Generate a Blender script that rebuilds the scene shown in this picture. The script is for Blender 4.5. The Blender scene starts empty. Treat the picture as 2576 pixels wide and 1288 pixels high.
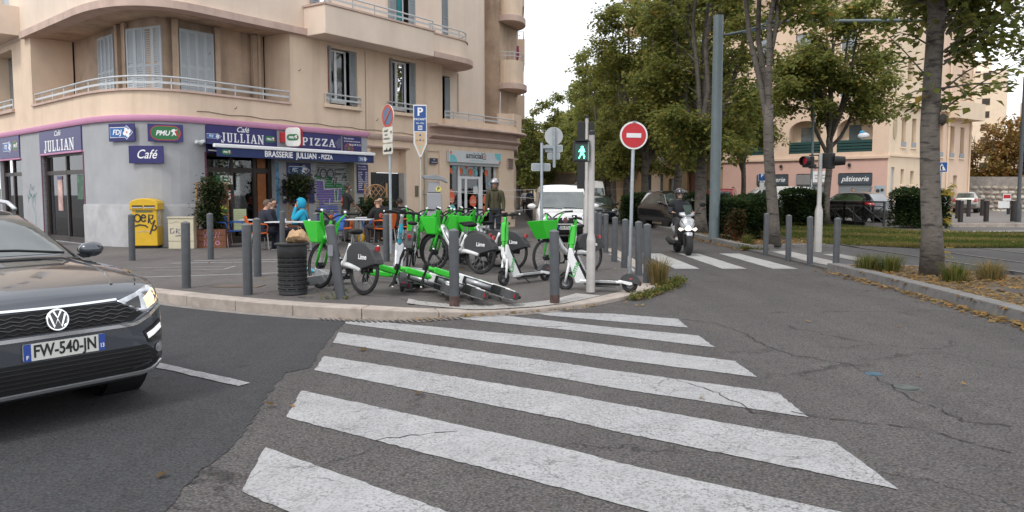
import bpy, bmesh, math, random
from mathutils import Vector, Matrix, Euler
from mathutils.bvhtree import BVHTree
R_ = math.radians
rnd = random.Random(7)
sc = bpy.context.scene
COL = sc.collection
# camera
cam_d = bpy.data.cameras.new('camera')
cam = bpy.data.objects.new('camera', cam_d)
COL.objects.link(cam)
cam.location = (0, 0, 1.55)
cam.rotation_euler = (R_(90 - 4.498), 0, 0)
cam_d.sensor_width = 36
cam_d.lens = 36 * 1983 / 2576
cam_d.clip_start = .05
cam_d.clip_end = 3000
sc.camera = cam
# sky, sun, exposure
world = bpy.data.worlds.new('World')
sc.world = world
world.use_nodes = True
wn, wl = world.node_tree.nodes, world.node_tree.links
wn.clear()
SUN_EL, SUN_AZ = 52, 215
sky = wn.new('ShaderNodeTexSky')
sky.sky_type = 'NISHITA'
sky.sun_disc = False
sky.sun_elevation = R_(SUN_EL)
sky.sun_rotation = R_(SUN_AZ)
wtc = wn.new('ShaderNodeTexCoord')
wno = wn.new('ShaderNodeTexNoise')
wno.inputs['Scale'].default_value = 2.6
wno.inputs['Detail'].default_value = 6
wl.new(wtc.outputs['Generated'], wno.inputs['Vector'])
wmr = wn.new('ShaderNodeMapRange')
wmr.inputs[1].default_value = .38
wmr.inputs[2].default_value = .56
wmr.inputs[3].default_value = .72
wmr.inputs[4].default_value = 1.0
wl.new(wno.outputs['Fac'], wmr.inputs[0])
wmx = wn.new('ShaderNodeMix')
wmx.data_type = 'RGBA'
wl.new(wmr.outputs[0], wmx.inputs[0])
wl.new(sky.outputs[0], wmx.inputs[6])
wmx.inputs[7].default_value = (11.3, 11.5, 12.0, 1)
wbg = wn.new('ShaderNodeBackground')
wbg.inputs['Strength'].default_value = .106
wn2 = wn.new('ShaderNodeTexNoise'); wn2.inputs['Scale'].default_value = 3.4; wn2.inputs['Detail'].default_value = 5; wl.new(wtc.outputs['Generated'], wn2.inputs['Vector'])
wmc = wn.new('ShaderNodeMix'); wmc.data_type = 'RGBA'; wl.new(wn2.outputs['Fac'], wmc.inputs[0]); wmc.inputs[6].default_value = (6.2, 6.5, 7.0, 1); wmc.inputs[7].default_value = (15.5, 15.6, 16.0, 1); wl.new(wmc.outputs[2], wmx.inputs[7])
wl.new(wmx.outputs[2], wbg.inputs['Color'])
wo = wn.new('ShaderNodeOutputWorld')
wl.new(wbg.outputs[0], wo.inputs['Surface'])
sun_d = bpy.data.lights.new('sun', 'SUN')
sun_d.energy = 1.25
sun_d.angle = R_(12)
sun_d.color = (1, .96, .9)
sun = bpy.data.objects.new('sun', sun_d)
COL.objects.link(sun)
_s = Vector((math.sin(R_(SUN_AZ)) * math.cos(R_(SUN_EL)), math.cos(R_(SUN_AZ)) * math.cos(R_(SUN_EL)), math.sin(R_(SUN_EL))))
sun.rotation_euler = _s.to_track_quat('Z', 'Y').to_euler()
vs = sc.view_settings
vs.view_transform = 'Standard'
vs.look = 'None'
vs.exposure = 0.48
vs.gamma = 1
vs.use_curve_mapping = False
sc.cycles.max_bounces = 8
sc.cycles.diffuse_bounces = 6
sc.cycles.glossy_bounces = 3
sc.cycles.transmission_bounces = 4
sc.cycles.transparent_max_bounces = 6
sc.cycles.use_denoising = True
# materials
MATS = {}
def mat(name, col=(.5, .5, .5), rough=.6, metal=0., var=.12, scale=3., bump=0., bscale=60., spec=.5, coat=0., emit=None, es=1., stain=0., sscale=.35, alpha=1., ior=1.5, streak=0., dirt=(.05,.045,.04)):
 if name in MATS: return MATS[name]
 m = bpy.data.materials.new(name); m.use_nodes = True
 n, l = m.node_tree.nodes, m.node_tree.links
 b = n['Principled BSDF']
 b.inputs['Roughness'].default_value = rough
 b.inputs['Metallic'].default_value = metal
 b.inputs['Specular IOR Level'].default_value = spec
 b.inputs['IOR'].default_value = ior
 if coat:
  b.inputs['Coat Weight'].default_value = coat; b.inputs['Coat Roughness'].default_value = .04
 b.inputs['Base Color'].default_value = (*col, 1)
 tc = n.new('ShaderNodeTexCoord')
 if var:
  no = n.new('ShaderNodeTexNoise'); no.inputs['Scale'].default_value = scale; no.inputs['Detail'].default_value = 8; no.inputs['Roughness'].default_value = .65
  l.new(tc.outputs['Object'], no.inputs['Vector'])
  mr = n.new('ShaderNodeMapRange'); mr.inputs[1].default_value = .3; mr.inputs[2].default_value = .7
  mr.inputs[3].default_value = 1 - var; mr.inputs[4].default_value = 1 + var
  l.new(no.outputs['Fac'], mr.inputs[0])
  mx = n.new('ShaderNodeMix'); mx.data_type = 'RGBA'; mx.blend_type = 'MULTIPLY'; mx.inputs[0].default_value = 1
  mx.inputs[6].default_value = (*col, 1)
  l.new(mr.outputs[0], mx.inputs[7])
  out = mx.outputs[2]
  if stain or streak:
   mp = n.new('ShaderNodeMapping')
   mp.inputs['Scale'].default_value = (4, 4, .35) if streak else (1, 1, 1)
   l.new(tc.outputs['Object'], mp.inputs['Vector'])
   n2 = n.new('ShaderNodeTexNoise'); n2.inputs['Scale'].default_value = sscale; n2.inputs['Detail'].default_value = 5
   l.new(mp.outputs[0], n2.inputs['Vector'])
   m2 = n.new('ShaderNodeMapRange'); m2.inputs[1].default_value = .5; m2.inputs[2].default_value = .8
   m2.inputs[3].default_value = 0; m2.inputs[4].default_value = max(stain, streak)
   l.new(n2.outputs['Fac'], m2.inputs[0])
   x2 = n.new('ShaderNodeMix'); x2.data_type = 'RGBA'
   l.new(m2.outputs[0], x2.inputs[0]); l.new(out, x2.inputs[6]); x2.inputs[7].default_value = (*dirt, 1)
   out = x2.outputs[2]
  l.new(out, b.inputs['Base Color'])
 if bump:
  nb = n.new('ShaderNodeTexNoise'); nb.inputs['Scale'].default_value = bscale; nb.inputs['Detail'].default_value = 5
  l.new(tc.outputs['Object'], nb.inputs['Vector'])
  bp = n.new('ShaderNodeBump'); bp.inputs['Strength'].default_value = bump; bp.inputs['Distance'].default_value = .02
  l.new(nb.outputs['Fac'], bp.inputs['Height']); l.new(bp.outputs[0], b.inputs['Normal'])
 if emit:
  b.inputs['Emission Color'].default_value = (*emit, 1); b.inputs['Emission Strength'].default_value = es
 if alpha < 1: b.inputs['Alpha'].default_value = alpha
 MATS[name] = m
 return m
# mesh builder
class MB:
 def __init__(s, M=None): s.v = []; s.f = []; s.M = M
 def _add(s, vs, fs):
  k = len(s.v)
  s.v.extend(vs); s.f.extend([tuple(i + k for i in f) for f in fs])
 def box(s, c, d, rz=0., M=None):
  x, y, z = d[0] / 2, d[1] / 2, d[2] / 2
  P = [Vector(q) for q in ((-x, -y, -z), (x, -y, -z), (x, y, -z), (-x, y, -z), (-x, -y, z), (x, -y, z), (x, y, z), (-x, y, z))]
  if M is None: M = Matrix.Rotation(rz, 3, 'Z') if rz else None
  if M is not None: P = [M @ p for p in P]
  c = Vector(c)
  s._add([p + c for p in P], [(0, 3, 2, 1), (4, 5, 6, 7), (0, 1, 5, 4), (1, 2, 6, 5), (2, 3, 7, 6), (3, 0, 4, 7)])
  return s
 def b2(s, x0, x1, y0, y1, z0, z1):
  return s.box(((x0 + x1) / 2, (y0 + y1) / 2, (z0 + z1) / 2), (abs(x1 - x0), abs(y1 - y0), abs(z1 - z0)))
 def bar(s, a, b, w, h=None, up=(0, 0, 1)):
  a, b = Vector(a), Vector(b); h = h or w
  d = b - a; L = d.length
  if L < 1e-6: return s
  d.normalize(); u = Vector(up)
  if abs(d.dot(u)) > .98: u = Vector((0, 1, 0))
  x = d.cross(u).normalized(); u = x.cross(d)
  M = Matrix((x, d, u)).transposed()
  return s.box((a + b) / 2, (w, L, h), M=M)
 def tube(s, pts, r, n=8, cap=True, flat=1.0):
  pts = [Vector(p) for p in pts]
  rs = r if isinstance(r, (list, tuple)) else [r] * len(pts)
  rings = []; prev = None
  for i, p in enumerate(pts):
   d = (pts[min(i + 1, len(pts) - 1)] - pts[max(i - 1, 0)])
   if d.length < 1e-9: d = Vector((0, 0, 1))
   d.normalize()
   if prev is None:
    u = Vector((0, 0, 1)) if abs(d.z) < .9 else Vector((1, 0, 0))
    x = d.cross(u).normalized()
   else:
    x = (prev - d * prev.dot(d))
    x = x.normalized() if x.length > 1e-6 else d.orthogonal().normalized()
   prev = x; y = d.cross(x)
   rings.append([p + (x * math.cos(2 * math.pi * k / n) + y * math.sin(2 * math.pi * k / n) * flat) * rs[i] for k in range(n)])
  V = [v for g_ in rings for v in g_]; F = []
  for i in range(len(rings) - 1):
   for k in range(n):
    F.append((i * n + k, i * n + (k + 1) % n, (i + 1) * n + (k + 1) % n, (i + 1) * n + k))
  if cap: F.append(tuple(range(n - 1, -1, -1))); F.append(tuple((len(rings) - 1) * n + k for k in range(n)))
  s._add(V, F); return s
 def lathe(s, prof, n=16, c=(0, 0, 0), M=None, cap=True):
  c = Vector(c); V = []; F = []
  for r, z in prof:
   for k in range(n):
    p = Vector((r * math.cos(2 * math.pi * k / n), r * math.sin(2 * math.pi * k / n), z))
    V.append((M @ p if M is not None else p) + c)
  m = len(prof)
  for i in range(m - 1):
   for k in range(n): F.append((i * n + k, i * n + (k + 1) % n, (i + 1) * n + (k + 1) % n, (i + 1) * n + k))
  if cap: F.append(tuple(range(n - 1, -1, -1))); F.append(tuple((m - 1) * n + k for k in range(n)))
  s._add(V, F); return s
 def ring(s, c, R, r, axis='Y', n=28, m=8, sy=1.0, M=None):
  c = Vector(c); V = []; F = []
  for i in range(n):
   a = 2 * math.pi * i / n
   for k in range(m):
    b = 2 * math.pi * k / m
    q = R + r * math.cos(b); w = r * sy * math.sin(b)
    if axis == 'Y': p = Vector((q * math.cos(a), w, q * math.sin(a)))
    elif axis == 'X': p = Vector((w, q * math.cos(a), q * math.sin(a)))
    else: p = Vector((q * math.cos(a), q * math.sin(a), w))
    V.append((M @ p if M is not None else p) + c)
  for i in range(n):
   for k in range(m): F.append((i * m + k, i * m + (k + 1) % m, ((i + 1) % n) * m + (k + 1) % m, ((i + 1) % n) * m + k))
  s._add(V, F); return s
 def prism(s, poly, d0, d1, plane='XY'):
  def P(a, b, d): return Vector((a, b, d)) if plane == 'XY' else (Vector((a, d, b)) if plane == 'XZ' else Vector((d, a, b)))
  n = len(poly); V = [P(a, b, d0) for a, b in poly] + [P(a, b, d1) for a, b in poly]
  F = [tuple(range(n - 1, -1, -1)), tuple(range(n, 2 * n))] + [(i, (i + 1) % n, n + (i + 1) % n, n + i) for i in range(n)]
  s._add(V, F); return s
 def quad(s, *p): s._add([Vector(q) for q in p], [tuple(range(len(p)))]); return s
 def ball(s, c, r, n=12, m=8, sc_=(1, 1, 1), M=None):
  c = Vector(c); V = []; F = []
  for i in range(m + 1):
   t = math.pi * i / m
   for k in range(n):
    a = 2 * math.pi * k / n
    p = Vector((r * sc_[0] * math.sin(t) * math.cos(a), r * sc_[1] * math.sin(t) * math.sin(a), r * sc_[2] * math.cos(t)))
    V.append((M @ p if M is not None else p) + c)
  for i in range(m):
   for k in range(n): F.append(((i + 1) * n + k, (i + 1) * n + (k + 1) % n, i * n + (k + 1) % n, i * n + k))
  s._add(V, F); return s
 def loft(s, secs, cap=True, closed=True):
  n = len(secs[0]); V = [Vector(p) for q in secs for p in q]; F = []
  for i in range(len(secs) - 1):
   for k in range(n if closed else n - 1): F.append((i * n + k, i * n + (k + 1) % n, (i + 1) * n + (k + 1) % n, (i + 1) * n + k))
  if cap: F.append(tuple(range(n - 1, -1, -1))); F.append(tuple((len(secs) - 1) * n + k for k in range(n)))
  s._add(V, F); return s
 def mesh(s, me):
  s._add([v.co.copy() for v in me.vertices], [tuple(p.vertices) for p in me.polygons]); return s
 def xf(s, M, start=0):
  s.v[start:] = [M @ Vector(v) for v in s.v[start:]]; return s
 def data(s, name='mesh', smooth=False, fix=True):
  vs_ = [s.M @ Vector(v) for v in s.v] if s.M is not None else s.v
  me = bpy.data.meshes.new(name); me.from_pydata([tuple(v) for v in vs_], [], s.f)
  if fix:
   bm = bmesh.new(); bm.from_mesh(me); bmesh.ops.recalc_face_normals(bm, faces=bm.faces); bm.to_mesh(me); bm.free()
  if smooth:
   me.polygons.foreach_set('use_smooth', [True] * len(me.polygons))
  me.update(); return me
 def build(s, name, m, parent=None, smooth=False, bevel=0., bseg=2, auto=None, fix=True, subd=0):
  me = s.data(name, smooth or auto is not None, fix)
  if auto is not None: me.set_sharp_from_angle(angle=R_(auto))
  return link(name, me, m, parent, bevel, bseg, subd)
def link(name, me, m=None, parent=None, bevel=0., bseg=2, subd=0):
 o = bpy.data.objects.new(name, me)
 COL.objects.link(o)
 if m is not None and not me.materials: me.materials.append(m)
 if parent is not None: o.parent = parent
 if bevel:
  b = o.modifiers.new('bevel', 'BEVEL'); b.width = bevel; b.segments = bseg; b.limit_method = 'ANGLE'; b.angle_limit = R_(40)
  b.harden_normals = False
 if subd:
  q = o.modifiers.new('subd', 'SUBSURF'); q.levels = subd; q.render_levels = subd
 return o
def tag(o, label=None, cat=None, group=None, kind=None):
 if label: o['label'] = label
 if cat: o['category'] = cat
 if group: o['group'] = group
 if kind: o['kind'] = kind
 return o
def thing(name, label, cat, loc=(0, 0, 0), rz=0., group=None):
 o = bpy.data.objects.new(name, None); COL.objects.link(o)
 o.location = loc; o.rotation_euler = (0, 0, rz); o.empty_display_size = .1
 return tag(o, label, cat, group)
def struct(name, mb, m, **k):
 return tag(mb.build(name, m, **k), kind='structure')
def kids(o): return [c for c in ALLKIDS.get(o.name, [])] if False else list(o.children)
def dup(src, loc=None, rot=None, label=None, scale=None):
 """copy a thing with its parts and sub-parts"""
 r = src.copy(); COL.objects.link(r)
 for ch in src.children:
  c = ch.copy(); COL.objects.link(c); c.parent = r
  for g_ in ch.children:
   d = g_.copy(); COL.objects.link(d); d.parent = c
 if loc is not None: r.location = loc
 if rot is not None: r.rotation_euler = rot if isinstance(rot, (tuple, list, Euler)) else (0, 0, rot)
 if scale is not None: r.scale = (scale,) * 3 if not isinstance(scale, (tuple, list)) else scale
 if label: r['label'] = label
 return r
def text(body, size=.1, depth=.004, bold=0., shear=0., align='CENTER', sx=1., M=None, fit=0):
 c = bpy.data.curves.new('lettering', 'FONT'); c.body = body; c.size = size; c.extrude = depth; c.offset = bold * size; c.shear = shear
 c.align_x = align; c.align_y = 'CENTER'; c.resolution_u = 3
 o = bpy.data.objects.new('lettering', c)
 me = bpy.data.meshes.new_from_object(o)
 bpy.data.objects.remove(o); bpy.data.curves.remove(c)
 if fit and len(me.vertices):
  X = [v.co.x for v in me.vertices]; sx = fit / (max(X) - min(X))
 T = Matrix.Diagonal((sx, 1, 1, 1))
 if M is not None: T = M @ T
 me.transform(T)
 return me
def wallM(x, y, z, rz=0.): return Matrix.Translation((x, y, z)) @ Matrix.Rotation(rz, 4, 'Z') @ Matrix.Rotation(R_(90), 4, 'X')
def lettering(parent, m, items, name='lettering'):
 """items: (text,size,M,kwargs) merged into one flat print part"""
 mb = MB()
 for t, s_, M, k in items: mb.mesh(text(t, s_, M=M, **k))
 return mb.build(name, m, parent, fix=False)
def strokes(lines, w, M, depth=.003):
 """hand painted strokes: polylines in a plane, returned as a builder"""
 mb = MB()
 for ln in lines:
  ln = [Vector((a, b, 0)) for a, b in ln]
  L, Rr = [], []
  for i, p in enumerate(ln):
   d = ln[min(i + 1, len(ln) - 1)] - ln[max(i - 1, 0)]
   if d.length < 1e-9: d = Vector((1, 0, 0))
   d.normalize(); q = Vector((-d.y, d.x, 0)) * w / 2
   L.append(p + q); Rr.append(p - q)
  V = L + Rr; n = len(ln)
  mb._add([M @ (v + Vector((0, 0, depth))) for v in V], [(i, i + 1, n + i + 1, n + i) for i in range(n - 1)])
 return mb
def arc(cx, cy, r, a0, a1, n=10, ry=None):
 ry = r if ry is None else ry
 return [(cx + r * math.cos(R_(a0 + (a1 - a0) * i / n)), cy + ry * math.sin(R_(a0 + (a1 - a0) * i / n))) for i in range(n + 1)]
def rrect(w, h, r, n=4, cx=0, cy=0):
 P = []
 for (x, y, a) in ((w / 2 - r, h / 2 - r, 0), (-w / 2 + r, h / 2 - r, 90), (-w / 2 + r, -h / 2 + r, 180), (w / 2 - r, -h / 2 + r, 270)):
  P += [(cx + x + r * math.cos(R_(a + 90 * i / n)), cy + y + r * math.sin(R_(a + 90 * i / n))) for i in range(n + 1)]
 return P
# GROUND
def asphalt(name, col, grit=.35, crack=True, patch=.12, tint=(1, 1, 1)):
 if name in MATS: return MATS[name]
 m = mat(name, col, .88, var=0, spec=.3)
 n, l = m.node_tree.nodes, m.node_tree.links; b = n['Principled BSDF']; tc = n['Texture Coordinate']
 def noise(sc_, det, src=None):
  q = n.new('ShaderNodeTexNoise'); q.inputs['Scale'].default_value = sc_; q.inputs['Detail'].default_value = det; q.inputs['Roughness'].default_value = .7
  l.new(src or tc.outputs['Object'], q.inputs['Vector']); return q
 def mr(src, a, b_, c, d):
  q = n.new('ShaderNodeMapRange'); l.new(src, q.inputs[0])
  for i, v in enumerate((a, b_, c, d)): q.inputs[i + 1].default_value = v
  return q.outputs[0]
 def mul(a, b_):
  q = n.new('ShaderNodeMath'); q.operation = 'MULTIPLY'; l.new(a, q.inputs[0]); l.new(b_, q.inputs[1]); return q.outputs[0]
 g1 = noise(58, 4); v = n.new('ShaderNodeTexVoronoi'); v.inputs['Scale'].default_value = 62; l.new(tc.outputs['Object'], v.inputs['Vector'])
 f = mul(mr(g1.outputs['Fac'], .3, .7, 1 - grit, 1 + grit), mr(v.outputs['Distance'], 0, .9, 1 + grit, 1 - grit * .8))
 f = mul(f, mr(noise(.45, 6).outputs['Fac'], .3, .7, 1 - patch, 1 + patch))
 f = mul(f, mr(noise(4.5, 4).outputs['Fac'], .3, .7, 1 - patch * .7, 1 + patch * .7))
 sm = n.new('ShaderNodeMapping'); sm.inputs['Scale'].default_value = (1.5, .16, 1); sm.inputs['Rotation'].default_value = (0, 0, .15); l.new(tc.outputs['Object'], sm.inputs['Vector'])
 f = mul(f, mr(noise(1.0, 4, sm.outputs[0]).outputs['Fac'], .35, .65, .90, 1.10))
 f = mul(f, mr(noise(2.2, 3).outputs['Fac'], .62, .72, 1, .80))
 if crack:
  wn_ = noise(1.4, 5); ad = n.new('ShaderNodeVectorMath'); ad.operation = 'MULTIPLY_ADD'
  l.new(wn_.outputs['Color'], ad.inputs[0]); ad.inputs[1].default_value = (1.1, 1.1, 0); l.new(tc.outputs['Object'], ad.inputs[2])
  vc = n.new('ShaderNodeTexVoronoi'); vc.feature = 'DISTANCE_TO_EDGE'; vc.inputs['Scale'].default_value = .33; l.new(ad.outputs[0], vc.inputs['Vector'])
  sel = mr(noise(.6, 2).outputs['Fac'], .45, .6, 0, 1)
  ck = mr(vc.outputs['Distance'], .0, .009, 1, 0)
  cc = mul(ck, sel); f = mul(f, mr(cc, 0, 1, 1, .28))
 mx = n.new('ShaderNodeMix'); mx.data_type = 'RGBA'; mx.blend_type = 'MULTIPLY'; mx.inputs[0].default_value = 1
 mx.inputs[6].default_value = (*col, 1); l.new(f, mx.inputs[7])
 vc2 = n.new('ShaderNodeMix'); vc2.data_type = 'RGBA'; vc2.inputs[0].default_value = .05
 l.new(mx.outputs[2], vc2.inputs[6])
 v3 = n.new('ShaderNodeMix'); v3.data_type = 'RGBA'; v3.blend_type = 'MULTIPLY'; v3.inputs[0].default_value = 1
 l.new(v.outputs['Color'], v3.inputs[6]); v3.inputs[7].default_value = (*[c * 2.1 for c in col], 1)
 l.new(v3.outputs[2], vc2.inputs[7])
 l.new(vc2.outputs[2], b.inputs['Base Color'])
 bp = n.new('ShaderNodeBump'); bp.inputs['Strength'].default_value = .35; bp.inputs['Distance'].default_value = .006
 l.new(g1.outputs['Fac'], bp.inputs['Height']); l.new(bp.outputs[0], b.inputs['Normal'])
 return m
def paint(name, col=(.62, .63, .63), wear=.5, under=(.085, .08, .078)):
 if name in MATS: return MATS[name]
 m = mat(name, col, .75, var=0, spec=.35)
 n, l = m.node_tree.nodes, m.node_tree.links; b = n['Principled BSDF']; tc = n['Texture Coordinate']
 def noise(sc_, det):
  q = n.new('ShaderNodeTexNoise'); q.inputs['Scale'].default_value = sc_; q.inputs['Detail'].default_value = det; q.inputs['Roughness'].default_value = .72
  l.new(tc.outputs['Object'], q.inputs['Vector']); return q
 def mr(src, a, b_, c, d):
  q = n.new('ShaderNodeMapRange'); l.new(src, q.inputs[0])
  for i, v in enumerate((a, b_, c, d)): q.inputs[i + 1].default_value = v
  return q.outputs[0]
 def op(o, a, b_):
  q = n.new('ShaderNodeMath'); q.operation = o; l.new(a, q.inputs[0]); l.new(b_, q.inputs[1]); return q.outputs[0]
 big = mr(noise(1.1, 3).outputs['Fac'], .35, .65, 0, 1)
 fine = mr(noise(55, 5).outputs['Fac'], .585 - .10 * wear, .63, 0, .95)
 mid = mr(noise(7, 8).outputs['Fac'], .655 - .09 * wear, .665, 0, .95)
 ad = n.new('ShaderNodeVectorMath'); ad.operation = 'MULTIPLY_ADD'; l.new(noise(3, 4).outputs['Color'], ad.inputs[0]); ad.inputs[1].default_value = (.35, .35, 0); l.new(tc.outputs['Object'], ad.inputs[2])
 vc = n.new('ShaderNodeTexVoronoi'); vc.feature = 'DISTANCE_TO_EDGE'; vc.inputs['Scale'].default_value = 2.3; l.new(ad.outputs[0], vc.inputs['Vector'])
 ck = op('MULTIPLY', mr(vc.outputs['Distance'], 0, .016, .95, 0), mr(noise(.9, 2).outputs['Fac'], .42, .55, 0, 1))
 f = op('MAXIMUM', op('MULTIPLY', op('MAXIMUM', fine, mid), mr(big, 0, 1, .45, 1)), ck)
 mx = n.new('ShaderNodeMix'); mx.data_type = 'RGBA'; l.new(f, mx.inputs[0]); mx.inputs[7].default_value = (*under, 1)
 m2 = n.new('ShaderNodeMix'); m2.data_type = 'RGBA'; m2.blend_type = 'MULTIPLY'; m2.inputs[0].default_value = 1; m2.inputs[6].default_value = (*col, 1)
 l.new(mr(noise(2.5, 6).outputs['Fac'], .3, .7, .80, 1.06), m2.inputs[7]); l.new(m2.outputs[2], mx.inputs[6])
 l.new(mx.outputs[2], b.inputs['Base Color'])
 bp = n.new('ShaderNodeBump'); bp.inputs['Strength'].default_value = .3; bp.inputs['Distance'].default_value = .005
 l.new(noise(70, 3).outputs['Fac'], bp.inputs['Height']); l.new(bp.outputs[0], b.inputs['Normal'])
 return m
A_OLD = asphalt('asphalt old brownish', (.080, .0735, .0715), .62)
A_NEW = asphalt('asphalt dark fresh', (.043, .0435, .046), .48, crack=False, patch=.10)
A_PAVE = asphalt('asphalt pavement', (.108, .098, .093), .30, crack=True, patch=.12)
A_TRAM = asphalt('asphalt tram', (.105, .10, .097), .2)
P_WHITE = paint('road paint white', (.36, .36, .365), 1.0)
P_CLEAN = paint('road paint fresh', (.40, .40, .39), .3)
KERB = mat('kerb limestone', (.36, .31, .27), .85, var=.2, scale=5, bump=.25, bscale=45, stain=.5, sscale=3.2, dirt=(.12, .10, .09))
KERB2 = mat('kerb granite dark', (.17, .165, .16), .85, var=.22, scale=9, bump=.3, bscale=60, stain=.4, sscale=1.5)
SOIL = mat('soil', (.10, .078, .055), .95, var=.4, scale=9, bump=.5, bscale=30)
def sheet(name, poly, z, m, parent=None):
 mb = MB(); mb._add([Vector((x, y, z)) for x, y in poly], [tuple(range(len(poly)))])
 o = mb.build(name, m, parent)
 if o.data.polygons[0].normal.z < 0: o.data.flip_normals()
 if parent is None: o['kind'] = 'structure'
 return o
sheet('ground', [(-900, -300), (900, -300), (900, 1500), (-900, 1500)], -.02, mat('ground far', (.12, .115, .11), .95, var=.2, scale=.2))
sheet('avenue_road', [(-3.6, 12.2), (-3.6, -8), (9, -12), (40, -12), (40, 12), (10, 14), (6.45, 16), (6.45, 24), (6.75, 60), (8.2, 200), (1.5, 200), (.8, 31), (.6, 20), (2.6, 15), (1, 10.5)], 0, A_OLD)
edge = [(-1.2, 10.6), (-2.03, 9.35), (-1.92, 7.93), (-1.8, 6.96), (-1.96, 6.73), (-1.89, 5.96), (-1.80, 5.44), (-1.71, 4.73), (-1.74, 4.29), (-1.72, 3.96), (-1.67, 3.5), (-1.6, 2.2), (-1.7, 0), (-1.5, -8)]
re_ = []
for a, b in zip(edge, edge[1:]):
 n_ = max(2, int(math.dist(a, b) / .05))
 for i in range(n_):
  t = i / n_; re_.append((a[0] + (b[0] - a[0]) * t + rnd.uniform(-.018, .018), a[1] + (b[1] - a[1]) * t + rnd.uniform(-.015, .015)))
sheet('side_road', re_ + [(-1.5, -8), (-60, -8), (-60, 44), (-22, 22.6), (-5.4, 11.75)], .004, A_NEW)
# cafe pavement: outline of the outer kerb line (top edge)
KL = [(-40, 33.6), (-22, 21.9), (-12, 15.55), (-8.2, 13.2), (-5.36, 11.42), (-4.3, 10.72), (-3.36, 10.2), (-2.6, 9.86), (-1.93, 9.66), (-1.13, 9.62), (-.47, 9.95), (.1, 10.16), (.6, 10.42), (1.15, 10.85), (1.7, 11.55), (2.25, 12.5), (2.62, 13.5), (2.78, 14.5), (2.80, 16), (2.82, 18), (2.86, 22.6)]
def kh(i):
 x = KL[i][0]
 if KL[i][1] > 14.2: return .05
 return .14 if x < -1.5 else (.10 if x < -.8 else (.05 if x < 2.4 else .05))
def offs(P, d):
 Q = []
 for i, p in enumerate(P):
  a = Vector(P[max(i - 1, 0)]); b = Vector(P[min(i + 1, len(P) - 1)]); t = (b - a).normalized()
  Q.append((p[0] + -t.y * d, p[1] + t.x * d))
 return Q
KI = offs(KL, .30)
pv = MB(); N = len(KL)
inner = KI
back = [(-40, 60), (-30, 60), (-24, 50), (-18, 40), (-12, 32), (-10, 30), (-9, 28), (-8, 27), (-7, 27), (-6, 27), (-5, 27), (-4, 27), (-3, 27), (-2, 27), (-1.5, 26.5), (-1, 26), (-.6, 25.5), (-.3, 25), (0, 24.4), (.2, 23.8), (.4, 23.2)]
rows = 8
g_ = []
for i in range(N):
 for k in range(rows + 1):
  t = (k / rows)
  x = inner[i][0] + (back[i][0] - inner[i][0]) * t; y = inner[i][1] + (back[i][1] - inner[i][1]) * t
  z = kh(i) + (.145 - kh(i)) * min(1, t * 3.0)
  g_.append(Vector((x, y, z)))
pv._add(g_, [(i * (rows + 1) + k, (i + 1) * (rows + 1) + k, (i + 1) * (rows + 1) + k + 1, i * (rows + 1) + k + 1) for i in range(N - 1) for k in range(rows)])
pv._add([Vector(q) for q in ((.78, 22.6, .139), (1.4, 110, .139), (-30, 110, .139), (-30, 26, .139), (-12, 22, .139), (-4, 19, .139))], [(0, 1, 2, 3, 4, 5)])
pav = struct('pavement', pv, A_PAVE, smooth=True)
for p_ in pav.data.polygons:
 if p_.normal.z < 0: p_.flip()
kerb = tag(bpy.data.objects.new('kerb', None), kind='structure'); COL.objects.link(kerb)
def kerb_run(P, W, h0, m, parent, L=1.0, name='kerb_stone', zb=-.05, gap=.008, hf=None):
 Q = offs(P, W); cum = [0]
 for a, b in zip(P, P[1:]): cum.append(cum[-1] + math.dist(a, b))
 def at_(d, PP):
  for i in range(len(P) - 1):
   if d <= cum[i + 1] or i == len(P) - 2:
    t = (d - cum[i]) / (cum[i + 1] - cum[i]); t = max(0, min(1, t))
    h = (hf(i) * (1 - t) + hf(i + 1) * t) if hf else h0
    return Vector((PP[i][0] + (PP[i + 1][0] - PP[i][0]) * t, PP[i][1] + (PP[i + 1][1] - PP[i][1]) * t, h))
 n_ = int(cum[-1] / L)
 for j in range(n_):
  a, b = j * L + gap / 2, (j + 1) * L - gap / 2
  secs = []
  for t in (a, (a + b) / 2, b):
   p, q = at_(t, P), at_(t, Q)
   secs.append([Vector((p.x, p.y, zb)), Vector((p.x, p.y, p.z + .004)), Vector((q.x, q.y, q.z + .006)), Vector((q.x, q.y, zb))])
  MB().loft(secs).build(name, m, parent, bevel=.012, bseg=2)
kerb_run(KL, .30, .14, KERB, kerb, .98, hf=kh)
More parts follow.
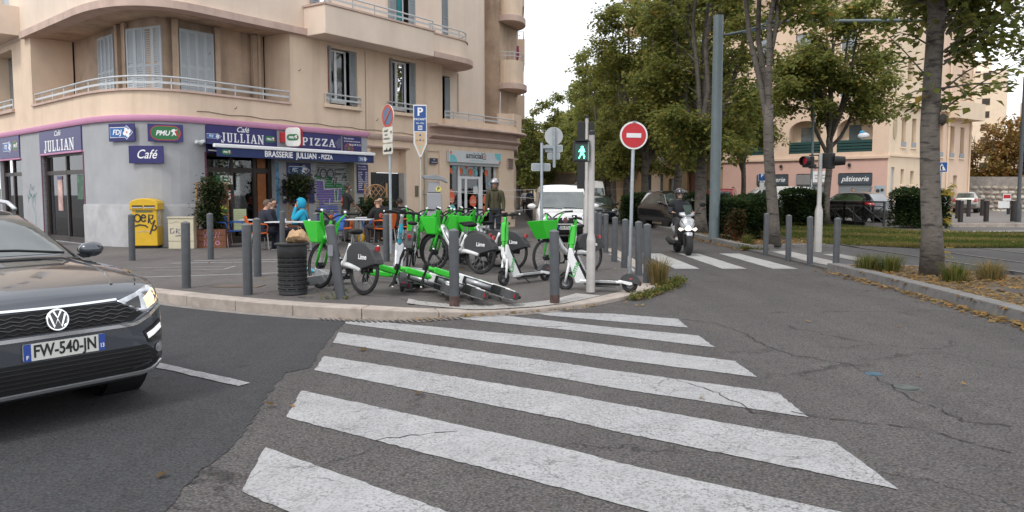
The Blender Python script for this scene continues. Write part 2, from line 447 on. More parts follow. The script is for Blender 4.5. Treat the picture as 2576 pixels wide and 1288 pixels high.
# near crossing
cross = tag(bpy.data.objects.new('crosswalk', None), kind='structure'); COL.objects.link(cross)
ST = [[(.14, 10.33), (1.31, 10.12), (2.06, 9.7), (2.04, 9.06), (1.24, 9.51), (.49, 9.95)],
      [(-.84, 9.84), (-.22, 10.05), (1.18, 9.06), (2.05, 8.54), (2.05, 7.87), (1.11, 8.57), (.55, 8.95)],
      [(-2.04, 9.70), (.52, 8.37), (1.03, 7.98), (2.07, 7.22), (2.08, 6.57), (.95, 7.31), (.48, 7.70), (-2.0, 9.34)],
      [(-1.95, 8.75), (.44, 7.15), (.89, 6.83), (2.07, 6.05), (2.06, 5.37), (.82, 6.20), (.41, 6.53), (-1.87, 8.13)],
      [(-1.80, 7.45), (.37, 6.03), (.75, 5.74), (2.02, 4.82), (2.03, 4.03), (.67, 5.05), (.33, 5.34), (-1.74, 6.84)],
      [(-1.66, 6.12), (.29, 4.73), (.59, 4.46), (2.0, 3.45), (2.0, 2.7), (.26, 4.05), (-1.57, 5.37)],
      [(-1.51, 4.72), (-.32, 3.74), (1.9, 2.15), (1.9, 1.4), (-.5, 3.25), (-1.41, 4.0)],
      [(-1.4, 3.3), (1.9, .8), (1.9, .1), (-1.3, 2.6)]]
def ragged(poly, amp=.007, step=.09):
 o = []
 for a, b in zip(poly, poly[1:] + poly[:1]):
  n_ = max(1, int(math.dist(a, b) / step))
  for i in range(n_):
   t = i / n_; o.append((a[0] + (b[0] - a[0]) * t + rnd.uniform(-amp, amp), a[1] + (b[1] - a[1]) * t + rnd.uniform(-amp, amp)))
 return o
for p in ST: sheet('stripe', ragged(p, .007, .05), .005, P_WHITE, cross)
sheet('lane_dash', ragged([(-3.3, 7.17), (-2.14, 6.35), (-2.2, 6.24), (-3.28, 7.0), (-6.2, 9.1), (-6.25, 9.25)], .008), .011, P_WHITE)
# far crossing over the avenue
cross2 = tag(bpy.data.objects.new('crosswalk', None), kind='structure'); COL.objects.link(cross2)
for x in (2.95 - .55, 3.38, 4.36, 5.42):
 if x < 3: continue
 sheet('stripe', ragged([(x, 16.3), (x + .52, 16.3), (x + .5, 20.5), (x - .02, 20.5)], .01, .3), .004, P_CLEAN, cross2)
# white bands with studs on the pavement
def tactile(poly, z, name='tactile_strip'):
 o = sheet(name, poly, z, paint('tactile white', (.38, .36, .345), .5, (.2, .23, .21)))
 return o
TAC = []
TAC.append([(-1.41, 10.67), (-.83, 10.52), (-.3, 10.47), (.19, 10.70), (.58, 11.03), (.96, 11.72), (1.31, 11.5), (.72, 10.69), (.30, 10.34), (-.24, 10.12), (-.61, 10.10), (-1.38, 10.25)])
TAC.append([(2.09, 19.69), (2.45, 19.69), (2.5, 16.6), (2.40, 15.3), (2.19, 14.5), (1.82, 14.5), (2.0, 15.3), (2.09, 16.6)])
def pz(x, y):
 best = None
 for i in range(N - 1):
  a, b = Vector(KI[i]), Vector(KI[i + 1]); p = Vector((x, y)); t = max(0, min(1, (p - a).dot(b - a) / (b - a).length_squared))
  d = (p - a - (b - a) * t).length; h = kh(i) * (1 - t) + kh(i + 1) * t
  if best is None or d < best[0]: best = (d, h)
 return best[1] + (.145 - best[1]) * min(1, best[0] / 5)
tm = paint('tactile white', (.38, .36, .345), .5, (.2, .23, .21))
for P in TAC:
 mb = MB(); n2 = len(P) // 2
 top = P[:n2]; bot = P[n2:][::-1]
 for i in range(n2 - 1):
  for q in range(4):
   a, b = q / 4, (q + 1) / 4
   f = lambda u, v: Vector((*(Vector(top[i]).lerp(Vector(top[i + 1]), u)).lerp(Vector(bot[i]).lerp(Vector(bot[i + 1]), u), v), 0))
   c = [f(a, 0), f(b, 0), f(b, 1), f(a, 1)]
   for w in c: w.z = pz(w.x, w.y) + .012
   mb.quad(*c)
   for r in range(5):
    s0 = f((a + b) / 2, (r + .5) / 5); s0.z = pz(s0.x, s0.y) + .014; mb.lathe([(.018, 0), (.012, .006)], 6, s0)
 o = mb.build('tactile_strip', tm); o['kind'] = 'structure'
# parking and loading lines on the pavement
lines = MB()
def gl(a, b, w, z=.004):
 a, b = Vector(a), Vector(b); n_ = max(2, int((b - a).length / .4)); d = (b - a).normalized(); q = Vector((-d.y, d.x)) * w / 2
 for i in range(n_):
  p, r = a.lerp(b, i / n_), a.lerp(b, (i + 1) / n_)
  lines.quad(*[(v.x, v.y, pz(v.x, v.y) + z) for v in (p - q, r - q, r + q, p + q)])
gl((-9.5, 16.2), (-2.0, 17.3), .10); gl((-9.3, 15.65), (-2.2, 16.75), .10); gl((-7.3, 12.95), (-.6, 15.2), .09)
gl((-7.2, 15.0), (-5.4, 15.3), .05); gl((-5.4, 15.3), (-5.4, 14.7), .05); gl((-5.4, 14.7), (-6.6, 14.5), .05)
tag(lines.build('parking_line', P_WHITE), kind='structure')
mh = MB(); mh.lathe([(.32, 0), (.32, .01)], 24, (-4.9, 12.05, pz(-4.9, 12.05)))
# patches and covers in the road
struct('drain_cover', MB().box((-4.2, 12.0, pz(-4.2, 12.0) + .004), (.75, .35, .012), -.1), mat('rusty iron', (.10, .075, .062), .8, var=.3))
dg_ = MB()
for i in range(26):
 x = -2.35 + i * .068; y = 9.46 + .0 * i + (.09 * ((i - 8) / 10) ** 2 if i > 8 else 0) + (8 - i) * .022 * (i < 8)
 dg_.box((x, y, .008), (.022, .13, .012), .5)
struct('gutter_grate', dg_, mat('cast iron', (.045, .042, .04), .7, var=.3))
gu = MB()
P = offs(KL, -.16)
for i in range(4, 12): gu.quad((*KL[i], .004), (*KL[i + 1], .004), (*P[i + 1], .004), (*P[i], .004))
for v in gu.v: v.z = .006
struct('gutter', gu, mat('gutter concrete', (.21, .19, .175), .9, var=.3, scale=8, stain=.5, sscale=2))
cv = MB(); cv.lathe([(.07, .0), (.07, .006)], 20, (3.12, 6.7, 0)); struct('valve_cover', cv, mat('painted blue', (.05, .10, .14), .8, var=.4, scale=12))
cv = MB(); cv.lathe([(.09, .0), (.09, .008)], 20, (3.16, 6.22, 0)); cv.ring((3.16, 6.22, .0), .11, .009, 'Z', 24, 4, .3); struct('valve_cover', cv, mat('painted green rust', (.075, .085, .08), .9, var=.4, scale=12))
ck = MB()
for P in [[(2.11, 9.7), (2.43, 9.34), (2.59, 8.71), (2.57, 7.97), (2.72, 7.48), (3.07, 7.12), (3.07, 6.57), (3.04, 5.92), (3.08, 5.28), (3.41, 5.15)], [(1.98, 5.48), (2.23, 5.33), (2.66, 5.1), (2.83, 4.85), (3.03, 4.55)], [(-0.88, 4.83), (-0.73, 4.93), (-0.51, 5.0), (-0.26, 5.08)], [(1.37, 6.5), (1.59, 6.04), (1.72, 5.48), (1.96, 5.36)]]:
 Q = []
 for a, b in zip(P, P[1:]):
  n_ = max(2, int(math.dist(a, b) / .07))
  for i in range(n_): t = i / n_; Q.append((a[0] + (b[0] - a[0]) * t + rnd.gauss(0, .018), a[1] + (b[1] - a[1]) * t + rnd.gauss(0, .018)))
 for i, (a, b) in enumerate(zip(Q, Q[1:])):
  w = rnd.uniform(.002, .009); d = (Vector(b) - Vector(a)).normalized(); q = Vector((-d.y, d.x)) * w
  ck.quad(*[(v.x, v.y, 0.0075) for v in (Vector(a) - q, Vector(b) - q * .8, Vector(b) + q * .8, Vector(a) + q)])
struct('road_crack', ck, mat('crack dark', (.022, .02, .02), 1, var=.3))
# planting bed islands right of the avenue
def island(poly, z, name, m):
 mb = MB(); mb.prism(poly, -.05, z); return struct(name, mb, m)
bedP = [(6.42, 15.9), (6.38, 13.9), (6.30, 12.0), (6.22, 10.6), (6.12, 9.3), (5.9, 7.2), (5.6, 5), (9.6, 5), (9.4, 9), (9.0, 12.5), (8.5, 15.6)]
island([(a + (.1 if a < 7 else 0), b) for a, b in bedP], .10, 'planting_bed', SOIL)
isl = tag(bpy.data.objects.new('kerb', None), kind='structure'); COL.objects.link(isl)
kerb_run([(6.42, 16.0), (6.40, 13.9), (6.32, 12.0), (6.24, 10.6), (6.14, 9.3), (5.92, 7.2), (5.62, 5)], .22, .145, KERB2, isl, 1.0, gap=.006)
kerb_run([(6.42, 16.0), (6.6, 16.12), (8.5, 15.7)][::-1], .12, .12, KERB2, isl, 1.0, gap=.006)
bed2 = [(6.46, 21.35), (7.3, 22.55), (9.0, 22.75), (9.1, 60), (9.8, 130), (7.3, 130), (6.7, 60), (6.48, 30)]
bed2 = [(6.46, 21.9), (6.8, 22.3), (9.0, 22.75), (9.1, 60), (9.8, 130), (7.3, 130), (6.7, 60), (6.48, 30)]
island(bed2, .10, 'planting_bed', SOIL)
isl2 = tag(bpy.data.objects.new('kerb', None), kind='structure'); COL.objects.link(isl2)
kerb_run([(6.62, 46), (6.5, 36), (6.40, 28), (6.36, 22.4), (6.44, 21.6), (6.62, 21.4), (7.2, 21.75), (8.9, 22.1), (9.6, 22.2)], .22, .15, KERB2, isl2, 1.0, gap=.006)
# crossing platform and tram tracks
struct('tram_platform', MB().prism([(6.43, 16.02), (8.4, 15.7), (60, 2), (60, 60), (6.8, 60), (6.43, 24)], -.03, .045), A_TRAM)
lawn = MB(); LX, LY = [9.2, 10.5, 12, 14, 16, 17, 19, 22, 27, 34], 12
lp0 = [(9.3, 23.9), (11.2, 22.2), (14.4, 22.2), (18, 22.8), (27, 24.5), (40, 27)]
lp1 = [(15.2, 40), (16.4, 32.5), (19.5, 31.6), (23, 32.6), (32, 35), (45, 38)]
lawnP = [(9.3, 23.9), (11.2, 21.9), (14.4, 22.0), (18, 22.6), (40, 27), (40, 33), (19.5, 29.6), (16.2, 31.5), (15.4, 40), (16.5, 120), (10.5, 120), (9.4, 40)]
LAWN = mat('lawn earth', (.13, .14, .05), .95, var=.4, scale=2.0, bump=.6, bscale=50)
sheet('lawn', lawnP, .06, LAWN)
rail_m = mat('rail steel', (.17, .16, .15), .35, metal=.8, var=.2)
for x in (9.75, 11.19, 13.0, 14.45):
 mb = MB(); mb.bar((x + .1, 5, .05), (x - .05, 22, .05), .06, .02); mb.bar((x - .05, 22, .065), (x + 1.1, 120, .065), .06, .02)
 struct('tram_rail', mb, rail_m)
rb = MB()
for x in (9.75, 13.0):
 rb.quad((x - .35, 24, .066), (x - .1, 24, .066), (x + .9, 118, .066), (x + .65, 118, .066))
 rb.quad((x + 1.55, 24, .066), (x + 1.8, 24, .066), (x + 2.8, 118, .066), (x + 2.55, 118, .066))
struct('track_concrete', rb, mat('track concrete', (.23, .21, .19), .9, var=.2, scale=4, stain=.4))
rb = MB()
rb.quad((16.2, 30.4, .07), (40, 34.2, .07), (40, 35.4, .07), (16.2, 31.4, .07))
rb.quad((11.4, 26.5, .068), (40, 29.6, .068), (40, 29.9, .068), (11.4, 26.75, .068))
struct('path', rb, mat('path concrete', (.24, .22, .2), .9, var=.2, scale=3, stain=.4))
for P in ([(6.8, 20.6), (7.3, 20.85), (7.2, 17.4), (6.72, 16.3), (6.6, 17.6)], [(7.75, 19.6), (8.2, 19.8), (8.3, 16.0), (7.75, 15.7)]):
 o = sheet('tactile_strip', P, .052, tm)
# raised street beyond the tram
hs = MB(); hs.prism([(16.9, 37.6), (23.4, 36.9), (23.2, 35.6), (60, 35), (200, 40), (200, 200), (17.5, 200), (16.9, 60)], -.05, .2)
struct('street', hs, asphalt('asphalt street', (.17, .155, .145), .15, crack=False))
kerb3 = tag(bpy.data.objects.new('kerb', None), kind='structure'); COL.objects.link(kerb3)
kerb_run([(60, 35.2), (23.4, 35.9), (20.2, 36.3), (17.0, 37.0)], .3, .215, KERB, kerb3, 1.2)
# CAFE BUILDING
C0 = Vector((-8.52, 21.55)); RZ = math.atan2(.819, .573)
MR = Matrix.Translation((C0.x, C0.y, 0)) @ Matrix.Rotation(RZ, 4, 'Z')
ML_l = Matrix.Translation((-1.54, 3.06, 0)) @ Matrix.Rotation(math.atan2(-.990, -.138), 4, 'Z')
ML = MR @ ML_l
MRi = MR.inverted()
BEIGE = mat('render beige', (.71, .555, .42), .9, var=.07, scale=1.2, bump=.12, bscale=90, streak=.42, sscale=.5, dirt=(.38, .28, .19))
BEIGE2 = mat('render beige pale', (.74, .615, .505), .9, var=.06, scale=1, bump=.1, bscale=90, streak=.26, sscale=.35, dirt=(.40, .31, .245))
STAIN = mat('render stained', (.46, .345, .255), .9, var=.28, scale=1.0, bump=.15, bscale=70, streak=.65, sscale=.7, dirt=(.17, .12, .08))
BAND = mat('band rosy beige', (.54, .40, .335), .85, var=.12, scale=2, streak=.35, sscale=.8, dirt=(.25, .17, .14))
PINK = mat('pink paint band', (.50, .23, .36), .7, var=.06, scale=3)
GREY = mat('grey wall paint', (.355, .36, .375), .8, var=.09, scale=1.3, bump=.25, bscale=110, stain=.2, sscale=.5, dirt=(.27, .265, .285))
GREY_L = mat('grey wall plinth', (.39, .39, .40), .85, var=.14, scale=2.5, bump=.3, bscale=80, stain=.5, sscale=1.8, dirt=(.20, .19, .185))
SHUT = mat('shutter blue grey', (.42, .46, .49), .55, var=.06, scale=4)
SHUT2 = mat('shutter grey', (.26, .29, .31), .55, var=.08, scale=4)
PVC = mat('white window frame', (.72, .73, .74), .4, var=.04)
RAIL = mat('painted rail grey', (.50, .52, .53), .45, var=.08, scale=8)
NAVY = mat('navy sign', (.026, .022, .125), .4, var=.12, scale=6)
NAVY2 = mat('navy awning cloth', (.018, .032, .115), .75, var=.15, scale=5)
WHITE = mat('white print', (.80, .80, .80), .5, var=.03)
DARKW = mat('dark brown joinery', (.030, .021, .017), .45, var=.25, scale=6)
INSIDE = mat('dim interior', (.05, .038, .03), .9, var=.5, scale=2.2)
ORW = mat('orange wood', (.27, .095, .03), .5, var=.25, scale=7)
def glass(name, tint=(.55, .6, .6), ior=1.6, base=0.35):
 if name in MATS: return MATS[name]
 m = bpy.data.materials.new(name); m.use_nodes = True; n, l = m.node_tree.nodes, m.node_tree.links; n.clear()
 o = n.new('ShaderNodeOutputMaterial'); mx = n.new('ShaderNodeMixShader'); t = n.new('ShaderNodeBsdfTransparent'); g_ = n.new('ShaderNodeBsdfGlossy'); f = n.new('ShaderNodeFresnel')
 t.inputs[0].default_value = (*tint, 1); g_.inputs['Roughness'].default_value = .02; g_.inputs[0].default_value = (.95, .97, 1, 1); f.inputs[0].default_value = ior
 l.new(f.outputs[0], mx.inputs[0]); l.new(t.outputs[0], mx.inputs[1]); l.new(g_.outputs[0], mx.inputs[2]); l.new(mx.outputs[0], o.inputs[0]); MATS[name] = m; return m
GLASS = glass('clear glass', (.62, .64, .62), 1.7)
PANE = mat('upper window glass', (.13, .165, .18), .06, var=.3, scale=1.5, spec=1.0, ior=1.9)  # pale bluish base imitates sky reflected in the panes
cafe = thing('cafe_building', 'beige rendered apartment block with rounded corner and cafe on its grey painted ground floor', 'building', (C0.x, C0.y, 0), RZ)
def part(mb, name, m, parent=None, **k): return mb.build(name, m, parent or cafe, **k)
def wallgrid(mb, x0, x1, z0, z1, ops, y=0., depth=.25, M=None):
 k0 = len(mb.v)
 xs = sorted({x0, x1, *[o[0] for o in ops], *[o[1] for o in ops]}); zs = sorted({z0, z1, *[o[2] for o in ops], *[o[3] for o in ops]})
 for a, b in zip(xs, xs[1:]):
  for c, d in zip(zs, zs[1:]):
   if any(o[0] <= a and b <= o[1] and o[2] <= c and d <= o[3] for o in ops): continue
   mb.quad((a, y, c), (b, y, c), (b, y, d), (a, y, d))
 for (a, b, c, d) in ops:
  e = y + depth
  mb.quad((a, y, c), (a, e, c), (a, e, d), (a, y, d)); mb.quad((b, e, c), (b, y, c), (b, y, d), (b, e, d))
  mb.quad((a, y, d), (a, e, d), (b, e, d), (b, y, d)); mb.quad((a, e, c), (a, y, c), (b, y, c), (b, e, c))
 if M is not None: mb.xf(M, k0)
 return mb
BZ = [((1 - u) ** 2 * 0 + 2 * u * (1 - u) * -1.97 + u * u * -1.54, u * u * 3.06) for u in [i / 14 for i in range(15)]]
def lfp(s, y=0.): v = ML_l @ Vector((s, y, 0)); return (v.x, v.y)
def opath(P, d):
 Q = []
 for i, p in enumerate(P):
  a = Vector(P[max(i - 1, 0)]); b = Vector(P[min(i + 1, len(P) - 1)]); t = (b - a).normalized()
  Q.append((p[0] - t.y * d, p[1] + t.x * d))
 return Q
def ribbon(mb, P, z0, z1):
 k = len(P); V = [Vector((*p, z0)) for p in P] + [Vector((*p, z1)) for p in P]
 mb._add(V, [(i, i + 1, k + i + 1, k + i) for i in range(k - 1)]); return mb
def solid(mb, P, d0, d1, z0, z1):
 A, B_ = opath(P, d0), opath(P, d1)
 secs = [[Vector((*a, z0)), Vector((*b, z0)), Vector((*b, z1)), Vector((*a, z1))] for a, b in zip(A, B_)]
 return mb.loft(secs)
def prof(mb, P, pr):
 O = {}
 for d, z in pr:
  if d not in O: O[d] = opath(P, d)
 return mb.loft([[Vector((*O[d][i], z)) for d, z in pr] for i in range(len(P))])
PATH_C = [(0, 0)] + BZ[1:]
LEFT_END = lfp(-14)
# ground floor walls
g1 = MB(); wallgrid(g1, 0, 6.36, .0, 3.5, [(.24, 2.55, .14, 3.4), (4.08, 5.76, .14, 2.62)], depth=.35)
ribbon(g1, [(0, 0)] + BZ[1:], 0, 3.5)
wallgrid(g1, -8, 0, 0, 3.5, [(-3.5, -.02, .14, 2.74), (-7.9, -5.55, .14, 2.72)], depth=.3, M=ML_l)
part(g1, 'grey_wall', GREY)
pl = MB(); prof(pl, [(.22, 0), (.1, 0)] + PATH_C + [lfp(-.01)], [(0, .1), (.045, .1), (.045, 1.22), (.03, 1.27), (0, 1.27)])
part(pl, 'plinth', GREY_L, auto=40)
g2 = MB(); wallgrid(g2, 6.36, 14.0, 0, 3.5, [(6.50, 8.27, .1, 3.15), (9.42, 10.1, 1.0, 3.14), (10.70, 13.90, .14, 2.75)], depth=.35)
RC = [(14.0, 0), (14.6, .03), (15.0, .12), (15.35, .32), (15.62, .62), (15.85, 1.0), (16.1, 1.5)] + [(15.5 + .825 * t, .564 * t) for t in (1.6 + .9, 12, 30)]
RC = [(14.0, 0), (14.6, .02), (15.05, .10), (15.45, .30), (15.8, .62), (16.15, .98)] + [(15.5 + .825 * t, .42 + .564 * t) for t in (1.6, 12, 30)]
ribbon(g2, RC, 0, 3.5)
part(g2, 'beige_wall', BEIGE)
pl = MB(); solid(pl, [(10.66, 0), (10.45, 0), (10.3, 0)][::1], 0, .03, .1, .95); part(pl, 'plinth', BEIGE); pl = MB(); solid(pl, (RC[:6])[::-1], 0, .04, .1, .95); part(pl, 'plinth', BEIGE)
rc = MB(); rc.b2(9.42, 10.1, .05, .3, 1.0, 3.14); part(rc, 'wall_recess', BEIGE)
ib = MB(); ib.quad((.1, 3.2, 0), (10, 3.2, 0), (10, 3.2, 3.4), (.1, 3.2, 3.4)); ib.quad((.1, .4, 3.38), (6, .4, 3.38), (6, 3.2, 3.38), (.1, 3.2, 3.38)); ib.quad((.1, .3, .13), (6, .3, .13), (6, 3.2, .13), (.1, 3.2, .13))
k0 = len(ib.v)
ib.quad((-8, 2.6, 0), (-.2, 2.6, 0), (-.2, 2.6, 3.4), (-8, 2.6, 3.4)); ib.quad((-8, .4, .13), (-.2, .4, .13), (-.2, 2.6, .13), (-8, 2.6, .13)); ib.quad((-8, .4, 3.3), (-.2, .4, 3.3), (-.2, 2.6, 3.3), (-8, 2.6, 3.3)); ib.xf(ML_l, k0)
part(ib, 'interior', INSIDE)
# string courses and upper walls
sb = MB(); prof(sb, [(6.36, 0), (3, 0), (.3, 0)] + PATH_C + [lfp(-2), lfp(-14)], [(0, 3.46), (.055, 3.46), (.075, 3.5), (.075, 3.60), (.06, 3.62), (0, 3.62)]); part(sb, 'pink_band', PINK, auto=40)
sb = MB(); prof(sb, RC[::-1][3:] + [(9, 0), (6.36, 0)], [(0, 3.42), (.06, 3.42), (.12, 3.5), (.12, 3.58), (0, 3.62)]); part(sb, 'cornice', BAND, auto=40)
sb = MB(); prof(sb, [(8.4, 0), (8.35, 0), (6.37, 0)], [(0, 3.13), (.05, 3.13), (.07, 3.18), (0, 3.2)]); part(sb, 'cornice', BAND)
up = MB(); wallgrid(up, 3.19, 10.3, 3.6, 6.45, [(4.67, 5.95, 4.42, 6.2), (7.46, 8.84, 4.43, 6.23)], depth=.28)
up.quad((3.19, 0, 4.32), (3.19, 1.2, 4.32), (3.19, 1.2, 6.45), (3.19, 0, 6.45))
up.quad((10.3, 0, 3.6), (10.3, .6, 3.6), (10.3, .6, 6.45), (10.3, 0, 6.45))
LOG = [(3.19, 0), (1.5, 0)] + PATH_C + [lfp(-1.5), lfp(-4.1)]
ribbon(up, LOG, 3.6, 4.28)
wallgrid(up, -14, -4.1, 3.6, 6.45, [(-8.2, -6.0, 4.3, 6.25)], depth=.5, M=ML_l)
v0, v1 = lfp(-4.1), lfp(-4.1, 1.2); up.quad((*v0, 4.3), (*v1, 4.3), (*v1, 6.45), (*v0, 6.45))
part(up, 'upper_wall', BEIGE)
sill = MB(); prof(sill, LOG, [(-.2, 4.25), (.06, 4.25), (.06, 4.31), (-.2, 4.33)]); part(sill, 'parapet_coping', BAND, auto=40)
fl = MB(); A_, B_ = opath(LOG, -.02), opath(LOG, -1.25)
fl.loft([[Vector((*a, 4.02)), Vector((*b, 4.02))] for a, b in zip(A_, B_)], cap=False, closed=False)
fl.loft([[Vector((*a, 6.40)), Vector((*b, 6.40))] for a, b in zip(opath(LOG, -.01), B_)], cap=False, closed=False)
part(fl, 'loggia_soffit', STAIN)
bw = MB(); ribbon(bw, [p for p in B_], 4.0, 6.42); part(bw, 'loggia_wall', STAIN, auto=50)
core = MB(); core.prism(opath([(14.0, -.2), (3.3, -.2), (3.1, .1), (1, .08)] + PATH_C + [lfp(-1.5), lfp(-14)], -1.35) + [(14, 14)], 3.55, 15.9); part(core, 'dark_core', mat('dark core fill', (.03, .028, .026), .9, var=.2))  # closed dark box added inside so sky light does not show through gaps
def shutter_leaf(w, h, name='shutter_leaf', n=22):
 mb = MB(); f = .045
 mb.b2(0, f, -.018, .018, 0, h); mb.b2(w - f, w, -.018, .018, 0, h)
 for z in (0, h * .5 - .03, h - .06): mb.b2(f, w - f, -.017, .017, z, z + .06)
 mb.b2(f, w - f, .004, .010, 0, h)
 z = .1
 while z < h - .1:
  if abs(z - h * .5) > .06: mb.quad((f, -.016, z), (w - f, -.016, z), (w - f, .004, z + .055), (f, .004, z + .055))
  z += .062
 return mb
SL = shutter_leaf(.265, 2.1).data('shutter_leaf'); SL.materials.append(SHUT)
SD = shutter_leaf(.30, 1.78).data('shutter_leaf'); SD.materials.append(SHUT2)
def leaf(me, M, parent=None):
 o = link('shutter', me, None, parent or cafe); o.matrix_local = M; return o
def row_of(x, y, z, rz, k=4, me=None, w=.27):
 for i in range(k): leaf(me or SL, Matrix.Translation((x, y, z)) @ Matrix.Rotation(rz, 4, 'Z') @ Matrix.Translation((-k * w / 2 + i * w, -.03 - .006 * (i % 2), 0)) @ Matrix.Scale(w / .27, 4, (1, 0, 0)))
row_of(.79, 1.14, 4.06, 0); row_of(-.34, 1.84, 4.06, R_(-78), 4, None, .33)
row_of(-.27, 3.97, 4.06, R_(-98), 4, None, .3)
for (x, y, a) in ((.10, 1.08, -20), (1.46, 1.14, 0), (-.42, 2.72, -84), (-.36, 3.2, -95), (2.75, 1.13, 0)):
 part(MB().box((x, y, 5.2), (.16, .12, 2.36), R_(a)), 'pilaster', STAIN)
row_of(.30, 7.7, 4.06, R_(-98), 2)
def railing(P, d, z, name='railing', posts=.95, h=.30):
 mb = MB(); Q = [Vector((*p, 0)) for p in opath(P, d)]
 R1 = [q + Vector((0, 0, z + h)) for q in Q]; mb.tube(R1, .026, 8)
 for zz, w in ((h * .48, .02),):
  secs = []
  for q in Q: secs.append(q + Vector((0, 0, z + zz)))
  for a, b in zip(secs, secs[1:]): mb.bar(a, b, .012, .06)
 L = 0; acc = 0
 for a, b in zip(Q, Q[1:]):
  seg = (b - a).length
  while acc <= L + seg:
   p = a.lerp(b, (acc - L) / seg); mb.bar(p + Vector((0, 0, z - .02)), p + Vector((0, 0, z + h)), .018, .03); acc += posts
  L += seg
 mb.bar(Q[-1] + Vector((0, 0, z - .02)), Q[-1] + Vector((0, 0, z + h)), .018, .03)
 return part(mb, name, RAIL)
railing([(3.17, 0), (1.5, 0)] + PATH_C + [lfp(-1.5), lfp(-4.05)], -.06, 4.33)
railing([lfp(-6.05), lfp(-8.2)], .02, 4.33)
sl = MB(); solid(sl, [lfp(-5.95), lfp(-8.3)], 0, .1, 4.22, 4.32); part(sl, 'window_sill', BAND)
k0 = shutter_leaf(.3, 1.9); o = part(k0, 'shutter', SHUT2); o.matrix_local = ML_l @ Matrix.Translation((-6.1, .05, 4.33)) @ Matrix.Rotation(R_(80), 4, 'Z')
ib = MB(); ib.quad(*[tuple(ML_l @ Vector(q)) for q in ((-8.3, .48, 4.3), (-5.9, .48, 4.3), (-5.9, .48, 6.3), (-8.3, .48, 6.3))]); part(ib, 'pane', PANE)
SLP = [(3.75, 0), (2, 0)] + PATH_C + [lfp(-1.5), lfp(-4.6)]
sb = MB(); prof(sb, SLP, [(-.3, 6.38), (.16, 6.38), (.16, 6.58), (.04, 6.62), (-.3, 6.62)]); part(sb, 'slab_band', BAND, auto=40)
u2 = MB(); wallgrid(u2, 0, 10.3, 6.42, 16, [(4.15, 4.9, 7.28, 9.2), (7.46, 8.75, 7.3, 9.25), (1.0, 2.4, 8.1, 9.6), (1.0, 2.4, 10.6, 12.2), (4.6, 5.9, 10.6, 12.2), (7.46, 8.8, 10.6, 12.2), (1.0, 2.4, 13.2, 14.8), (4.6, 5.9, 13.2, 14.8), (7.46, 8.8, 13.2, 14.8)], depth=.25)
ribbon(u2, PATH_C, 6.42, 16)
wallgrid(u2, -14, 0, 6.42, 16, [(-2.6, -1.2, 7.6, 9.6), (-2.6, -1.2, 10.6, 12.2), (-7.5, -6, 7.6, 9.6), (-7.5, -6, 10.6, 12.2), (-2.6, -1.2, 13.2, 14.8), (-7.5, -6, 13.2, 14.8)], depth=.25, M=ML_l)
part(u2, 'upper_wall', BEIGE2)
bk = MB()
for (a, b, c, d) in [(1.0, 2.4, 8.1, 9.6), (1.0, 2.4, 10.6, 12.2), (4.6, 5.9, 10.6, 12.2), (7.46, 8.8, 10.6, 12.2), (1.0, 2.4, 13.2, 14.8), (4.6, 5.9, 13.2, 14.8), (7.46, 8.8, 13.2, 14.8)]:
 part(MB().quad((a, .22, c), (b, .22, c), (b, .22, d), (a, .22, d)), 'shutter', SHUT)
for (a, b, c, d) in [(-2.6, -1.2, 7.6, 9.6), (-2.6, -1.2, 10.6, 12.2), (-7.5, -6, 7.6, 9.6), (-7.5, -6, 10.6, 12.2), (-2.6, -1.2, 13.2, 14.8), (-7.5, -6, 13.2, 14.8)]:
 part(MB().quad(*[tuple(ML_l @ Vector(q)) for q in ((a, .22, c), (b, .22, c), (b, .22, d), (a, .22, d))]), 'shutter', SHUT)
part(MB().b2(.9, 2.5, -.1, .1, 8.0, 8.08), 'window_sill', BAND)
b3 = MB()
for a, b, c, d in ((-9, -5.0, 6.55, 7.45),):
 k0 = len(b3.v); b3.b2(a, b, -.75, .0, c, d); b3.xf(ML_l, k0)
part(b3, 'balcony', BEIGE2); 
railing([lfp(-5.05), lfp(-9)], .7, 7.5)
roof = MB(); roof.prism([(10.3, 0), (0, 0)] + PATH_C + [lfp(-14), (12, 14)], 16, 16.1); part(roof, 'roof', BAND)
ba = MB(); ba.b2(3.74, 8.74, -.95, .0, 6.36, 7.22); part(ba, 'balcony', BEIGE2, bevel=.02)
part(MB().b2(3.70, 8.78, -.99, 0, 7.22, 7.28), 'parapet_coping', BAND)
railing([(8.7, 0), (6, 0), (3.9, 0)], .93, 7.28)
RB = [(8.76, -.02)] + [(8.76, -.75), (10.4, -.75)] + [(10.4 + 1.3 * math.sin(R_(a)), -.75 + (1.25) * (1 - math.cos(R_(a)))) for a in range(10, 91, 10)] + [(11.75, .62)]
ba = MB(); ba.prism([(x, y) for x, y in RB] + [(8.76, .6)], 6.55, 7.22); part(ba, 'balcony', BEIGE2)
RB2 = [(8.755, -.02), (8.755, -.95), (10.4, -.95)] + [(10.4 + 1.55 * math.sin(R_(a)), -.95 + 1.45 * (1 - math.cos(R_(a)))) for a in range(10, 91, 10)] + [(11.95, .62)]
ba = MB(); ba.prism(RB2 + [(8.755, .6)], 6.37, 6.56); part(ba, 'slab_band', BAND)
ba = MB(); ba.prism([(8.76, -.79), (10.4, -.79)] + [(10.4 + 1.34 * math.sin(R_(a)), -.79 + 1.29 * (1 - math.cos(R_(a)))) for a in range(10, 91, 10)] + [(11.7, .6), (8.76, .6)], 7.22, 7.27); part(ba, 'parapet_coping', BAND)
railing([(q[0], q[1]) for q in RB[1:-1]][::-1], -.04, 7.27)
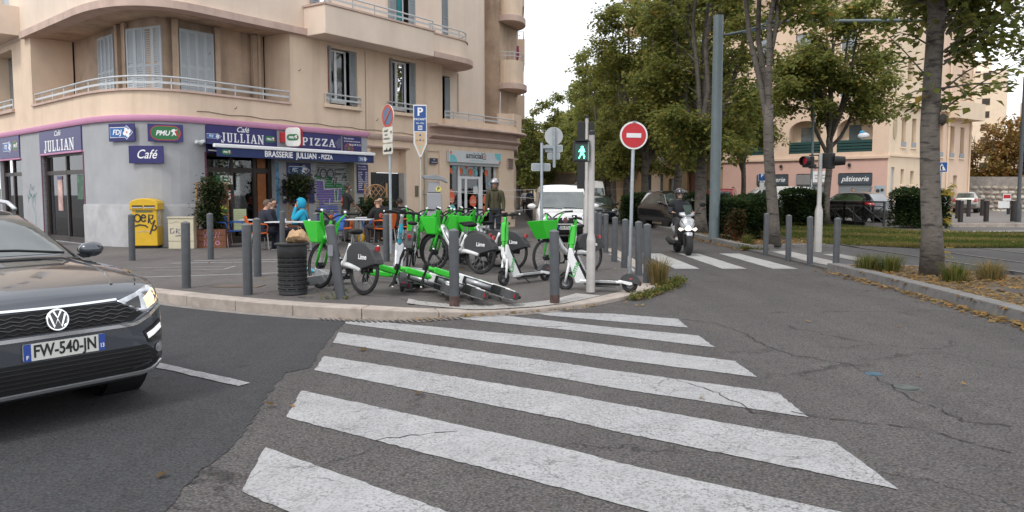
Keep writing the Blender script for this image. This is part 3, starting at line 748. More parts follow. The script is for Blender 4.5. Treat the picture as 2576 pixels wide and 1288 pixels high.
ur = MB(); wallgrid(ur, 10.3, 13.2, 3.6, 16, [(10.45, 11.45, 4.0, 6.12), (10.4, 11.4, 7.3, 9.4), (10.4, 11.4, 10.6, 12.2), (10.4, 11.4, 13.2, 14.8)], y=.6, depth=.2)
ribbon(ur, [(13.2, .6), (13.6, .64), (13.95, .76), (14.2, .98), (14.4, 1.3), (15.2, 1.9), (23, 7.2), (33, 14)], 3.6, 16); part(ur, 'upper_wall', BEIGE2, auto=40)
TER = [(9.4, 0)] + RC[:6]
TER = [(x, y) for x, y in TER]
cp = MB(); prof(cp, RC[5::-1] + [(12, 0), (9.4, 0)], [(0, 3.56), (.30, 3.70), (.30, 3.76), (.10, 3.80), (.10, 4.02), (.52, 4.02), (.55, 4.06), (.52, 4.12), (.05, 4.16), (-.6, 4.16)]); part(cp, 'canopy', BAND, auto=35)
cp = MB(); solid(cp, RC[5::-1] + [(12, 0), (10.3, 0)], -.05, .16, 4.16, 4.38); part(cp, 'parapet', BEIGE)
railing(RC[5::-1] + [(12, 0), (10.35, 0)], .08, 4.38, h=.28)
cp = MB(); cp.prism([(10.3, .6), (10.3, -.05), (14, -.05), (15.4, .3), (16.2, 1.1), (15, 2)], 3.55, 4.15); part(cp, 'terrace', BAND)
def world_part(mb, name, m, **k): mb.xf(MRi); return part(mb, name, m, **k)
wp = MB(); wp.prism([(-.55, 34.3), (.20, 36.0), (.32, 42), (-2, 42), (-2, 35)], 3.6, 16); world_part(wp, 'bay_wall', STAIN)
def rbal(cx, cy, rx, ry, z0, z1, m, name='balcony'):
 P = [(cx + rx * math.cos(R_(a)), cy + ry * math.sin(R_(a))) for a in range(-180, 61, 12)]
 P = [(cx - rx, cy + 2)] + P + [(cx + rx * .5, cy + 2)]
 return world_part(MB().prism(P, z0, z1), name, m)
for z, rx in ((6.05, .66), (8.9, .60), (11.7, .6)):
 rbal(-.14, 35.3, rx + .14, 1.25, z, z + .24, BAND, 'slab_band'); rbal(-.14, 35.3, rx, 1.1, z + .24, z + 1.22, BEIGE)
 if z < 8: 
  P = [(-.14 + .64 * math.cos(R_(a)), 35.3 + 1.06 * math.sin(R_(a))) for a in range(-175, 30, 12)]
  mb = MB(); mb.tube([(x, y, z + 1.55) for x, y in P], .022, 6); mb.tube([(x, y, z + 1.40) for x, y in P], .018, 6)
  for q in P[::3]: mb.bar((*q, z + 1.2), (*q, z + 1.55), .02)
  world_part(mb, 'railing', RAIL)
world_part(MB().prism([(-.65, 34.2), (.10, 34.4), (.42, 35.2), (.42, 36.2), (-.6, 36.2)], 4.2, 5.0), 'parapet', BEIGE)
world_part(MB().bar((-.52, 34.2, 4.6), (-.50, 34.2, 5.9), .03), 'pipe', WHITE)
for y, z, d in ((39, 5.2, .62), (39, 7.9, .62), (39, 10.6, .6), (45, 6.2, .5), (45, 8.9, .5), (52, 4.8, .5), (52, 7.6, .4)):
 world_part(MB().b2(-.5, d, y, y + 3, z, z + 1.15), 'balcony', BEIGE)
 mb = MB(); mb.bar((d - .05, y, z + 1.5), (d - .05, y + 3, z + 1.5), .03); mb.bar((-.4, y + .03, z + 1.5), (d - .05, y + .03, z + 1.5), .03)
 for k in range(4): mb.bar((d - .05, y + k, z + 1.1), (d - .05, y + k, z + 1.5), .03)
 world_part(mb, 'railing', RAIL)
def window(x0, x1, z0, z1, y, M=None, leaves=2, parent=None, transom=0, curtain=True):
 mb = MB(); f = .055; w = x1 - x0
 mb.b2(x0, x0 + f, y - .03, y + .03, z0, z1); mb.b2(x1 - f, x1, y - .03, y + .03, z0, z1); mb.b2(x0 + f, x1 - f, y - .03, y + .03, z1 - f, z1); mb.b2(x0 + f, x1 - f, y - .03, y + .03, z0, z0 + .09)
 for i in range(1, leaves): xm = x0 + w * i / leaves; mb.b2(xm - .05, xm + .05, y - .035, y + .03, z0 + .09, z1 - f)
 if transom: mb.b2(x0 + f, x1 - f, y - .033, y + .03, transom - .03, transom + .03)
 fr = part(mb, 'window', PVC, parent, bevel=.008)
 for i in range(leaves):
  a, b = x0 + w * i / leaves + .05, x0 + w * (i + 1) / leaves - .05
  MB().quad((a, y + .0, z0 + .09), (b, y, z0 + .09), (b, y, z1 - f), (a, y, z1 - f)).build('pane', GLASS, fr)
  MB().loft([[Vector((a - .05 + (b - a + .02) * q / 14, y + .09 + .012 * math.sin(q * 2.4), z)) for q in range(15)] for z in (z0, z1)], cap=False, closed=False).build('curtain', mat('net curtain', (.52, .54, .55), .9, var=.15, scale=3), fr)
 return fr
for (a, b, c, d) in ((4.67, 5.95, 4.42, 6.2), (7.46, 8.84, 4.43, 6.23)):
 window(a + .02, b - .34, c + .06, d - .03, .2)
 leaf(SD, Matrix.Translation((b - .32, .02, c + .03)) @ Matrix.Rotation(R_(8), 4, 'Z'))
 leaf(SD, Matrix.Translation((a + .03, .2, c + .03)) @ Matrix.Rotation(R_(-88), 4, 'Z'))
 part(MB().b2(a - .18, b + .12, -.12, .05, c - .13, c - .02), 'window_sill', BEIGE, bevel=.01)
 railing([(b + .1, 0), ((a + b) / 2, 0), (a - .16, 0)], .05, c + .0, posts=.7)
 part(MB().tube([(a + .02, -.01, d), (a + .02, -.01, c)], .012, 6), 'pipe', ORW)
window(10.47, 11.1, 4.0, 6.1, .72, leaves=1, transom=5.8); leaf(SD, Matrix.Translation((11.12, .56, 4.05)) @ Matrix.Rotation(R_(6), 4, 'Z') @ Matrix.Scale(1.12, 4))
window(4.15, 4.9, 7.3, 9.2, .2); leaf(SD, Matrix.Translation((4.0, -.06, 7.3)) @ Matrix.Rotation(R_(0), 4, 'Z'))
window(7.8, 8.4, 7.3, 9.25, .2, leaves=2); leaf(SD, Matrix.Translation((7.44, -.03, 7.3)) @ Matrix.Scale(1.1, 4)); leaf(SD, Matrix.Translation((8.45, -.03, 7.3)) @ Matrix.Scale(1.1, 4))
part(MB().b2(8.05, 8.25, .15, .17, 7.35, 9.2), 'curtain', mat('teal curtain', (.02, .22, .24), .8))
for (c, d) in ((7.3, 9.4), (10.6, 12.2), (13.2, 14.8)):
 o = leaf(SD, Matrix.Translation((10.42, .58, c)) @ Matrix.Scale(1.15, 4)); o = leaf(SD, Matrix.Translation((10.98, .56, c)) @ Matrix.Scale(1.15, 4))
 part(MB().quad((10.4, .75, c), (11.4, .75, c), (11.4, .75, d), (10.4, .75, d)), 'pane', PANE)
part(MB().tube([(11.95, .57, 6.3), (11.95, .57, 4.75)], .018, 6), 'pipe', BAND)
part(MB().tube([(9.25, -.06, .1), (9.25, -.06, 2.4), (9.25, -.06, 3.4)], .05, 8), 'drain_pipe', mat('pipe cream', (.42, .38, .3), .6))
part(MB().b2(9.15, 9.35, -.12, .0, 1.55, 1.68), 'pipe_clamp', mat('pipe cream'))
part(MB().b2(2.72, 2.9, -.12, 0, 6.05, 6.3) if False else MB().tube([(2.88, 1.05, 4.1), (2.88, 1.05, 6.4)], .05, 8), 'drain_pipe', STAIN)
# bar entrance
dr = MB()
for x in (.24, 1.12, 1.9, 2.42): dr.b2(x, x + (.13 if x in (.24, 2.42) else .10), .18, .28, .14, 2.66)
dr.b2(.37, 2.42, .19, .27, 2.16, 2.3); dr.b2(.37, 2.42, .19, .27, .14, .34); dr.b2(.37, 2.42, .19, .27, 2.6, 2.7)
part(dr, 'door_frame', DARKW)
part(MB().b2(2.06, 2.36, .21, .26, .34, 2.15), 'door_panel', ORW); part(MB().b2(2.06, 2.36, .21, .26, 2.31, 2.6), 'door_panel', ORW)
for a, b in ((.37, 1.12), (1.22, 1.9)):
 part(MB().b2(a, b, .225, .235, .34, 2.16), 'pane', GLASS)
 part(MB().b2(a, b, .225, .235, 2.30, 2.6), 'pane', GLASS)
shf = MB()
for z in (.9, 1.25, 1.6, 1.95):
 shf.b2(1.0, 3.6, 2.6, 3.0, z, z + .03)
 for k in range(16): shf.lathe([(.035, 0), (.035, .16), (.014, .21), (.014, .26)], 6, (1.1 + k * .15 + rnd.uniform(-.03, .03), 2.75, z + .03))
shf.b2(.4, 2.9, 1.6, 2.1, .14, 1.15)
part(shf, 'bar_shelves', mat('bar shelving', (.06, .03, .02), .5, var=.6, scale=8))
st = MB(); st.b2(2.56, 2.66, -.012, 0, .5, 2.5); part(st, 'painted_strip', mat('blue strip', (.10, .28, .45), .6, var=.6, scale=5))
# rolled shutter with slats
sh = part(MB().b2(4.08, 5.76, .28, .32, .14, 2.62), 'rolling_shutter', mat('galvanised back', (.25, .26, .27), .5))
SLM = mat('shutter slat galvanised', (.40, .42, .42), .45, metal=.25, var=.12, scale=3)
slat = MB().prism([(0, 0), (-.022, .012), (-.03, .04), (-.022, .068), (0, .078)], 4.12, 5.72, 'YZ').data('slat'); slat.materials.append(SLM)
for i in range(31):
 o = link('slat', slat, None, sh); o.location = (0, .275, .15 + i * .08)
part(MB().b2(4.08, 4.12, .0, .3, .14, 2.62), 'shutter_guide', SHUT2); part(MB().b2(5.72, 5.80, -.02, .3, .14, 2.62), 'shutter_guide', mat('pipe cream'))
GR = lambda o: MR @ Matrix.Translation((0, -o, 0)) @ Matrix.Rotation(R_(90), 4, 'X')
def blob(pts, d=0): return [Vector((a, b, d)) for a, b in pts]
def gfill(name, polys, m, parent, M, d):
 mb = MB()
 for p in polys: mb._add([M @ Vector((a, b, d)) for a, b in p], [tuple(range(len(p)))])
 return mb.build(name, m, parent)
GM = Matrix.Translation((0, .240, 0)) @ Matrix.Rotation(R_(90), 4, 'X')
pur = mat('spray purple', (.20, .14, .42), .6, var=.3, scale=4); grn = mat('spray green', (.03, .22, .08), .6, var=.4, scale=6); blk = mat('spray black', (.02, .02, .022), .6, var=.2)
lil = mat('spray blue', (.16, .19, .48), .6, var=.3, scale=3); yel = mat('spray yellow', (.38, .33, .10), .6, var=.3, scale=3)
def gslat(name, polys, m, d):
 mb = MB()
 for (x0, x1, z0, z1, sk) in polys:
  i0, i1 = int((z0 - .15) / .08), int((z1 - .15) / .08)
  for i in range(i0, i1 + 1):
   za = .15 + i * .08; t = (i - i0) / max(1, i1 - i0); e = sk * math.sin(t * 3.14)
   ja, jb = rnd.uniform(-.02, .02), rnd.uniform(-.02, .02)
   y = .275 - .032 - d
   mb.quad((x0 - e + ja, y + .012, za + .008), (x1 + e + jb, y + .012, za + .008), (x1 + e + jb, y, za + .036), (x0 - e + ja, y, za + .036))
   mb.quad((x0 - e + ja, y, za + .036), (x1 + e + jb, y, za + .036), (x1 + e + jb, y + .012, za + .07), (x0 - e + ja, y + .012, za + .07))
 return mb.build(name, m, sh)
gslat('spray_paint', [(4.2, 4.5, 1.95, 2.1, .03), (4.75, 4.95, 1.95, 2.1, .05), (4.7, 5.1, 1.72, 1.9, .05), (5.15, 5.4, 1.78, 1.85, .05), (5.4, 5.7, 1.5, 1.75, .02), (5.05, 5.25, 1.35, 1.6, 0)], grn, .001)
gslat('spray_paint', [(4.14, 4.62, 1.2, 1.92, .02), (4.66, 5.06, 1.3, 1.68, .03), (5.2, 5.38, 1.4, 1.72, .0)], pur, .002)
gslat('spray_paint', [(4.16, 5.2, .55, 1.18, .03), (4.2, 4.6, .9, 1.0, 0)], lil, .003)
gslat('spray_paint', [(4.2, 4.4, 1.18, 1.42, .02), (4.8, 5.05, .75, .95, .03)], yel, .004)
lt = [(0, 0)]
G2 = Matrix.Translation((0, .236, 0)) @ Matrix.Rotation(R_(90), 4, 'X')
L_ = [[(4.16, 2.38), (4.3, 2.05), (4.45, 2.38)], arc(4.62, 2.2, .13, 0, 360, 14, .15), arc(4.92, 2.2, .13, 0, 360, 14, .15), [(5.1, 2.05), (5.12, 2.34), (5.5, 2.36)], [(5.12, 2.2), (5.4, 2.2)], [(5.06, 2.0), (5.04, 1.85), (5.12, 1.8), (5.18, 2.1)], [(5.4, 2.0), (5.55, 2.25), (5.6, 1.98)], [(5.44, 2.1), (5.62, 2.12)]]
part(strokes(L_, .032, G2), 'spray_tag', blk, sh)
part(strokes([[(4.15, 1.95), (4.4, 2.0), (4.63, 1.97), (4.64, 1.7), (4.72, 1.7), (5.08, 1.72), (5.1, 1.3), (5.2, 1.3), (5.24, 1.74), (5.4, 1.74)], arc(4.45, .92, .06, 0, 180, 8), [(4.86, 1.2), (4.87, 1.4)]], .026, G2), 'spray_tag', WHITE, sh)
# gate, intercom, amicial shop
part(MB().b2(6.5, 8.27, .32, .4, 2.3, 3.16), 'wall_recess', BEIGE)
gate = part(MB().b2(6.62, 8.15, .26, .30, .14, 2.28), 'gate', mat('black gate', (.018, .02, .022), .4, var=.3))
br = MB().tube([(0, .25, .2), (0, .25, 2.2)], .012, 5).data('bar'); br.materials.append(mat('gate bar', (.035, .037, .04), .35))
for i in range(12):
 o = link('bar', br, None, gate); o.location = (6.7 + i * .125, 0, 0)
cv = MB()
for i in range(4): cv.tube([(6.7 + t * .14, .235, .75 + i * .38 + .12 * math.sin(t * .9 + i)) for t in range(11)], .01, 5)
cv.build('scroll', mat('gate bar'), gate)
part(MB().b2(8.16, 8.27, .0, .3, .14, 2.3), 'gate_jamb', mat('pale stone', (.42, .39, .36), .8))
part(MB().b2(8.72, 8.9, -.02, 0, 1.45, 1.85), 'intercom', mat('brass plate', (.16, .13, .09), .4, metal=.4))
sf = MB()
for a, b, c, d in ((10.70, 10.76, .14, 2.72), (11.42, 11.52, .14, 2.72), (12.9, 13.0, .14, 2.72), (13.8, 13.9, .14, 2.72)): sf.b2(a, b, .16, .26, c, d)
for a, b, z in ((11.52, 12.9, 2.2), (10.76, 11.42, .2), (11.52, 12.9, .18), (13.0, 13.8, .2)): sf.b2(a, b, .17, .25, z - .05, z + .05)
for a, b in ((11.54, 11.64), (11.86, 12.0), (12.76, 12.9)): sf.b2(a, b, .175, .245, .23, 2.15)
part(sf, 'shopfront_frame', PVC, bevel=.006)
for a, b in ((10.76, 11.42), (11.64, 11.86), (12.0, 12.76), (13.0, 13.8)): part(MB().b2(a, b, .2, .21, .23, 2.15 if a > 11.5 and a < 13 else 2.72), 'pane', GLASS)
part(MB().b2(11.52, 12.9, .2, .21, 2.25, 2.72), 'pane', GLASS)
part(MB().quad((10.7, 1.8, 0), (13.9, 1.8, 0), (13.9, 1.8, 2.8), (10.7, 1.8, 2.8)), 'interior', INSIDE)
part(MB().b2(10.7, 13.9, -.04, .22, 2.66, 2.78), 'shutter_box', RAIL)
tealm = mat('teal print', (.17, .52, .56), .5, var=.05); orm = mat('orange print', (.74, .15, .06), .5, var=.05)
def drop(x, z, r, sg=1): return [(x + r * math.cos(R_(a)), z + r * 1.15 * math.sin(R_(a))) for a in range(-60 if sg > 0 else 0, 211 if sg > 0 else 271, 18)] + [(x + sg * r * .8, z - r * 1.3)]
DM = Matrix.Translation((0, .195, 0)) @ Matrix.Rotation(R_(90), 4, 'X')
O_, T_ = [], []
O_ += [drop(10.98, 1.45, .25), drop(12.4, 1.25, .22), drop(11.0, 2.45, .11), drop(11.62, 2.45, .12), drop(12.25, 2.42, .13), drop(13.3, 2.4, .12), drop(12.0, 2.6, .07), drop(13.25, 1.3, .2), drop(13.15, .9, .15)]
T_ += [drop(11.06, .85, .26), drop(11.18, 2.55, .09), drop(11.85, 2.48, .1), drop(12.5, 2.55, .08), drop(12.62, 2.38, .1), drop(13.05, 2.5, .07), drop(12.55, .85, .13), drop(12.6, 1.85, .06), drop(10.85, 2.05, .08), drop(13.5, 1.98, .08)]
gfill('window_sticker', O_, orm, cafe, DM, .002); gfill('window_sticker', T_, tealm, cafe, DM, .004)
part(MB().b2(12.42, 12.72, .19, .197, 1.55, 1.85), 'paper_notice', mat('paper', (.6, .62, .6), .8))
MW = Matrix.Translation((0, .186, 0)) @ Matrix.Rotation(R_(90), 4, 'X')
lt = MB()
for t, s_, x, z in (('AIDE À', .085, 10.98, 1.36), ('DOMICILE', .085, 10.98, 1.26), ('SERVICE À', .075, 11.04, .9), ('LA PERSONNE', .07, 11.04, .81), ('NOUS', .06, 12.4, 1.3), ('RECRUTONS', .06, 12.4, 1.22)):
 lt.mesh(text(t, s_, .002, .01, M=MW @ Matrix.Translation((x, z, .002))))
for x, z in ((10.94, 1.55), (11.03, 1.55), (10.98, .68), (11.1, .68)):
 lt.mesh(MB().ball((0, 0, 0), .03, 8, 5).data('d')); lt.xf(MW @ Matrix.Translation((x, z + .1, 0)), len(lt.v) - 54)
 lt._add([MW @ Vector(q) for q in ((x - .03, z - .1, .003), (x + .03, z - .1, .003), (x + .03, z + .06, .003), (x - .03, z + .06, .003))], [(0, 1, 2, 3)])
part(lt, 'lettering', WHITE, fix=False)
for (x, z, w, h) in ((14.75, 2.82, .5, .42), (15.0, .62, .4, .3)):
 fr = part(MB().box((x, -.012 + (.07 if x > 14.9 else .03), z), (w, .05, h), R_(8)), 'vent', BAND)
 for i in range(5): MB().box((x, -.05 + (.07 if x > 14.9 else .03), z - h / 2 + (i + .5) * h / 5), (w * .8, .03, h / 12), R_(8)).build('vent_slot', blk, fr)
part(MB().box((14.95, -.0, 3.04), (.9, .06, .05), R_(10)), 'vent_cap', BAND)
# left shop window
lw = MB(); k0 = 0
for x, w in ((-3.5, .12), (-1.75, .10), (-.14, .12)): lw.b2(x, x + w, .1, .2, .14, 2.74)
lw.b2(-3.38, -.14, .1, .2, 2.12, 2.24); lw.b2(-3.38, -.14, .1, .2, .14, .3); lw.b2(-3.38, -.14, .1, .2, 2.66, 2.74)
lw.xf(ML_l); part(lw, 'window_frame', DARKW); lw = MB()
for x in (-7.9, -6.9, -5.7): lw.b2(x, x + .12, .1, .2, .14, 2.72)
lw.b2(-7.8, -5.6, .1, .2, 2.15, 2.27)
lw.xf(ML_l); part(lw, 'window_frame', DARKW)
LG = mat('shop glass brown', (.045, .035, .028), .06, var=.5, scale=1.2, spec=.8, ior=1.7)
for a, b, c, d in ((-3.38, -1.75, .3, 2.12), (-1.65, -.14, .3, 2.12), (-3.38, -1.75, 2.24, 2.66), (-1.65, -.14, 2.24, 2.66), (-7.78, -6.9, .3, 2.15), (-6.78, -5.7, .3, 2.15), (-6.78, -5.7, 2.27, 2.7)):
 part(MB().b2(a, b, .145, .155, c, d).xf(ML_l), 'pane', GLASS)
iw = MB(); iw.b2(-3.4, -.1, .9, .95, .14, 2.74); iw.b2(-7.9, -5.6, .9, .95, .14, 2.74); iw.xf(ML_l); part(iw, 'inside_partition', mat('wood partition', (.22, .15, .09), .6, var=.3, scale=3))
part(MB().b2(-3.6, .02, -.05, .1, 2.72, 2.77).xf(ML_l), 'pink_trim', PINK); part(MB().b2(-7.95, -5.5, -.05, .1, 2.68, 2.73).xf(ML_l), 'pink_trim', PINK)
part(MB().b2(-3.56, -3.5, -.02, .1, .14, 2.72).xf(ML_l), 'pink_trim', mat('plum trim', (.16, .05, .09), .6)); part(MB().b2(-.0, .05, -.02, .1, .14, 2.72).xf(ML_l), 'pink_trim', mat('plum trim'))
part(MB().b2(.19, .24, -.015, .05, .14, 2.7), 'pink_trim', mat('plum trim'))
part(MB().b2(-6.7, -5.75, .4, .45, .3, 2.1).xf(ML_l), 'curtain', mat('green curtain', (.14, .2, .05), .8, var=.3))
part(MB().b2(-2.6, -2.2, .13, .14, 1.05, 2.08).xf(ML_l), 'poster', mat('poster pink', (.5, .33, .3), .7, var=.5, scale=3)); part(MB().b2(-.95, -.3, .13, .14, 1.4, 2.1).xf(ML_l), 'poster', mat('poster green', (.06, .12, .08), .7, var=.7, scale=4))
part(MB().b2(-2.6, -2.2, .125, .13, 1.98, 2.08).xf(ML_l), 'poster_header', NAVY)
part(strokes([[(-5.0 + .07 * i + rnd.uniform(-.03, .03), 1.15 + .45 * rnd.random()) for i in range(14)], [(-5.05 + .08 * i, 1.35 + .3 * rnd.random()) for i in range(11)], [(-4.9 + .06 * i, 1.6 + .35 * rnd.random()) for i in range(10)], [(-4.35, .55), (-4.3, .95), (-4.6, 1.2)]], .022, ML_l @ Matrix.Translation((0, -.002, 0)) @ Matrix.Rotation(R_(90), 4, 'X')), 'graffiti', mat('spray teal', (.05, .20, .19), .7))
part(MB().tube([(x * .35, -.012, 3.78 + .02 * math.sin(x * 1.7) - .004 * x) for x in range(29)], .011, 5), 'cable', mat('cable grey', (.2, .16, .13), .7))
part(MB().tube([(6.3, -.012, 3.7), (6.31, -.014, 4.6), (6.3, -.012, 6.3)], .009, 5), 'cable', mat('cable grey'))
for x, z in ((.4, 5.35), (3.5, 5.3), (6.8, 4.05), (9.1, 3.9), (1.2, 3.95)): part(MB().tube([(x, 0, z), (x, -.07, z), (x + .01, -.08, z + .06)], .011, 5), 'wall_hook', mat('cable grey'))
# SIGNS ON THE CAFE
def WR(s, z, o=.02): return MR @ Matrix.Translation((s, -o, z)) @ Matrix.Rotation(R_(90), 4, 'X')
def WL(s, z, o=.02): return ML @ Matrix.Translation((s, -o, z)) @ Matrix.Rotation(R_(90), 4, 'X')
def WC(x, y, z, dx, dy, o=.04):
 a = math.atan2(dy, dx); return MR @ Matrix.Translation((x, y, z)) @ Matrix.Rotation(a, 4, 'Z') @ Matrix.Translation((0, -o, 0)) @ Matrix.Rotation(R_(90), 4, 'X')
def anchor(name, label, cat, M, group=None):
 o = thing(name, label, cat, group=group); o.matrix_basis = M; return o
GREENP = mat('logo green', (.02, .15, .05), .45, var=.04); REDP = mat('logo red', (.45, .03, .03), .45, var=.04); BLUEP = mat('logo blue', (.02, .12, .36), .45, var=.1, scale=8)
def flat(parent, name, poly, m, d): 
 mb = MB(); mb._add([Vector((a, b, d)) for a, b in poly], [tuple(range(len(poly)))]); return mb.build(name, m, parent, fix=False)
def outline(parent, name, poly, w, m, d):
 mb = MB(); P = poly + poly[:2]
 return strokes([P], w, Matrix.Identity(4), d).build(name, m, parent, fix=False)
def lottery(parent, x, y, w, d=.004, h=None):
 """blue arrow shaped badge with three letters and a white clover"""
 h = h or w * .36
 P = [(x - w / 2, y - h * .36), (x + w * .16, y - h * .36), (x + w * .22, y - h * .5), (x + w / 2, y), (x + w * .22, y + h * .5), (x + w * .16, y + h * .36), (x - w / 2, y + h * .36)]
 flat(parent, 'badge', P, BLUEP, d); outline(parent, 'badge_rim', P, w * .022, WHITE, d + .002)
 lettering(parent, WHITE, [('FDJ', h * .52, Matrix.Translation((x - w * .2, y, d + .002)), dict(bold=.02, shear=.2, depth=.001, sx=1.05))])
 cl = MB(); r = h * .17
 for k in range(4):
  a = R_(20 + 90 * k); cx, cy = x + w * .24 + r * 1.15 * math.cos(a), y + r * 1.15 * math.sin(a)
  cl._add([Vector((cx + r * .95 * math.cos(a + b) * 1.05, cy + r * .95 * math.sin(a + b), d + .003)) for b in [R_(q) for q in range(0, 360, 36)]], [tuple(range(10))])
 cl.build('clover', WHITE, parent, fix=False)
 flat(parent, 'clover_heart', [(x + w * .24 + r * .4 * math.cos(R_(q)), y + r * .4 * math.sin(R_(q))) for q in range(0, 360, 60)], REDP, d + .004)
def betting(parent, x, y, w, d=.004, rim=True):
 """green lozenge with three white letters and a galloping horse head"""
 h = w * .52
 if rim: flat(parent, 'badge_rim', rrect(w, h, h * .49, 6, x, y), REDP, d)
 flat(parent, 'badge', rrect(w * .95, h * .9, h * .44, 6, x, y), GREENP, d + .001)
 lettering(parent, WHITE, [('PMU', h * .46, Matrix.Translation((x - w * .10, y - h * .02, d + .002)), dict(bold=.03, shear=.25, depth=.001, sx=.95))])
 hx, hy = x + w * .25, y + h * .08
 q = [(-.09, -.22), (.0, -.04), (-.10, .02), (-.06, .12), (.06, .16), (.12, .10), (.2, .14), (.16, .02), (.10, -.02), (.14, -.2), (.04, -.12)]
 flat(parent, 'horse', [(hx + a * w * .7, hy + b * w * .7) for a, b in q], WHITE, d + .003)
 flat(parent, 'jockey', [(hx + a * w * .7, hy + b * w * .7) for a, b in ((.05, .02), (.16, .1), (.22, -.08), (.3, -.26), (.18, -.2))], REDP, d + .004)
def serif_word(word, H, M, sp=.14):
 """bold slab serif capitals drawn as bars"""
 mb = MB(); x = 0; w = H * .2; t = H * .09; W = H * .78
 def R(a, b, c, d): mb._add([Vector(q) for q in ((a, c, 0), (b, c, 0), (b, d, 0), (a, d, 0))], [(0, 1, 2, 3)])
 def D(x0, y0, x1, y1, ww): mb._add([Vector(q) for q in ((x0 - ww / 2, y0, 0), (x0 + ww / 2, y0, 0), (x1 + ww / 2, y1, 0), (x1 - ww / 2, y1, 0))], [(0, 1, 2, 3)])
 def S(cx, y, hw): R(cx - hw, cx + hw, y, y + t)
 for ch in word:
  k0 = len(mb.v); wd = W
  if ch == 'I': R(w * .8, w * 1.8, t, H - t); S(w * 1.3, 0, w * 1.05); S(w * 1.3, H - t, w * 1.05); wd = w * 2.6
  elif ch == 'L': R(w * .6, w * 1.6, t, H - t); S(w * 1.1, H - t, w * 1.0); R(w * .1, W * .9, 0, t); R(W * .78, W * .92, t, H * .32); wd = W * .95
  elif ch == 'J': R(w * 1.6, w * 2.6, H * .12, H - t); S(w * 2.1, H - t, w); R(w * .4, w * 1.9, -H * .05, H * .1); R(w * .2, w * .9, 0, H * .28); wd = w * 3.2
  elif ch == 'U': R(w * .6, w * 1.6, H * .12, H - t); R(W - w * .9, W - w * .2, H * .12, H - t); S(w * 1.1, H - t, w * .95); S(W - w * .55, H - t, w * .8); R(w * .9, W - w * .5, 0, H * .14); wd = W * 1.08
  elif ch == 'A': D(w * .7, t, W * .52, H, w * .6); D(W - w * .3, t, W * .55, H, w * 1.0); S(w * .7, 0, w * .8); S(W - w * .3, 0, w * 1.0); R(W * .3, W * .7, H * .28, H * .28 + t); wd = W * 1.12
  elif ch == 'N': R(w * .5, w * 1.1, t, H - t); R(W - w * .4, W + w * .2, 0, H - t); D(w * .9, H, W - .1 * w, 0, w * 1.1); S(w * .8, 0, w * .8); S(w * .55, H - t, w * .7); S(W - w * .1, H - t, w * .8); wd = W * 1.18
  elif ch == 'P': R(w * .7, w * 1.7, t, H - t); S(w * 1.2, 0, w); R(w * .2, W * .8, H - t * 1.4, H); R(W * .72, W * .98, H * .52, H - t * .8); R(w * 1.6, W * .8, H * .42, H * .42 + t * 1.3); wd = W * 1.05
  elif ch == 'Z': R(w * .3, W, H - t * 1.5, H); R(w * .3, W, 0, t * 1.5); D(w * .8, t, W - w * .5, H - t, w * 1.2); R(w * .3, w * .8, H * .7, H); R(W - w * .4, W + w * .05, 0, H * .3); wd = W * 1.06
  mb.v[k0:] = [v + Vector((x, 0, 0)) for v in mb.v[k0:]]; x += wd + H * sp
 tot = x - H * sp
 mb.v = [Vector((v[0] - tot / 2, v[1] - H / 2 + .12 * H * ((v[0] - tot / 2) / (tot / 2)) ** 2 * (1 if v[1] < H * .5 else -.3) * -.6, v[2])) for v in mb.v]
 return mb.xf(M)
def fitw(mb, w):
 X = [v[0] for v in mb.v]; c = (max(X) + min(X)) / 2; k = w / (max(X) - min(X)); mb.v = [Vector((c + (v[0] - c) * k, v[1], v[2])) for v in mb.v]; return mb
def board(name, label, M, w, h, m=NAVY, d=.03, cat='sign', group=None):
 o = anchor(name, label, cat, M, group)
 MB().box((0, 0, 0), (w, h, d)).build('panel', m, o, bevel=.004, bseg=1)
 return o, d / 2 + .002
T3 = lambda x, y, d: Matrix.Translation((x, y, d))
SCR = dict(shear=.35, bold=.008, depth=.001, sx=.85)
b, d = board('fascia_sign', 'wide navy fascia lettered Café Jullian above the cafe entrance', WR(1.43, 3.06), 2.36, .78)
lettering(b, WHITE, [('Café', .21, T3(-.025, .305, d), dict(SCR, bold=.012, fit=.42))])
fitw(serif_word('JULLIAN', .25, T3(-.015, .07, d)), 1.43).build('lettering', WHITE, b, fix=False)
lottery(b, -.95, .08, .46, d); betting(b, .93, .10, .40, d, False)
b, d = board('fascia_sign', 'navy fascia lettered PIZZA in big white slab letters above the awning', WR(4.16, 3.10), 2.02, .70)
fitw(serif_word('PIZZA', .23, T3(.06, .075, d), .14), 1.36).build('lettering', WHITE, b, fix=False)
flat(b, 'speckle', [(.72, .1), (.98, .3), (.99, -.05), (.85, -.1)], mat('navy speckle', (.10, .10, .17), .6, var=.6, scale=30), d)
b, d = board('poster_panel', 'small navy panel with a pizza picture at the right end of the fascia', WR(5.65, 3.14), .82, .58)
lettering(b, WHITE, [('Pizza spéciales', .075, T3(-.38, .22, d), dict(align='LEFT', depth=.001)), ('sur Commande et à emporter', .06, T3(-.38, .13, d), dict(align='LEFT', depth=.001, bold=.01)), ('04 65 99 39 33', .085, T3(.38, .02, d), dict(align='RIGHT', depth=.001, bold=.01))])
for k in range(14):
 a = R_(k * 360 / 14); flat(b, 'pizza_slice', [(-.16 + .06 * math.cos(a), -.1 + .06 * math.sin(a)), (-.16 + .2 * math.cos(a - .12), -.1 + .17 * math.sin(a - .12)), (-.16 + .2 * math.cos(a + .12), -.1 + .17 * math.sin(a + .12))], mat('pizza crust', (.42, .13, .06), .7, var=.5, scale=30), d)
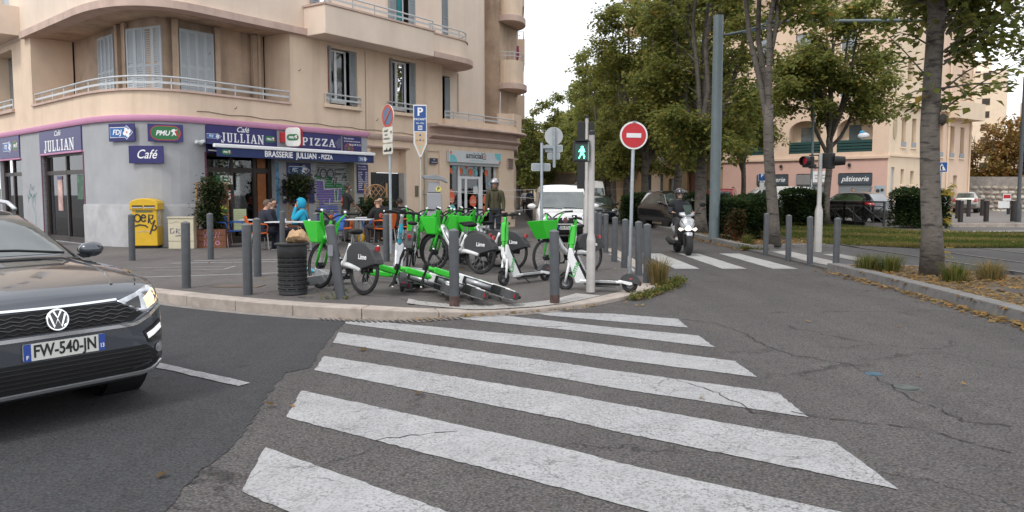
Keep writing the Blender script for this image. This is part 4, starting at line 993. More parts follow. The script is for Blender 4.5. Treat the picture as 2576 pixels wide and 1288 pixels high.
flat(b, 'pizza_centre', [(-.16 + .06 * math.cos(R_(k)), -.1 + .06 * math.sin(R_(k))) for k in range(0, 360, 30)], mat('salad', (.14, .2, .05), .8, var=.5, scale=40), d + .001)
b, d = board('wall_sign', 'navy lottery sign under the awning, above the small pizza board', WR(3.42, 2.28), .92, .44); lottery(b, 0, 0, .80, d, .30)
b, d = board('wall_sign', 'low navy board lettered Pizza, half hidden behind the trellis plant', WR(3.40, 1.63), 1.22, .72)
lettering(b, WHITE, [('Pizza', .17, T3(-.38, .22, d), dict(align='LEFT', bold=.015, depth=.001))])
b, d = board('menu_board', 'tall navy price board beside the graffiti shutter', WR(6.10, 2.06), .50, .95)
it = [('Pizza spéciales', .062, T3(-.21, .40, d), dict(align='LEFT', depth=.001)), ('sur Commande', .062, T3(-.21, .32, d), dict(align='LEFT', depth=.001))]
for k, wd_ in enumerate(('Anchois', 'Fromage', 'Mixte', 'Royale', 'Orientale', 'Végétarienne', 'Nordique', 'Chorizo', 'Figatelli')):
 it += [(wd_, .055, T3(-.21, .21 - k * .062, d), dict(align='LEFT', depth=.001, bold=.01)), ('%d.00' % (9 + k // 3), .055, T3(.21, .21 - k * .062, d), dict(align='RIGHT', depth=.001, bold=.01))]
lettering(b, WHITE, it); flat(b, 'footer', [(-.22, -.37), (.22, -.37), (.22, -.355), (-.22, -.355)], WHITE, d)
b, d = board('fascia_sign', 'navy fascia lettered Café Jullian above the left shop window', WL(-1.78, 3.10), 3.55, .66)
lettering(b, WHITE, [('Café', .21, T3(-.15, .22, d), dict(SCR, fit=.55))]); fitw(serif_word('JULLIAN', .32, T3(-.07, -.12, d)), 2.55).build('lettering', WHITE, b, fix=False)
b, d = board('fascia_sign', 'navy fascia with lottery and betting badges at the left picture edge', WL(-6.68, 3.10), 2.2, .72)
lottery(b, -.15, .02, 1.0, d, .38); betting(b, .72, .03, .62, d)
def cpt(u): 
 x, y = 2 * u * (1 - u) * -1.97 + u * u * -1.54, u * u * 3.06; dx, dy = -(2 * (1 - 2 * u) * -1.97 + 2 * u * -1.54), -(2 * u * 3.06); return x, y, dx, dy
def WCu(u, z, o=.05): x, y, dx, dy = cpt(u); return WC(x, y, z, dx, dy, o)
b, d = board('wall_sign', 'square navy sign with lottery badge on the rounded grey corner', WCu(.585, 3.16), .84, .46); lottery(b, 0, 0, .74, d, .36)
b, d = board('wall_sign', 'navy sign with green betting badge on the rounded grey corner', WCu(.245, 3.15), .86, .46); betting(b, 0, 0, .74, d)
b, d = board('wall_sign', 'navy sign lettered only Café on the rounded grey corner', WCu(.395, 2.58), .88, .46)
lettering(b, WHITE, [('Café', .33, T3(0, .0, d), SCR)])
b, d = board('shop_sign', 'white shop sign with teal corners over the glazed door', WR(12.2, 2.99, .08), 3.40, .44, mat('sign white', (.58, .60, .61), .5, var=.04), .12)
it = [('amicial', .33, T3(-.13, .06, d), dict(depth=.001, bold=.02, fit=1.05))]
lettering(b, mat('ink dark teal', (.02, .035, .045), .5), it); outline(b, 'house_mark', [(.42, -.05), (.42, .1), (.52, .18), (.62, .1), (.62, -.05)], .035, mat('ink dark teal'), d)
flat(b, 'house_dot', [(.52 + .05 * math.cos(R_(k)), .04 + .05 * math.sin(R_(k))) for k in range(0, 360, 45)], orm, d)
lettering(b, tealm, [("Votre service d'aide à domicile", .07, T3(.05, -.13, d), dict(depth=.001))])
flat(b, 'corner_shape', [(-1.65, .06), (-1.62, .07), (-1.4, .05), (-1.25, -.05), (-1.2, -.21), (-1.65, -.21)], tealm, d); flat(b, 'corner_shape', [(1.65, -.1), (1.45, -.08), (1.28, .02), (1.22, .21), (1.65, .21)], tealm, d)
flat(b, 'corner_dot', [(-1.58 + .07 * math.cos(R_(k)), .14 + .06 * math.sin(R_(k))) for k in range(0, 360, 30)], orm, d); flat(b, 'corner_dot', [(1.58 + .07 * math.cos(R_(k)), -.15 + .06 * math.sin(R_(k))) for k in range(0, 360, 30)], orm, d)
b, d = board('street_name_plate', 'small dark blue enamel street name plate beside the white shop sign', WR(9.76, 2.77), .42, .22, mat('enamel blue', (.015, .02, .06), .3))
lettering(b, WHITE, [('RUE', .06, T3(0, .05, d), dict(depth=.001)), ('CAMILLE JULLIAN', .04, T3(0, -.04, d), dict(depth=.001, bold=.01))])
b, d = board('notice', 'green letter box on the grey wall under the price board', WR(6.15, 1.28, .06), .34, .34, mat('box green', (.012, .06, .035), .4), .12, 'letter box')
lettering(b, WHITE, [('MENU', .05, T3(0, .1, d), dict(depth=.001))])
b, d = board('utility_box', 'small white electric box on the grey wall beside the pizza board', WR(2.86, 1.42, .05), .12, .12, WHITE, .08, 'box')
lb = anchor('projecting_sign', 'square white light box with red rim jutting from the facade beside PIZZA', 'sign', MR @ Matrix.Translation((2.92, -.42, 3.24)) @ Matrix.Rotation(R_(-66), 4, 'Z') @ Matrix.Rotation(R_(90), 4, 'X'))
MB().prism(rrect(.50, .58, .11, 5), -.08, .04).build('rim', mat('red plastic', (.45, .02, .025), .35), lb); MB().prism(rrect(.48, .56, .11, 5), .04, .07).build('face', mat('face white', (.66, .66, .62), .4), lb, bevel=.012)
betting(lb, 0, -.01, .40, .074, False); MB().box((-.33, 0, -.03), (.22, .3, .1)).build('bracket', mat('red plastic'), lb)
aw = anchor('awning', 'half open navy awning with white front bar over the cafe terrace', 'awning', MR)
MB().prism([(.0, 2.95), (-.62, 2.89), (-.62, 2.875), (0, 2.935)], .1, 5.98, 'YZ').build('cloth', NAVY2, aw)
MB().b2(.04, 6.04, -.70, -.60, 2.80, 2.90).build('front_bar', mat('white aluminium', (.78, .79, .8), .3, var=.02), aw, bevel=.02)
MB().b2(.12, 5.99, -.66, -.655, 2.56, 2.80).build('valance', NAVY2, aw)
for x in (.3, 5.7): MB().bar((x, -.02, 2.75), (x + .2, -.35, 2.72), .04).bar((x + .2, -.35, 2.72), (x, -.62, 2.83), .04).build('arm', RAIL, aw)
MB().tube([(-.15, -.15, 2.95), (.0, -.1, 2.92), (.12, -.1, 2.98)], [.05, .07, .05], 8).build('motor', RAIL, aw)
AM = Matrix.Translation((0, -.664, 0)) @ Matrix.Rotation(R_(90), 4, 'X')
aw_it = [('BRASSERIE', .235, AM @ T3(2.165, 2.68, 0), dict(bold=.025, depth=.001, fit=.99)), ('JULLIAN', .235, AM @ T3(3.18, 2.68, 0), dict(bold=.025, depth=.001, fit=.78)), ('- PIZZA', .19, AM @ T3(3.925, 2.675, 0), dict(bold=.025, depth=.001, fit=.56))]
lettering(aw, WHITE, aw_it)
tmp = thing('tmp', None, None); tmp.matrix_basis = AM
k0 = len(COL.objects)
betting(tmp, .42, 2.685, .32, 0, False); lottery(tmp, 5.5, 2.675, .38, 0, .17)
for c in list(tmp.children): c.parent = aw; c.matrix_local = AM
bpy.data.objects.remove(tmp)
b, d = board('door_sign', 'white plate with green betting badge behind the glass of the cafe door', WR(.98, 1.95, -.17), .40, .24, mat('face white'), .02); betting(b, 0, 0, .30, d, False)
flat(b, 'green_flag', [(-.36, -.12), (-.2, -.12), (-.2, .12), (-.36, .12)], GREENP, d)
b = anchor('round_sticker', 'round white and red sticker on the dark cafe door', 'sticker', WR(1.10, 1.52, -.19)); flat(b, 'rim', arc(0, 0, .15, 0, 345, 23), REDP, 0); flat(b, 'disc', arc(0, 0, .125, 0, 345, 23), WHITE, .002); flat(b, 'stripe', [(-.12, -.04), (.12, -.04), (.12, 0), (-.12, 0)], REDP, .004)
lettering(b, tealm, [('SERVICE', .045, T3(0, .05, .004), dict(depth=.001, bold=.02))])
b, d = board('door_sign', 'lime yellow sign at the foot of the cafe door beside the plant', WR(.72, 1.05, .05), .26, .34, mat('lime yellow', (.42, .5, .04), .5), .02)
flat(b, 'dark_badge', rrect(.18, .12, .05, 4, 0, .02), GREENP, d)
b, d = board('door_sign', 'red and green panel beside the plant in front of the cafe', WR(.55, 1.35, .05), .2, .5, mat('red panel', (.32, .03, .03), .5), .02)
b, d = board('menu_sheet', 'pale yellow menu sheet hanging behind the blue chairs', WR(1.02, .82, .35), .42, .62, mat('menu paper', (.50, .56, .33), .8, var=.08), .006, 'sheet')
lettering(b, mat('ink grey', (.12, .14, .08), .8), [('xxxxxxxxxxx'.replace('x', '—') , .04, T3(0, .24 - k * .055, d), dict(depth=.0005)) for k in range(8)])
o = MB().loft([[Vector((.18, 34.95 + t, 7.0 + h)) for t, h in ((0, 0), (.1, 0), (.1, .02), (0, .02))], [Vector((.32, 35.0 + t, 7.6)) for t in (0, .05)] + [Vector((.30, 35.1, 8.0)), Vector((.2, 35, 8.0))]]).build('cloth', mat('magenta cloth', (.22, .02, .08), .9)); tag(o, 'magenta cloth hung out on the rounded upper balcony', 'cloth')
# FAR BUILDINGS
PEACH = mat('peach render', (.67, .50, .375), .9, var=.06, scale=1, streak=.15, sscale=.4, dirt=(.4, .26, .18))
SALMON = mat('salmon render', (.60, .385, .32), .9, var=.05, scale=1.5)
CREAM = mat('cream render', (.70, .56, .41), .9, var=.06, scale=1, streak=.2, sscale=.5, dirt=(.42, .3, .2))
OCHRE = mat('ochre render', (.47, .31, .18), .9, var=.1, scale=1, streak=.3, sscale=.6, dirt=(.25, .17, .1))
GREENB = mat('dark green railing', (.018, .06, .055), .5, var=.15)
STEELS = mat('grey steel shutter', (.25, .275, .29), .5, var=.08)
PC = Vector((24.4, 51.5)); za = math.radians(-44)
PM = Matrix.Translation((PC.x, PC.y, 0)) @ Matrix.Rotation(R_(-42), 4, 'Z')
bake = thing('bakery_building', 'peach and cream corner block with a salmon ground floor and closed bakery', 'building', (PC.x, PC.y, 0), R_(-42))
def bpart(mb, name, m, parent=None, **k): return mb.build(name, m, parent or bake, **k)
Z1, Z2 = 3.95, 7.2
w = MB(); wallgrid(w, -11.6, 0, 0, Z1, [(-8.9, -6.6, .2, 2.95), (-6.0, -3.7, .2, 2.95), (-3.1, -.95 + .0, .2, 2.95)], depth=.2); bpart(w, 'salmon_wall', SALMON)
w = MB(); wallgrid(w, -11.6, 0, Z1, 17, [(-10.3, -7.9, 4.35, 6.6), (-6.6, -4.4, 4.35, 6.6), (-3.3, -1.0, 4.35, 6.6), (-9.3, -8.2, 8, 9.6), (-6.3, -5.2, 8, 9.6), (-3.3, -2.2, 8, 9.6), (-9.3, -8.2, 11, 12.6), (-6.3, -5.2, 11, 12.6), (-3.3, -2.2, 11, 12.6)], depth=.9); bpart(w, 'peach_wall', PEACH)
for x0, x1 in ((-10.3, -7.9), (-6.6, -4.4), (-3.3, -1.0)):
 xm = (x0 + x1) / 2; r = (x1 - x0) / 2
 ar = MB()
 for s_ in (-1, 1):
  P = [(xm + s_ * r, 6.6), (xm + s_ * r, 5.9)] + [(xm + s_ * r * math.cos(R_(a)), 5.9 + .7 * math.sin(R_(a))) for a in range(10, 91, 16)]
  ar.prism(P, -.001, .3, 'XZ')
 bpart(ar, 'arch_head', PEACH)
 bpart(MB().quad((x0, .88, 4.3), (x1, .88, 4.3), (x1, .88, 6.7), (x0, .88, 6.7)), 'loggia_back', CREAM)
 rl = bpart(MB().b2(x0 + .02, x1 - .02, .06, .10, 4.3, 5.15), 'railing', GREENB)
 for k in range(4): MB().b2(x0 + .02, x1 - .02, .0, .05, 4.36 + k * .2, 4.5 + k * .2).build('slat', GREENB, rl)
 bpart(MB().b2(x0 + .5, x0 + 1.3, .85, .87, 4.3, 6.2), 'window', PANE)
for (a, b, c, d) in [(-9.3, -8.2, 8, 9.6), (-6.3, -5.2, 8, 9.6), (-3.3, -2.2, 8, 9.6), (-9.3, -8.2, 11, 12.6), (-6.3, -5.2, 11, 12.6), (-3.3, -2.2, 11, 12.6)]:
 fr = bpart(MB().b2(a, b, .2, .25, c, d), 'window', PVC); MB().b2(a + .08, b - .08, .18, .195, c + .08, d - .08).build('pane', PANE, fr)
bpart(MB().b2(-11.7, .12, -.14, 0, Z1 - .08, Z1 + .12), 'cornice', PEACH, bevel=.02)
for k, (x0, x1) in enumerate(((-8.9, -6.6), (-6.0, -3.7), (-3.1, -.95))):
 s_ = bpart(MB().b2(x0, x1, .12, .18, .2, 2.2), 'rolling_shutter', STEELS)
 sl_ = MB().b2(x0, x1, .09, .12, 0, .085).data('slat'); sl_.materials.append(STEELS)
 for i in range(18): o = link('slat', sl_, None, s_); o.location = (0, 0, .22 + i * .11)
 f_ = bpart(MB().b2(x0 - .03, x1 + .03, -.03, .12, 2.2, 2.9), 'shop_fascia', mat('fascia slate', (.055, .07, .085), .5) if k != 1 else mat('fascia grey', (.23, .22, .22), .6))
 if k != 1:
  lettering(f_, WHITE, [('boucherie' if k == 0 else 'pâtisserie', .48, wallM((x0 + x1) / 2, -.035, 2.55), dict(shear=.3, bold=.012, depth=.002, sx=.95))])
 else:
  n_ = bpart(MB().b2(-4.9, -3.75, -.06, -.03, 2.35, 3.1), 'banner', WHITE); lettering(n_, mat('ink grey'), [('CHARGEMENT', .13, wallM(-4.3, -.065, 2.82), dict(bold=.02, depth=.002)), ('PROPRIÉTAIRE', .12, wallM(-4.3, -.065, 2.62), dict(bold=.02, depth=.002))])
pst = bpart(MB().b2(-.75, -.12, -.04, 0, 1.1, 2.1), 'poster', mat('poster sky', (.3, .38, .42), .5, var=.3, scale=3))
for q, c in (((-.55, 1.75), .13), ((-.28, 1.8), .11)): flat(pst, 'printed_head', [(q[0] + c * math.cos(R_(a)), 0) for a in ()] or [(0, 0), (0, 0), (0, 0)], INSIDE, 0) if False else MB().ball((q[0], -.04, q[1]), c, 8, 6, (1, .05, 1)).build('printed_head', INSIDE, pst)
MB().b2(-.72, -.16, -.05, -.041, 1.12, 1.5).build('printed_figure', mat('print orange', (.5, .25, .12), .6, var=.3), pst)
for x in (-7.1, -4.7, -2.4): bpart(MB().ball((x, -.1, 3.5), .12, 8, 5), 'wall_lamp', blk)
bpart(MB().quad((-11.6, .8, 0), (0, .8, 0), (0, .8, 4), (-11.6, .8, 4)), 'interior', INSIDE)
QM = Matrix.Rotation(R_(80), 4, 'Z') @ Matrix.Diagonal((.74, 1, 1, 1))
w = MB(); opsR = [(.6, 1.25, .2, 3.3), (2.4, 3.0, 2.2, 3.2), (4.2, 4.85, 2.2, 3.1), (2.3, 3.1, 4.7, 6.6), (4.2, 5.0, 4.7, 6.6)]
wallgrid(w, 0, 6.2, 0, 8, opsR, depth=.3); 
for a in range(0, 360, 30): pass
w.xf(QM); bpart(w, 'cream_wall', CREAM)
w = MB(); wallgrid(w, 0, 7, 8, 17, [(3, 4, 9, 10.6), (3, 4, 12, 13.6)], depth=.3); w.xf(QM); bpart(w, 'cream_wall', CREAM)
w = MB(); ops2 = [(7.0, 7.8, .3, 3.0), (9.3, 10.0, .5, 3.1), (13.0, 13.9, .5, 2.9), (7.1, 8, 4.2, 6.4), (9.6, 10.5, 4.2, 6.4), (12.0, 12.9, 4.2, 6.4), (14.2, 15.1, 4.2, 6.4), (14, 15, 8.5, 10.5)]
wallgrid(w, 6.2, 16.5, 0, 14, ops2, depth=.3); w.xf(QM); bpart(w, 'peach_wall', PEACH)
for (a, b, c, d) in opsR[1:] + ops2:
 k = MB().b2(a, b, .24, .28, c, d); k.xf(QM); fr = bpart(k, 'window', mat('old shutter beige', (.42, .33, .22), .7, var=.1) if c > 3.5 else SHUT); 
 k = MB().b2(a - .1, b + .1, -.1, .05, c - .14, c - .04); k.xf(QM); k.build('sill', CREAM, fr)
 if c > 3.5: k = MB().b2(a, b, -.05, -.02, c, c + .3); k.xf(QM); k.build('rail', SHUT2, fr)
k = MB().b2(.62, 1.2, .1, .2, .2, 3.3); k.xf(QM); bpart(k, 'door', SHUT)
k = MB().b2(0, 6.2, -.12, 0, 4.0, 4.14); k.xf(QM); bpart(k, 'cornice', CREAM)
k = MB().b2(11, 17.0, -.8, .2, 6.9, 8.1); k.xf(QM); bpart(k, 'balcony', CREAM)
k = MB().b2(0, 11, -.25, .0, 7.3, 7.5); k.xf(QM); bpart(k, 'cornice', CREAM)
k = MB().lathe([(.52, 0), (.52, .06)], 20, (0, 0, 0)); k.xf(QM @ Matrix.Translation((1.0, -.0, 5.9)) @ Matrix.Rotation(R_(90), 4, 'X') @ Matrix.Scale(.62, 4, (1, 0, 0)) @ Matrix.Scale(1.5, 4, (0, 1, 0))); bpart(k, 'oval_window', mat('old shutter beige'))
for x in (6.2, 11.4, 16.3): k = MB().tube([(x, -.08, 0), (x, -.08, 12)], .06, 6); k.xf(QM); bpart(k, 'drain_pipe', CREAM)
k = MB().prism([(-11.6, 0), (0, 0), tuple((QM @ Vector((16.5, 0, 0)))[:2]), (-4, 18)], 14.2, 17.1); bpart(k, 'attic', PEACH)
laun = MB().ball((0, 0, 0), .3, 10, 6, (1.3, .6, .7)).build('laundry', mat('white cloth', (.6, .62, .65), .9)); laun.matrix_basis = PM @ Matrix.Translation((-1.6, .1, 5.4)); tag(laun, 'white and blue laundry on the railing of the arched balcony', 'laundry')
MB().ball((-.1, 0, .22), .18, 8, 5, (1, .7, .7)).build('blue_cloth', mat('blue cloth', (.05, .3, .5), .9), laun)
old = thing('old_house', 'low ochre house with shuttered shop left of the bakery block', 'house', (0, 0, 0))
A_ = PM @ Vector((-11.6, 0, 0)); OM = Matrix.Translation((A_.x, A_.y, 0)) @ Matrix.Rotation(R_(-62), 4, 'Z')
def opart(mb, name, m): mb.xf(OM); return mb.build(name, m, old)
opart(wallgrid(MB(), -14, 0, 0, 5.6, [(-1.9, -.9, .2, 2.6), (-4.0, -2.6, .2, 3.4), (-6.3, -5.3, .2, 2.8), (-9.3, -7.0, .2, 3.2), (-12.5, -11.5, .3, 2.6), (-11.5, -10.6, 3.9, 5.1), (-8, -7, 3.9, 5.1)], depth=.3), 'wall', OCHRE)
opart(MB().b2(-14, 0, -.1, 0, 3.55, 3.7), 'cornice', OCHRE)
opart(MB().prism([(-14.2, -.2), (.2, -.2), (.2, 6), (-14.2, 6)], 5.6, 5.8), 'roof', mat('roof tile', (.3, .13, .07), .9, var=.3, scale=6))
for (a, b, c, d, m) in ((-1.9, -.9, .2, 2.6, STEELS), (-4.0, -2.6, .2, 3.4, mat('brown door', (.16, .05, .03), .6)), (-6.3, -5.3, .2, 2.8, STEELS), (-9.3, -7.0, .2, 3.2, mat('mural grey', (.05, .055, .06), .6, var=.9, scale=3)), (-12.5, -11.5, .3, 2.6, CREAM), (-11.5, -10.6, 3.9, 5.1, SHUT2), (-8, -7, 3.9, 5.1, SHUT2)):
 opart(MB().b2(a, b, .22, .27, c, d), 'door' if c < 1 else 'window', m)
pq = opart(MB().prism([(-1.7, 4.15), (-.5, 4.15), (-.42, 4.6), (-.8, 5.1), (-1.4, 5.1), (-1.78, 4.6)], -.06, .0, 'XZ'), 'shop_plaque', mat('plaque cream', (.55, .5, .42), .7))
lb_ = MB()
for t_, z_ in (('A la', 4.8), ('Pharmacie'[:4] + 'isserie', 4.42)): lb_.mesh(text(t_ if t_ == 'A la' else 'Fleuriste', .26, .002, 0, .2, M=wallM(-1.1, -.07, z_)))
lb_.xf(OM); lb_.build('lettering', mat('ink grey'), pq, fix=False)
tall = thing('apartment_block', 'tall peach apartment block with rounded bays rising behind the trees', 'building', (19.5, 62, 0), R_(-30))
wallgrid(MB(), -9, 9, 0, 26, [(-6 + 4 * i, -4.8 + 4 * i, 7 + 3 * j, 8.7 + 3 * j) for i in range(4) for j in range(6)], depth=.5).build('wall', PEACH, tall)
MB().b2(-9, 9, .5, 12, 0, 26).build('inner_wall', CREAM, tall)
for i in range(4):
 for j in range(6):
  f_ = MB().b2(-6 + 4 * i, -4.8 + 4 * i, .3, .35, 7 + 3 * j, 8.7 + 3 * j).build('window', SHUT, tall); MB().b2(-5.9 + 4 * i, -5.45 + 4 * i, .28, .30, 7.1 + 3 * j, 8.6 + 3 * j).build('pane', PANE, f_)
for j in range(6):
 P = [(-9 + 3.2 * math.cos(R_(a)), 2 + 3.2 * math.sin(R_(a))) for a in range(160, 330, 12)]
 MB().prism(P + [(-7, 2)], 6.2 + 3 * j, 7.3 + 3 * j).build('balcony', CREAM, tall)
tal2 = thing('apartment_block', 'beige apartment block with a curved balcony at the top, behind the bakery block', 'building', (26.5, 70, 0), R_(-20))
MB().b2(-6, 8, 0, 14, 0, 30).build('wall', CREAM, tal2)
for j in range(6):
 P = [(0 + 6 * math.cos(R_(a)), .5 + 2.4 * math.sin(R_(a))) for a in range(180, 361, 12)]
 MB().prism(P, 14.6 + 3 * j - 3, 15.6 + 3 * j - 3).build('balcony', CREAM, tal2)
 MB().b2(-3.5, -2.2, -.05, .0, 12.8 + 3 * j, 14.4 + 3 * j).build('window', mat('pale green shutter', (.3, .48, .4), .6), tal2); MB().b2(5.6, 6.4, -.05, 0, 12.8 + 3 * j, 14.4 + 3 * j).build('window', PANE, tal2)
for (x, y, w_, h, lab, m) in ((108, 190, 16, 30, 'pale far tower block with rooftop lift housing on the right skyline', CREAM), (122, 205, 9, 33, 'narrow pale tower standing just right of the wider far tower', BEIGE2), (139, 200, 16, 26, 'pale far block at the right picture edge behind bare trees', BEIGE2), (160, 240, 30, 20, 'long low pale block far behind the lamp post', CREAM)):
 t = thing('far_building', lab, 'building', (x, y, 0), R_(-25))
 MB().b2(-w_ / 2, w_ / 2, 0, 14, 0, h).build('wall', m, t); MB().b2(-w_ / 4, w_ / 8, 3, 8, h, h + 3).build('lift_housing', BEIGE2, t)
 wm = MB().b2(0, 1.6, -.12, .0, 0, 1.5).data('window'); wm.materials.append(INSIDE)
 for j in range(int(h / 3)):
  for i in range(int(w_ / 3.4)): o = link('window', wm, None, t); o.location = (-w_ / 2 + 1.2 + i * 3.4, 0, 1.5 + j * 3)
# stone wall on the right with picked out stones
STN = mat('rubble stone', (.36, .31, .25), .9, var=.35, scale=6, bump=.4, bscale=20)
sw = thing('stone_wall', 'rubble stone wall with pale stones behind the parked cars on the right', 'wall', (38, 62, 0), R_(8))
MB().b2(-4, 34, .08, .5, 0, 2.9).build('mortar_core', mat('mortar', (.25, .22, .19), .95, var=.3, scale=4, bump=.4, bscale=20), sw)
stm = []
for k in range(6):
 b_ = MB().ball((0, 0, 0), .5, 7, 5, (1, .35, .62)); b_.v = [v * rnd.uniform(.85, 1.15) for v in b_.v]; me = b_.data('stone', True); me.materials.append([STN, mat('rubble pale', (.48, .43, .36), .9, var=.25, scale=6), mat('rubble brown', (.28, .22, .17), .9, var=.3, scale=6)][k % 3]); stm.append(me)
n_ = 0
for r in range(8):
 x = -4 + rnd.uniform(0, .3)
 while x < 26 and n_ < 290:
  wd = rnd.uniform(.35, .85); o = link('stone', rnd.choice(stm), None, sw); n_ += 1
  o.location = (x + wd / 2, .10, .2 + r * .36 + rnd.uniform(-.04, .04)); o.scale = (wd * .98, 1, rnd.uniform(.5, .62)); o.rotation_euler = (0, rnd.uniform(-.15, .15), 0); x += wd
aw_ = thing('stone_wall', 'long brown stone wall seen between the avenue tree trunks', 'wall', (16.5, 78, 0), R_(-8))
MB().b2(-14, 3, 0, .5, 0, 3.6).build('wall_face', mat('stone wall brown', (.24, .19, .15), .95, var=.45, scale=3.5, bump=.6, bscale=8), aw_); MB().b2(-14, 3, -.1, .6, 3.6, 3.75).build('coping', OCHRE, aw_)
fe = thing('fence', 'dark railing fence along the pavement beside the far end of the cafe block', 'fence', (1.05, 42, .14))
MB().b2(-.02, .02, 0, 16, .05, 1.2).build('panel', mat('fence black', (.02, .022, .024), .5), fe)
for k in range(9): MB().b2(-.04, .04, k * 2 - .03, k * 2 + .03, 0, 1.3).build('post', mat('fence black'), fe)
for (x, y, w_, h, m, lab) in ((-.5, 118, 6, 7, OCHRE, 'small ochre house closing the far end of the pavement'), (6, 170, 10, 10, CREAM, 'pale house far down the avenue between trunks')):
 t = thing('far_house', lab, 'house', (x, y, 0)); MB().b2(-w_ / 2, w_ / 2, 0, 8, 0, h).build('wall', m, t); MB().prism([(-w_ / 2 - .4, h), (w_ / 2 + .4, h), (0, h + 2)], -.3, 8.3, 'XZ').build('roof', mat('roof tile'), t)
 for k in range(2): MB().b2(-w_ / 4 + k * w_ / 2 - .5, -w_ / 4 + k * w_ / 2 + .5, -.05, 0, h * .5, h * .5 + 1.6).build('window', INSIDE, t)
hl = MB(); hn = 40
V = [];
for i in range(hn + 1):
 x = -500 + 1000 * i / hn; hgt = 22 + 16 * math.sin(i * .7) + 9 * math.sin(i * 1.9 + 1)
 V += [Vector((x, 520, -2)), Vector((x, 560, max(6, hgt) * .7))]
hl._add(V, [(2 * i, 2 * i + 2, 2 * i + 3, 2 * i + 1) for i in range(hn)]); struct('hills', hl, mat('far hill', (.12, .13, .11), 1, var=.3, scale=.02))
# TREES
BARK = mat('bark grey brown', (.125, .108, .094), .95, var=.32, scale=5, bump=.9, bscale=14, stain=.5, sscale=2.5, dirt=(.05, .045, .04))
_n, _l = BARK.node_tree.nodes, BARK.node_tree.links; _b = _n['Principled BSDF']; _o = _b.inputs['Base Color'].links[0].from_socket
_mp = _n.new('ShaderNodeMapping'); _mp.inputs['Scale'].default_value = (2.2, 2.2, 11); _l.new(_n['Texture Coordinate'].outputs['Object'], _mp.inputs['Vector'])
_q = _n.new('ShaderNodeTexNoise'); _q.inputs['Scale'].default_value = 1.6; _q.inputs['Detail'].default_value = 6; _l.new(_mp.outputs[0], _q.inputs['Vector'])
_r = _n.new('ShaderNodeMapRange'); _r.inputs[1].default_value = .55; _r.inputs[2].default_value = .66; _r.inputs[4].default_value = .8; _l.new(_q.outputs['Fac'], _r.inputs[0])
_m = _n.new('ShaderNodeMix'); _m.data_type = 'RGBA'; _l.new(_r.outputs[0], _m.inputs[0]); _l.new(_o, _m.inputs[6]); _m.inputs[7].default_value = (.025, .022, .02, 1); _l.new(_m.outputs[2], _b.inputs['Base Color'])
BARK2 = mat('bark dark', (.05, .043, .038), .95, var=.3, scale=5, bump=.5, bscale=14)
def leafmat(name, cols):
 if name in MATS: return MATS[name]
 m = bpy.data.materials.new(name); m.use_nodes = True; n, l = m.node_tree.nodes, m.node_tree.links; b = n['Principled BSDF']
 b.inputs['Roughness'].default_value = .55; b.inputs['Specular IOR Level'].default_value = .3
 at_ = n.new('ShaderNodeAttribute'); at_.attribute_name = 'tone'; at_.attribute_type = 'GEOMETRY'
 cr = n.new('ShaderNodeValToRGB'); e = cr.color_ramp.elements
 for i, (p, c) in enumerate(cols):
  if i < 2: q = e[i]; q.position = p
  else: q = e.new(p)
  q.color = (*c, 1)
 l.new(at_.outputs['Fac'], cr.inputs[0]); l.new(cr.outputs[0], b.inputs['Base Color'])
 tr = n.new('ShaderNodeBsdfTranslucent'); l.new(cr.outputs[0], tr.inputs[0]); mx = n.new('ShaderNodeMixShader'); mx.inputs[0].default_value = .58
 l.new(b.outputs[0], mx.inputs[1]); l.new(tr.outputs[0], mx.inputs[2]); l.new(mx.outputs[0], n['Material Output'].inputs[0]); MATS[name] = m; return m
LEAF = leafmat('linden leaves', [(0, (.10, .13, .036)), (.45, (.22, .245, .066)), (.75, (.33, .305, .078)), (.90, (.40, .30, .065)), (1, (.38, .22, .045))])
LEAF_D = leafmat('hedge leaves', [(0, (.018, .036, .012)), (.6, (.042, .075, .024)), (1, (.10, .135, .05))])
LEAF_A = leafmat('autumn leaves', [(0, (.15, .15, .04)), (.4, (.30, .21, .06)), (.7, (.36, .17, .06)), (1, (.48, .32, .09))])
def leaf_cloud(pts, size, seed, tone=None, droop=.4, fold=True):
 """leaf shaped faces, a folded kite each; pts = (position, outward dir)"""
 r = random.Random(seed); V = []; F = []; T = []
 for i, (p, d) in enumerate(pts):
  s_ = size * r.uniform(.65, 1.25)
  ax = Vector((d.x + r.uniform(-1, 1), d.y + r.uniform(-1, 1), d.z * .4 - droop + r.uniform(-.7, .7)))
  ax = ax.normalized() if ax.length > 1e-3 else Vector((1, 0, 0))
  sd = ax.cross(Vector((r.uniform(-.4, .4), r.uniform(-.4, .4), 1))).normalized(); up = sd.cross(ax)
  k = len(V); w = s_ * .42
  V += [p, p + ax * s_ * .45 + sd * w + up * s_ * .12, p + ax * s_ + up * -.05 * s_, p + ax * s_ * .45 - sd * w + up * s_ * .12]
  F += [(k, k + 1, k + 2, k + 3)] if not fold else [(k, k + 1, k + 2), (k, k + 2, k + 3)]
  t = tone(i) if tone else r.random()
  T += [t] * (1 if not fold else 2)
 me = bpy.data.meshes.new('foliage'); me.from_pydata([tuple(v) for v in V], [], F)
 a = me.attributes.new('tone', 'FLOAT', 'FACE'); a.data.foreach_set('value', T); me.update(); return me
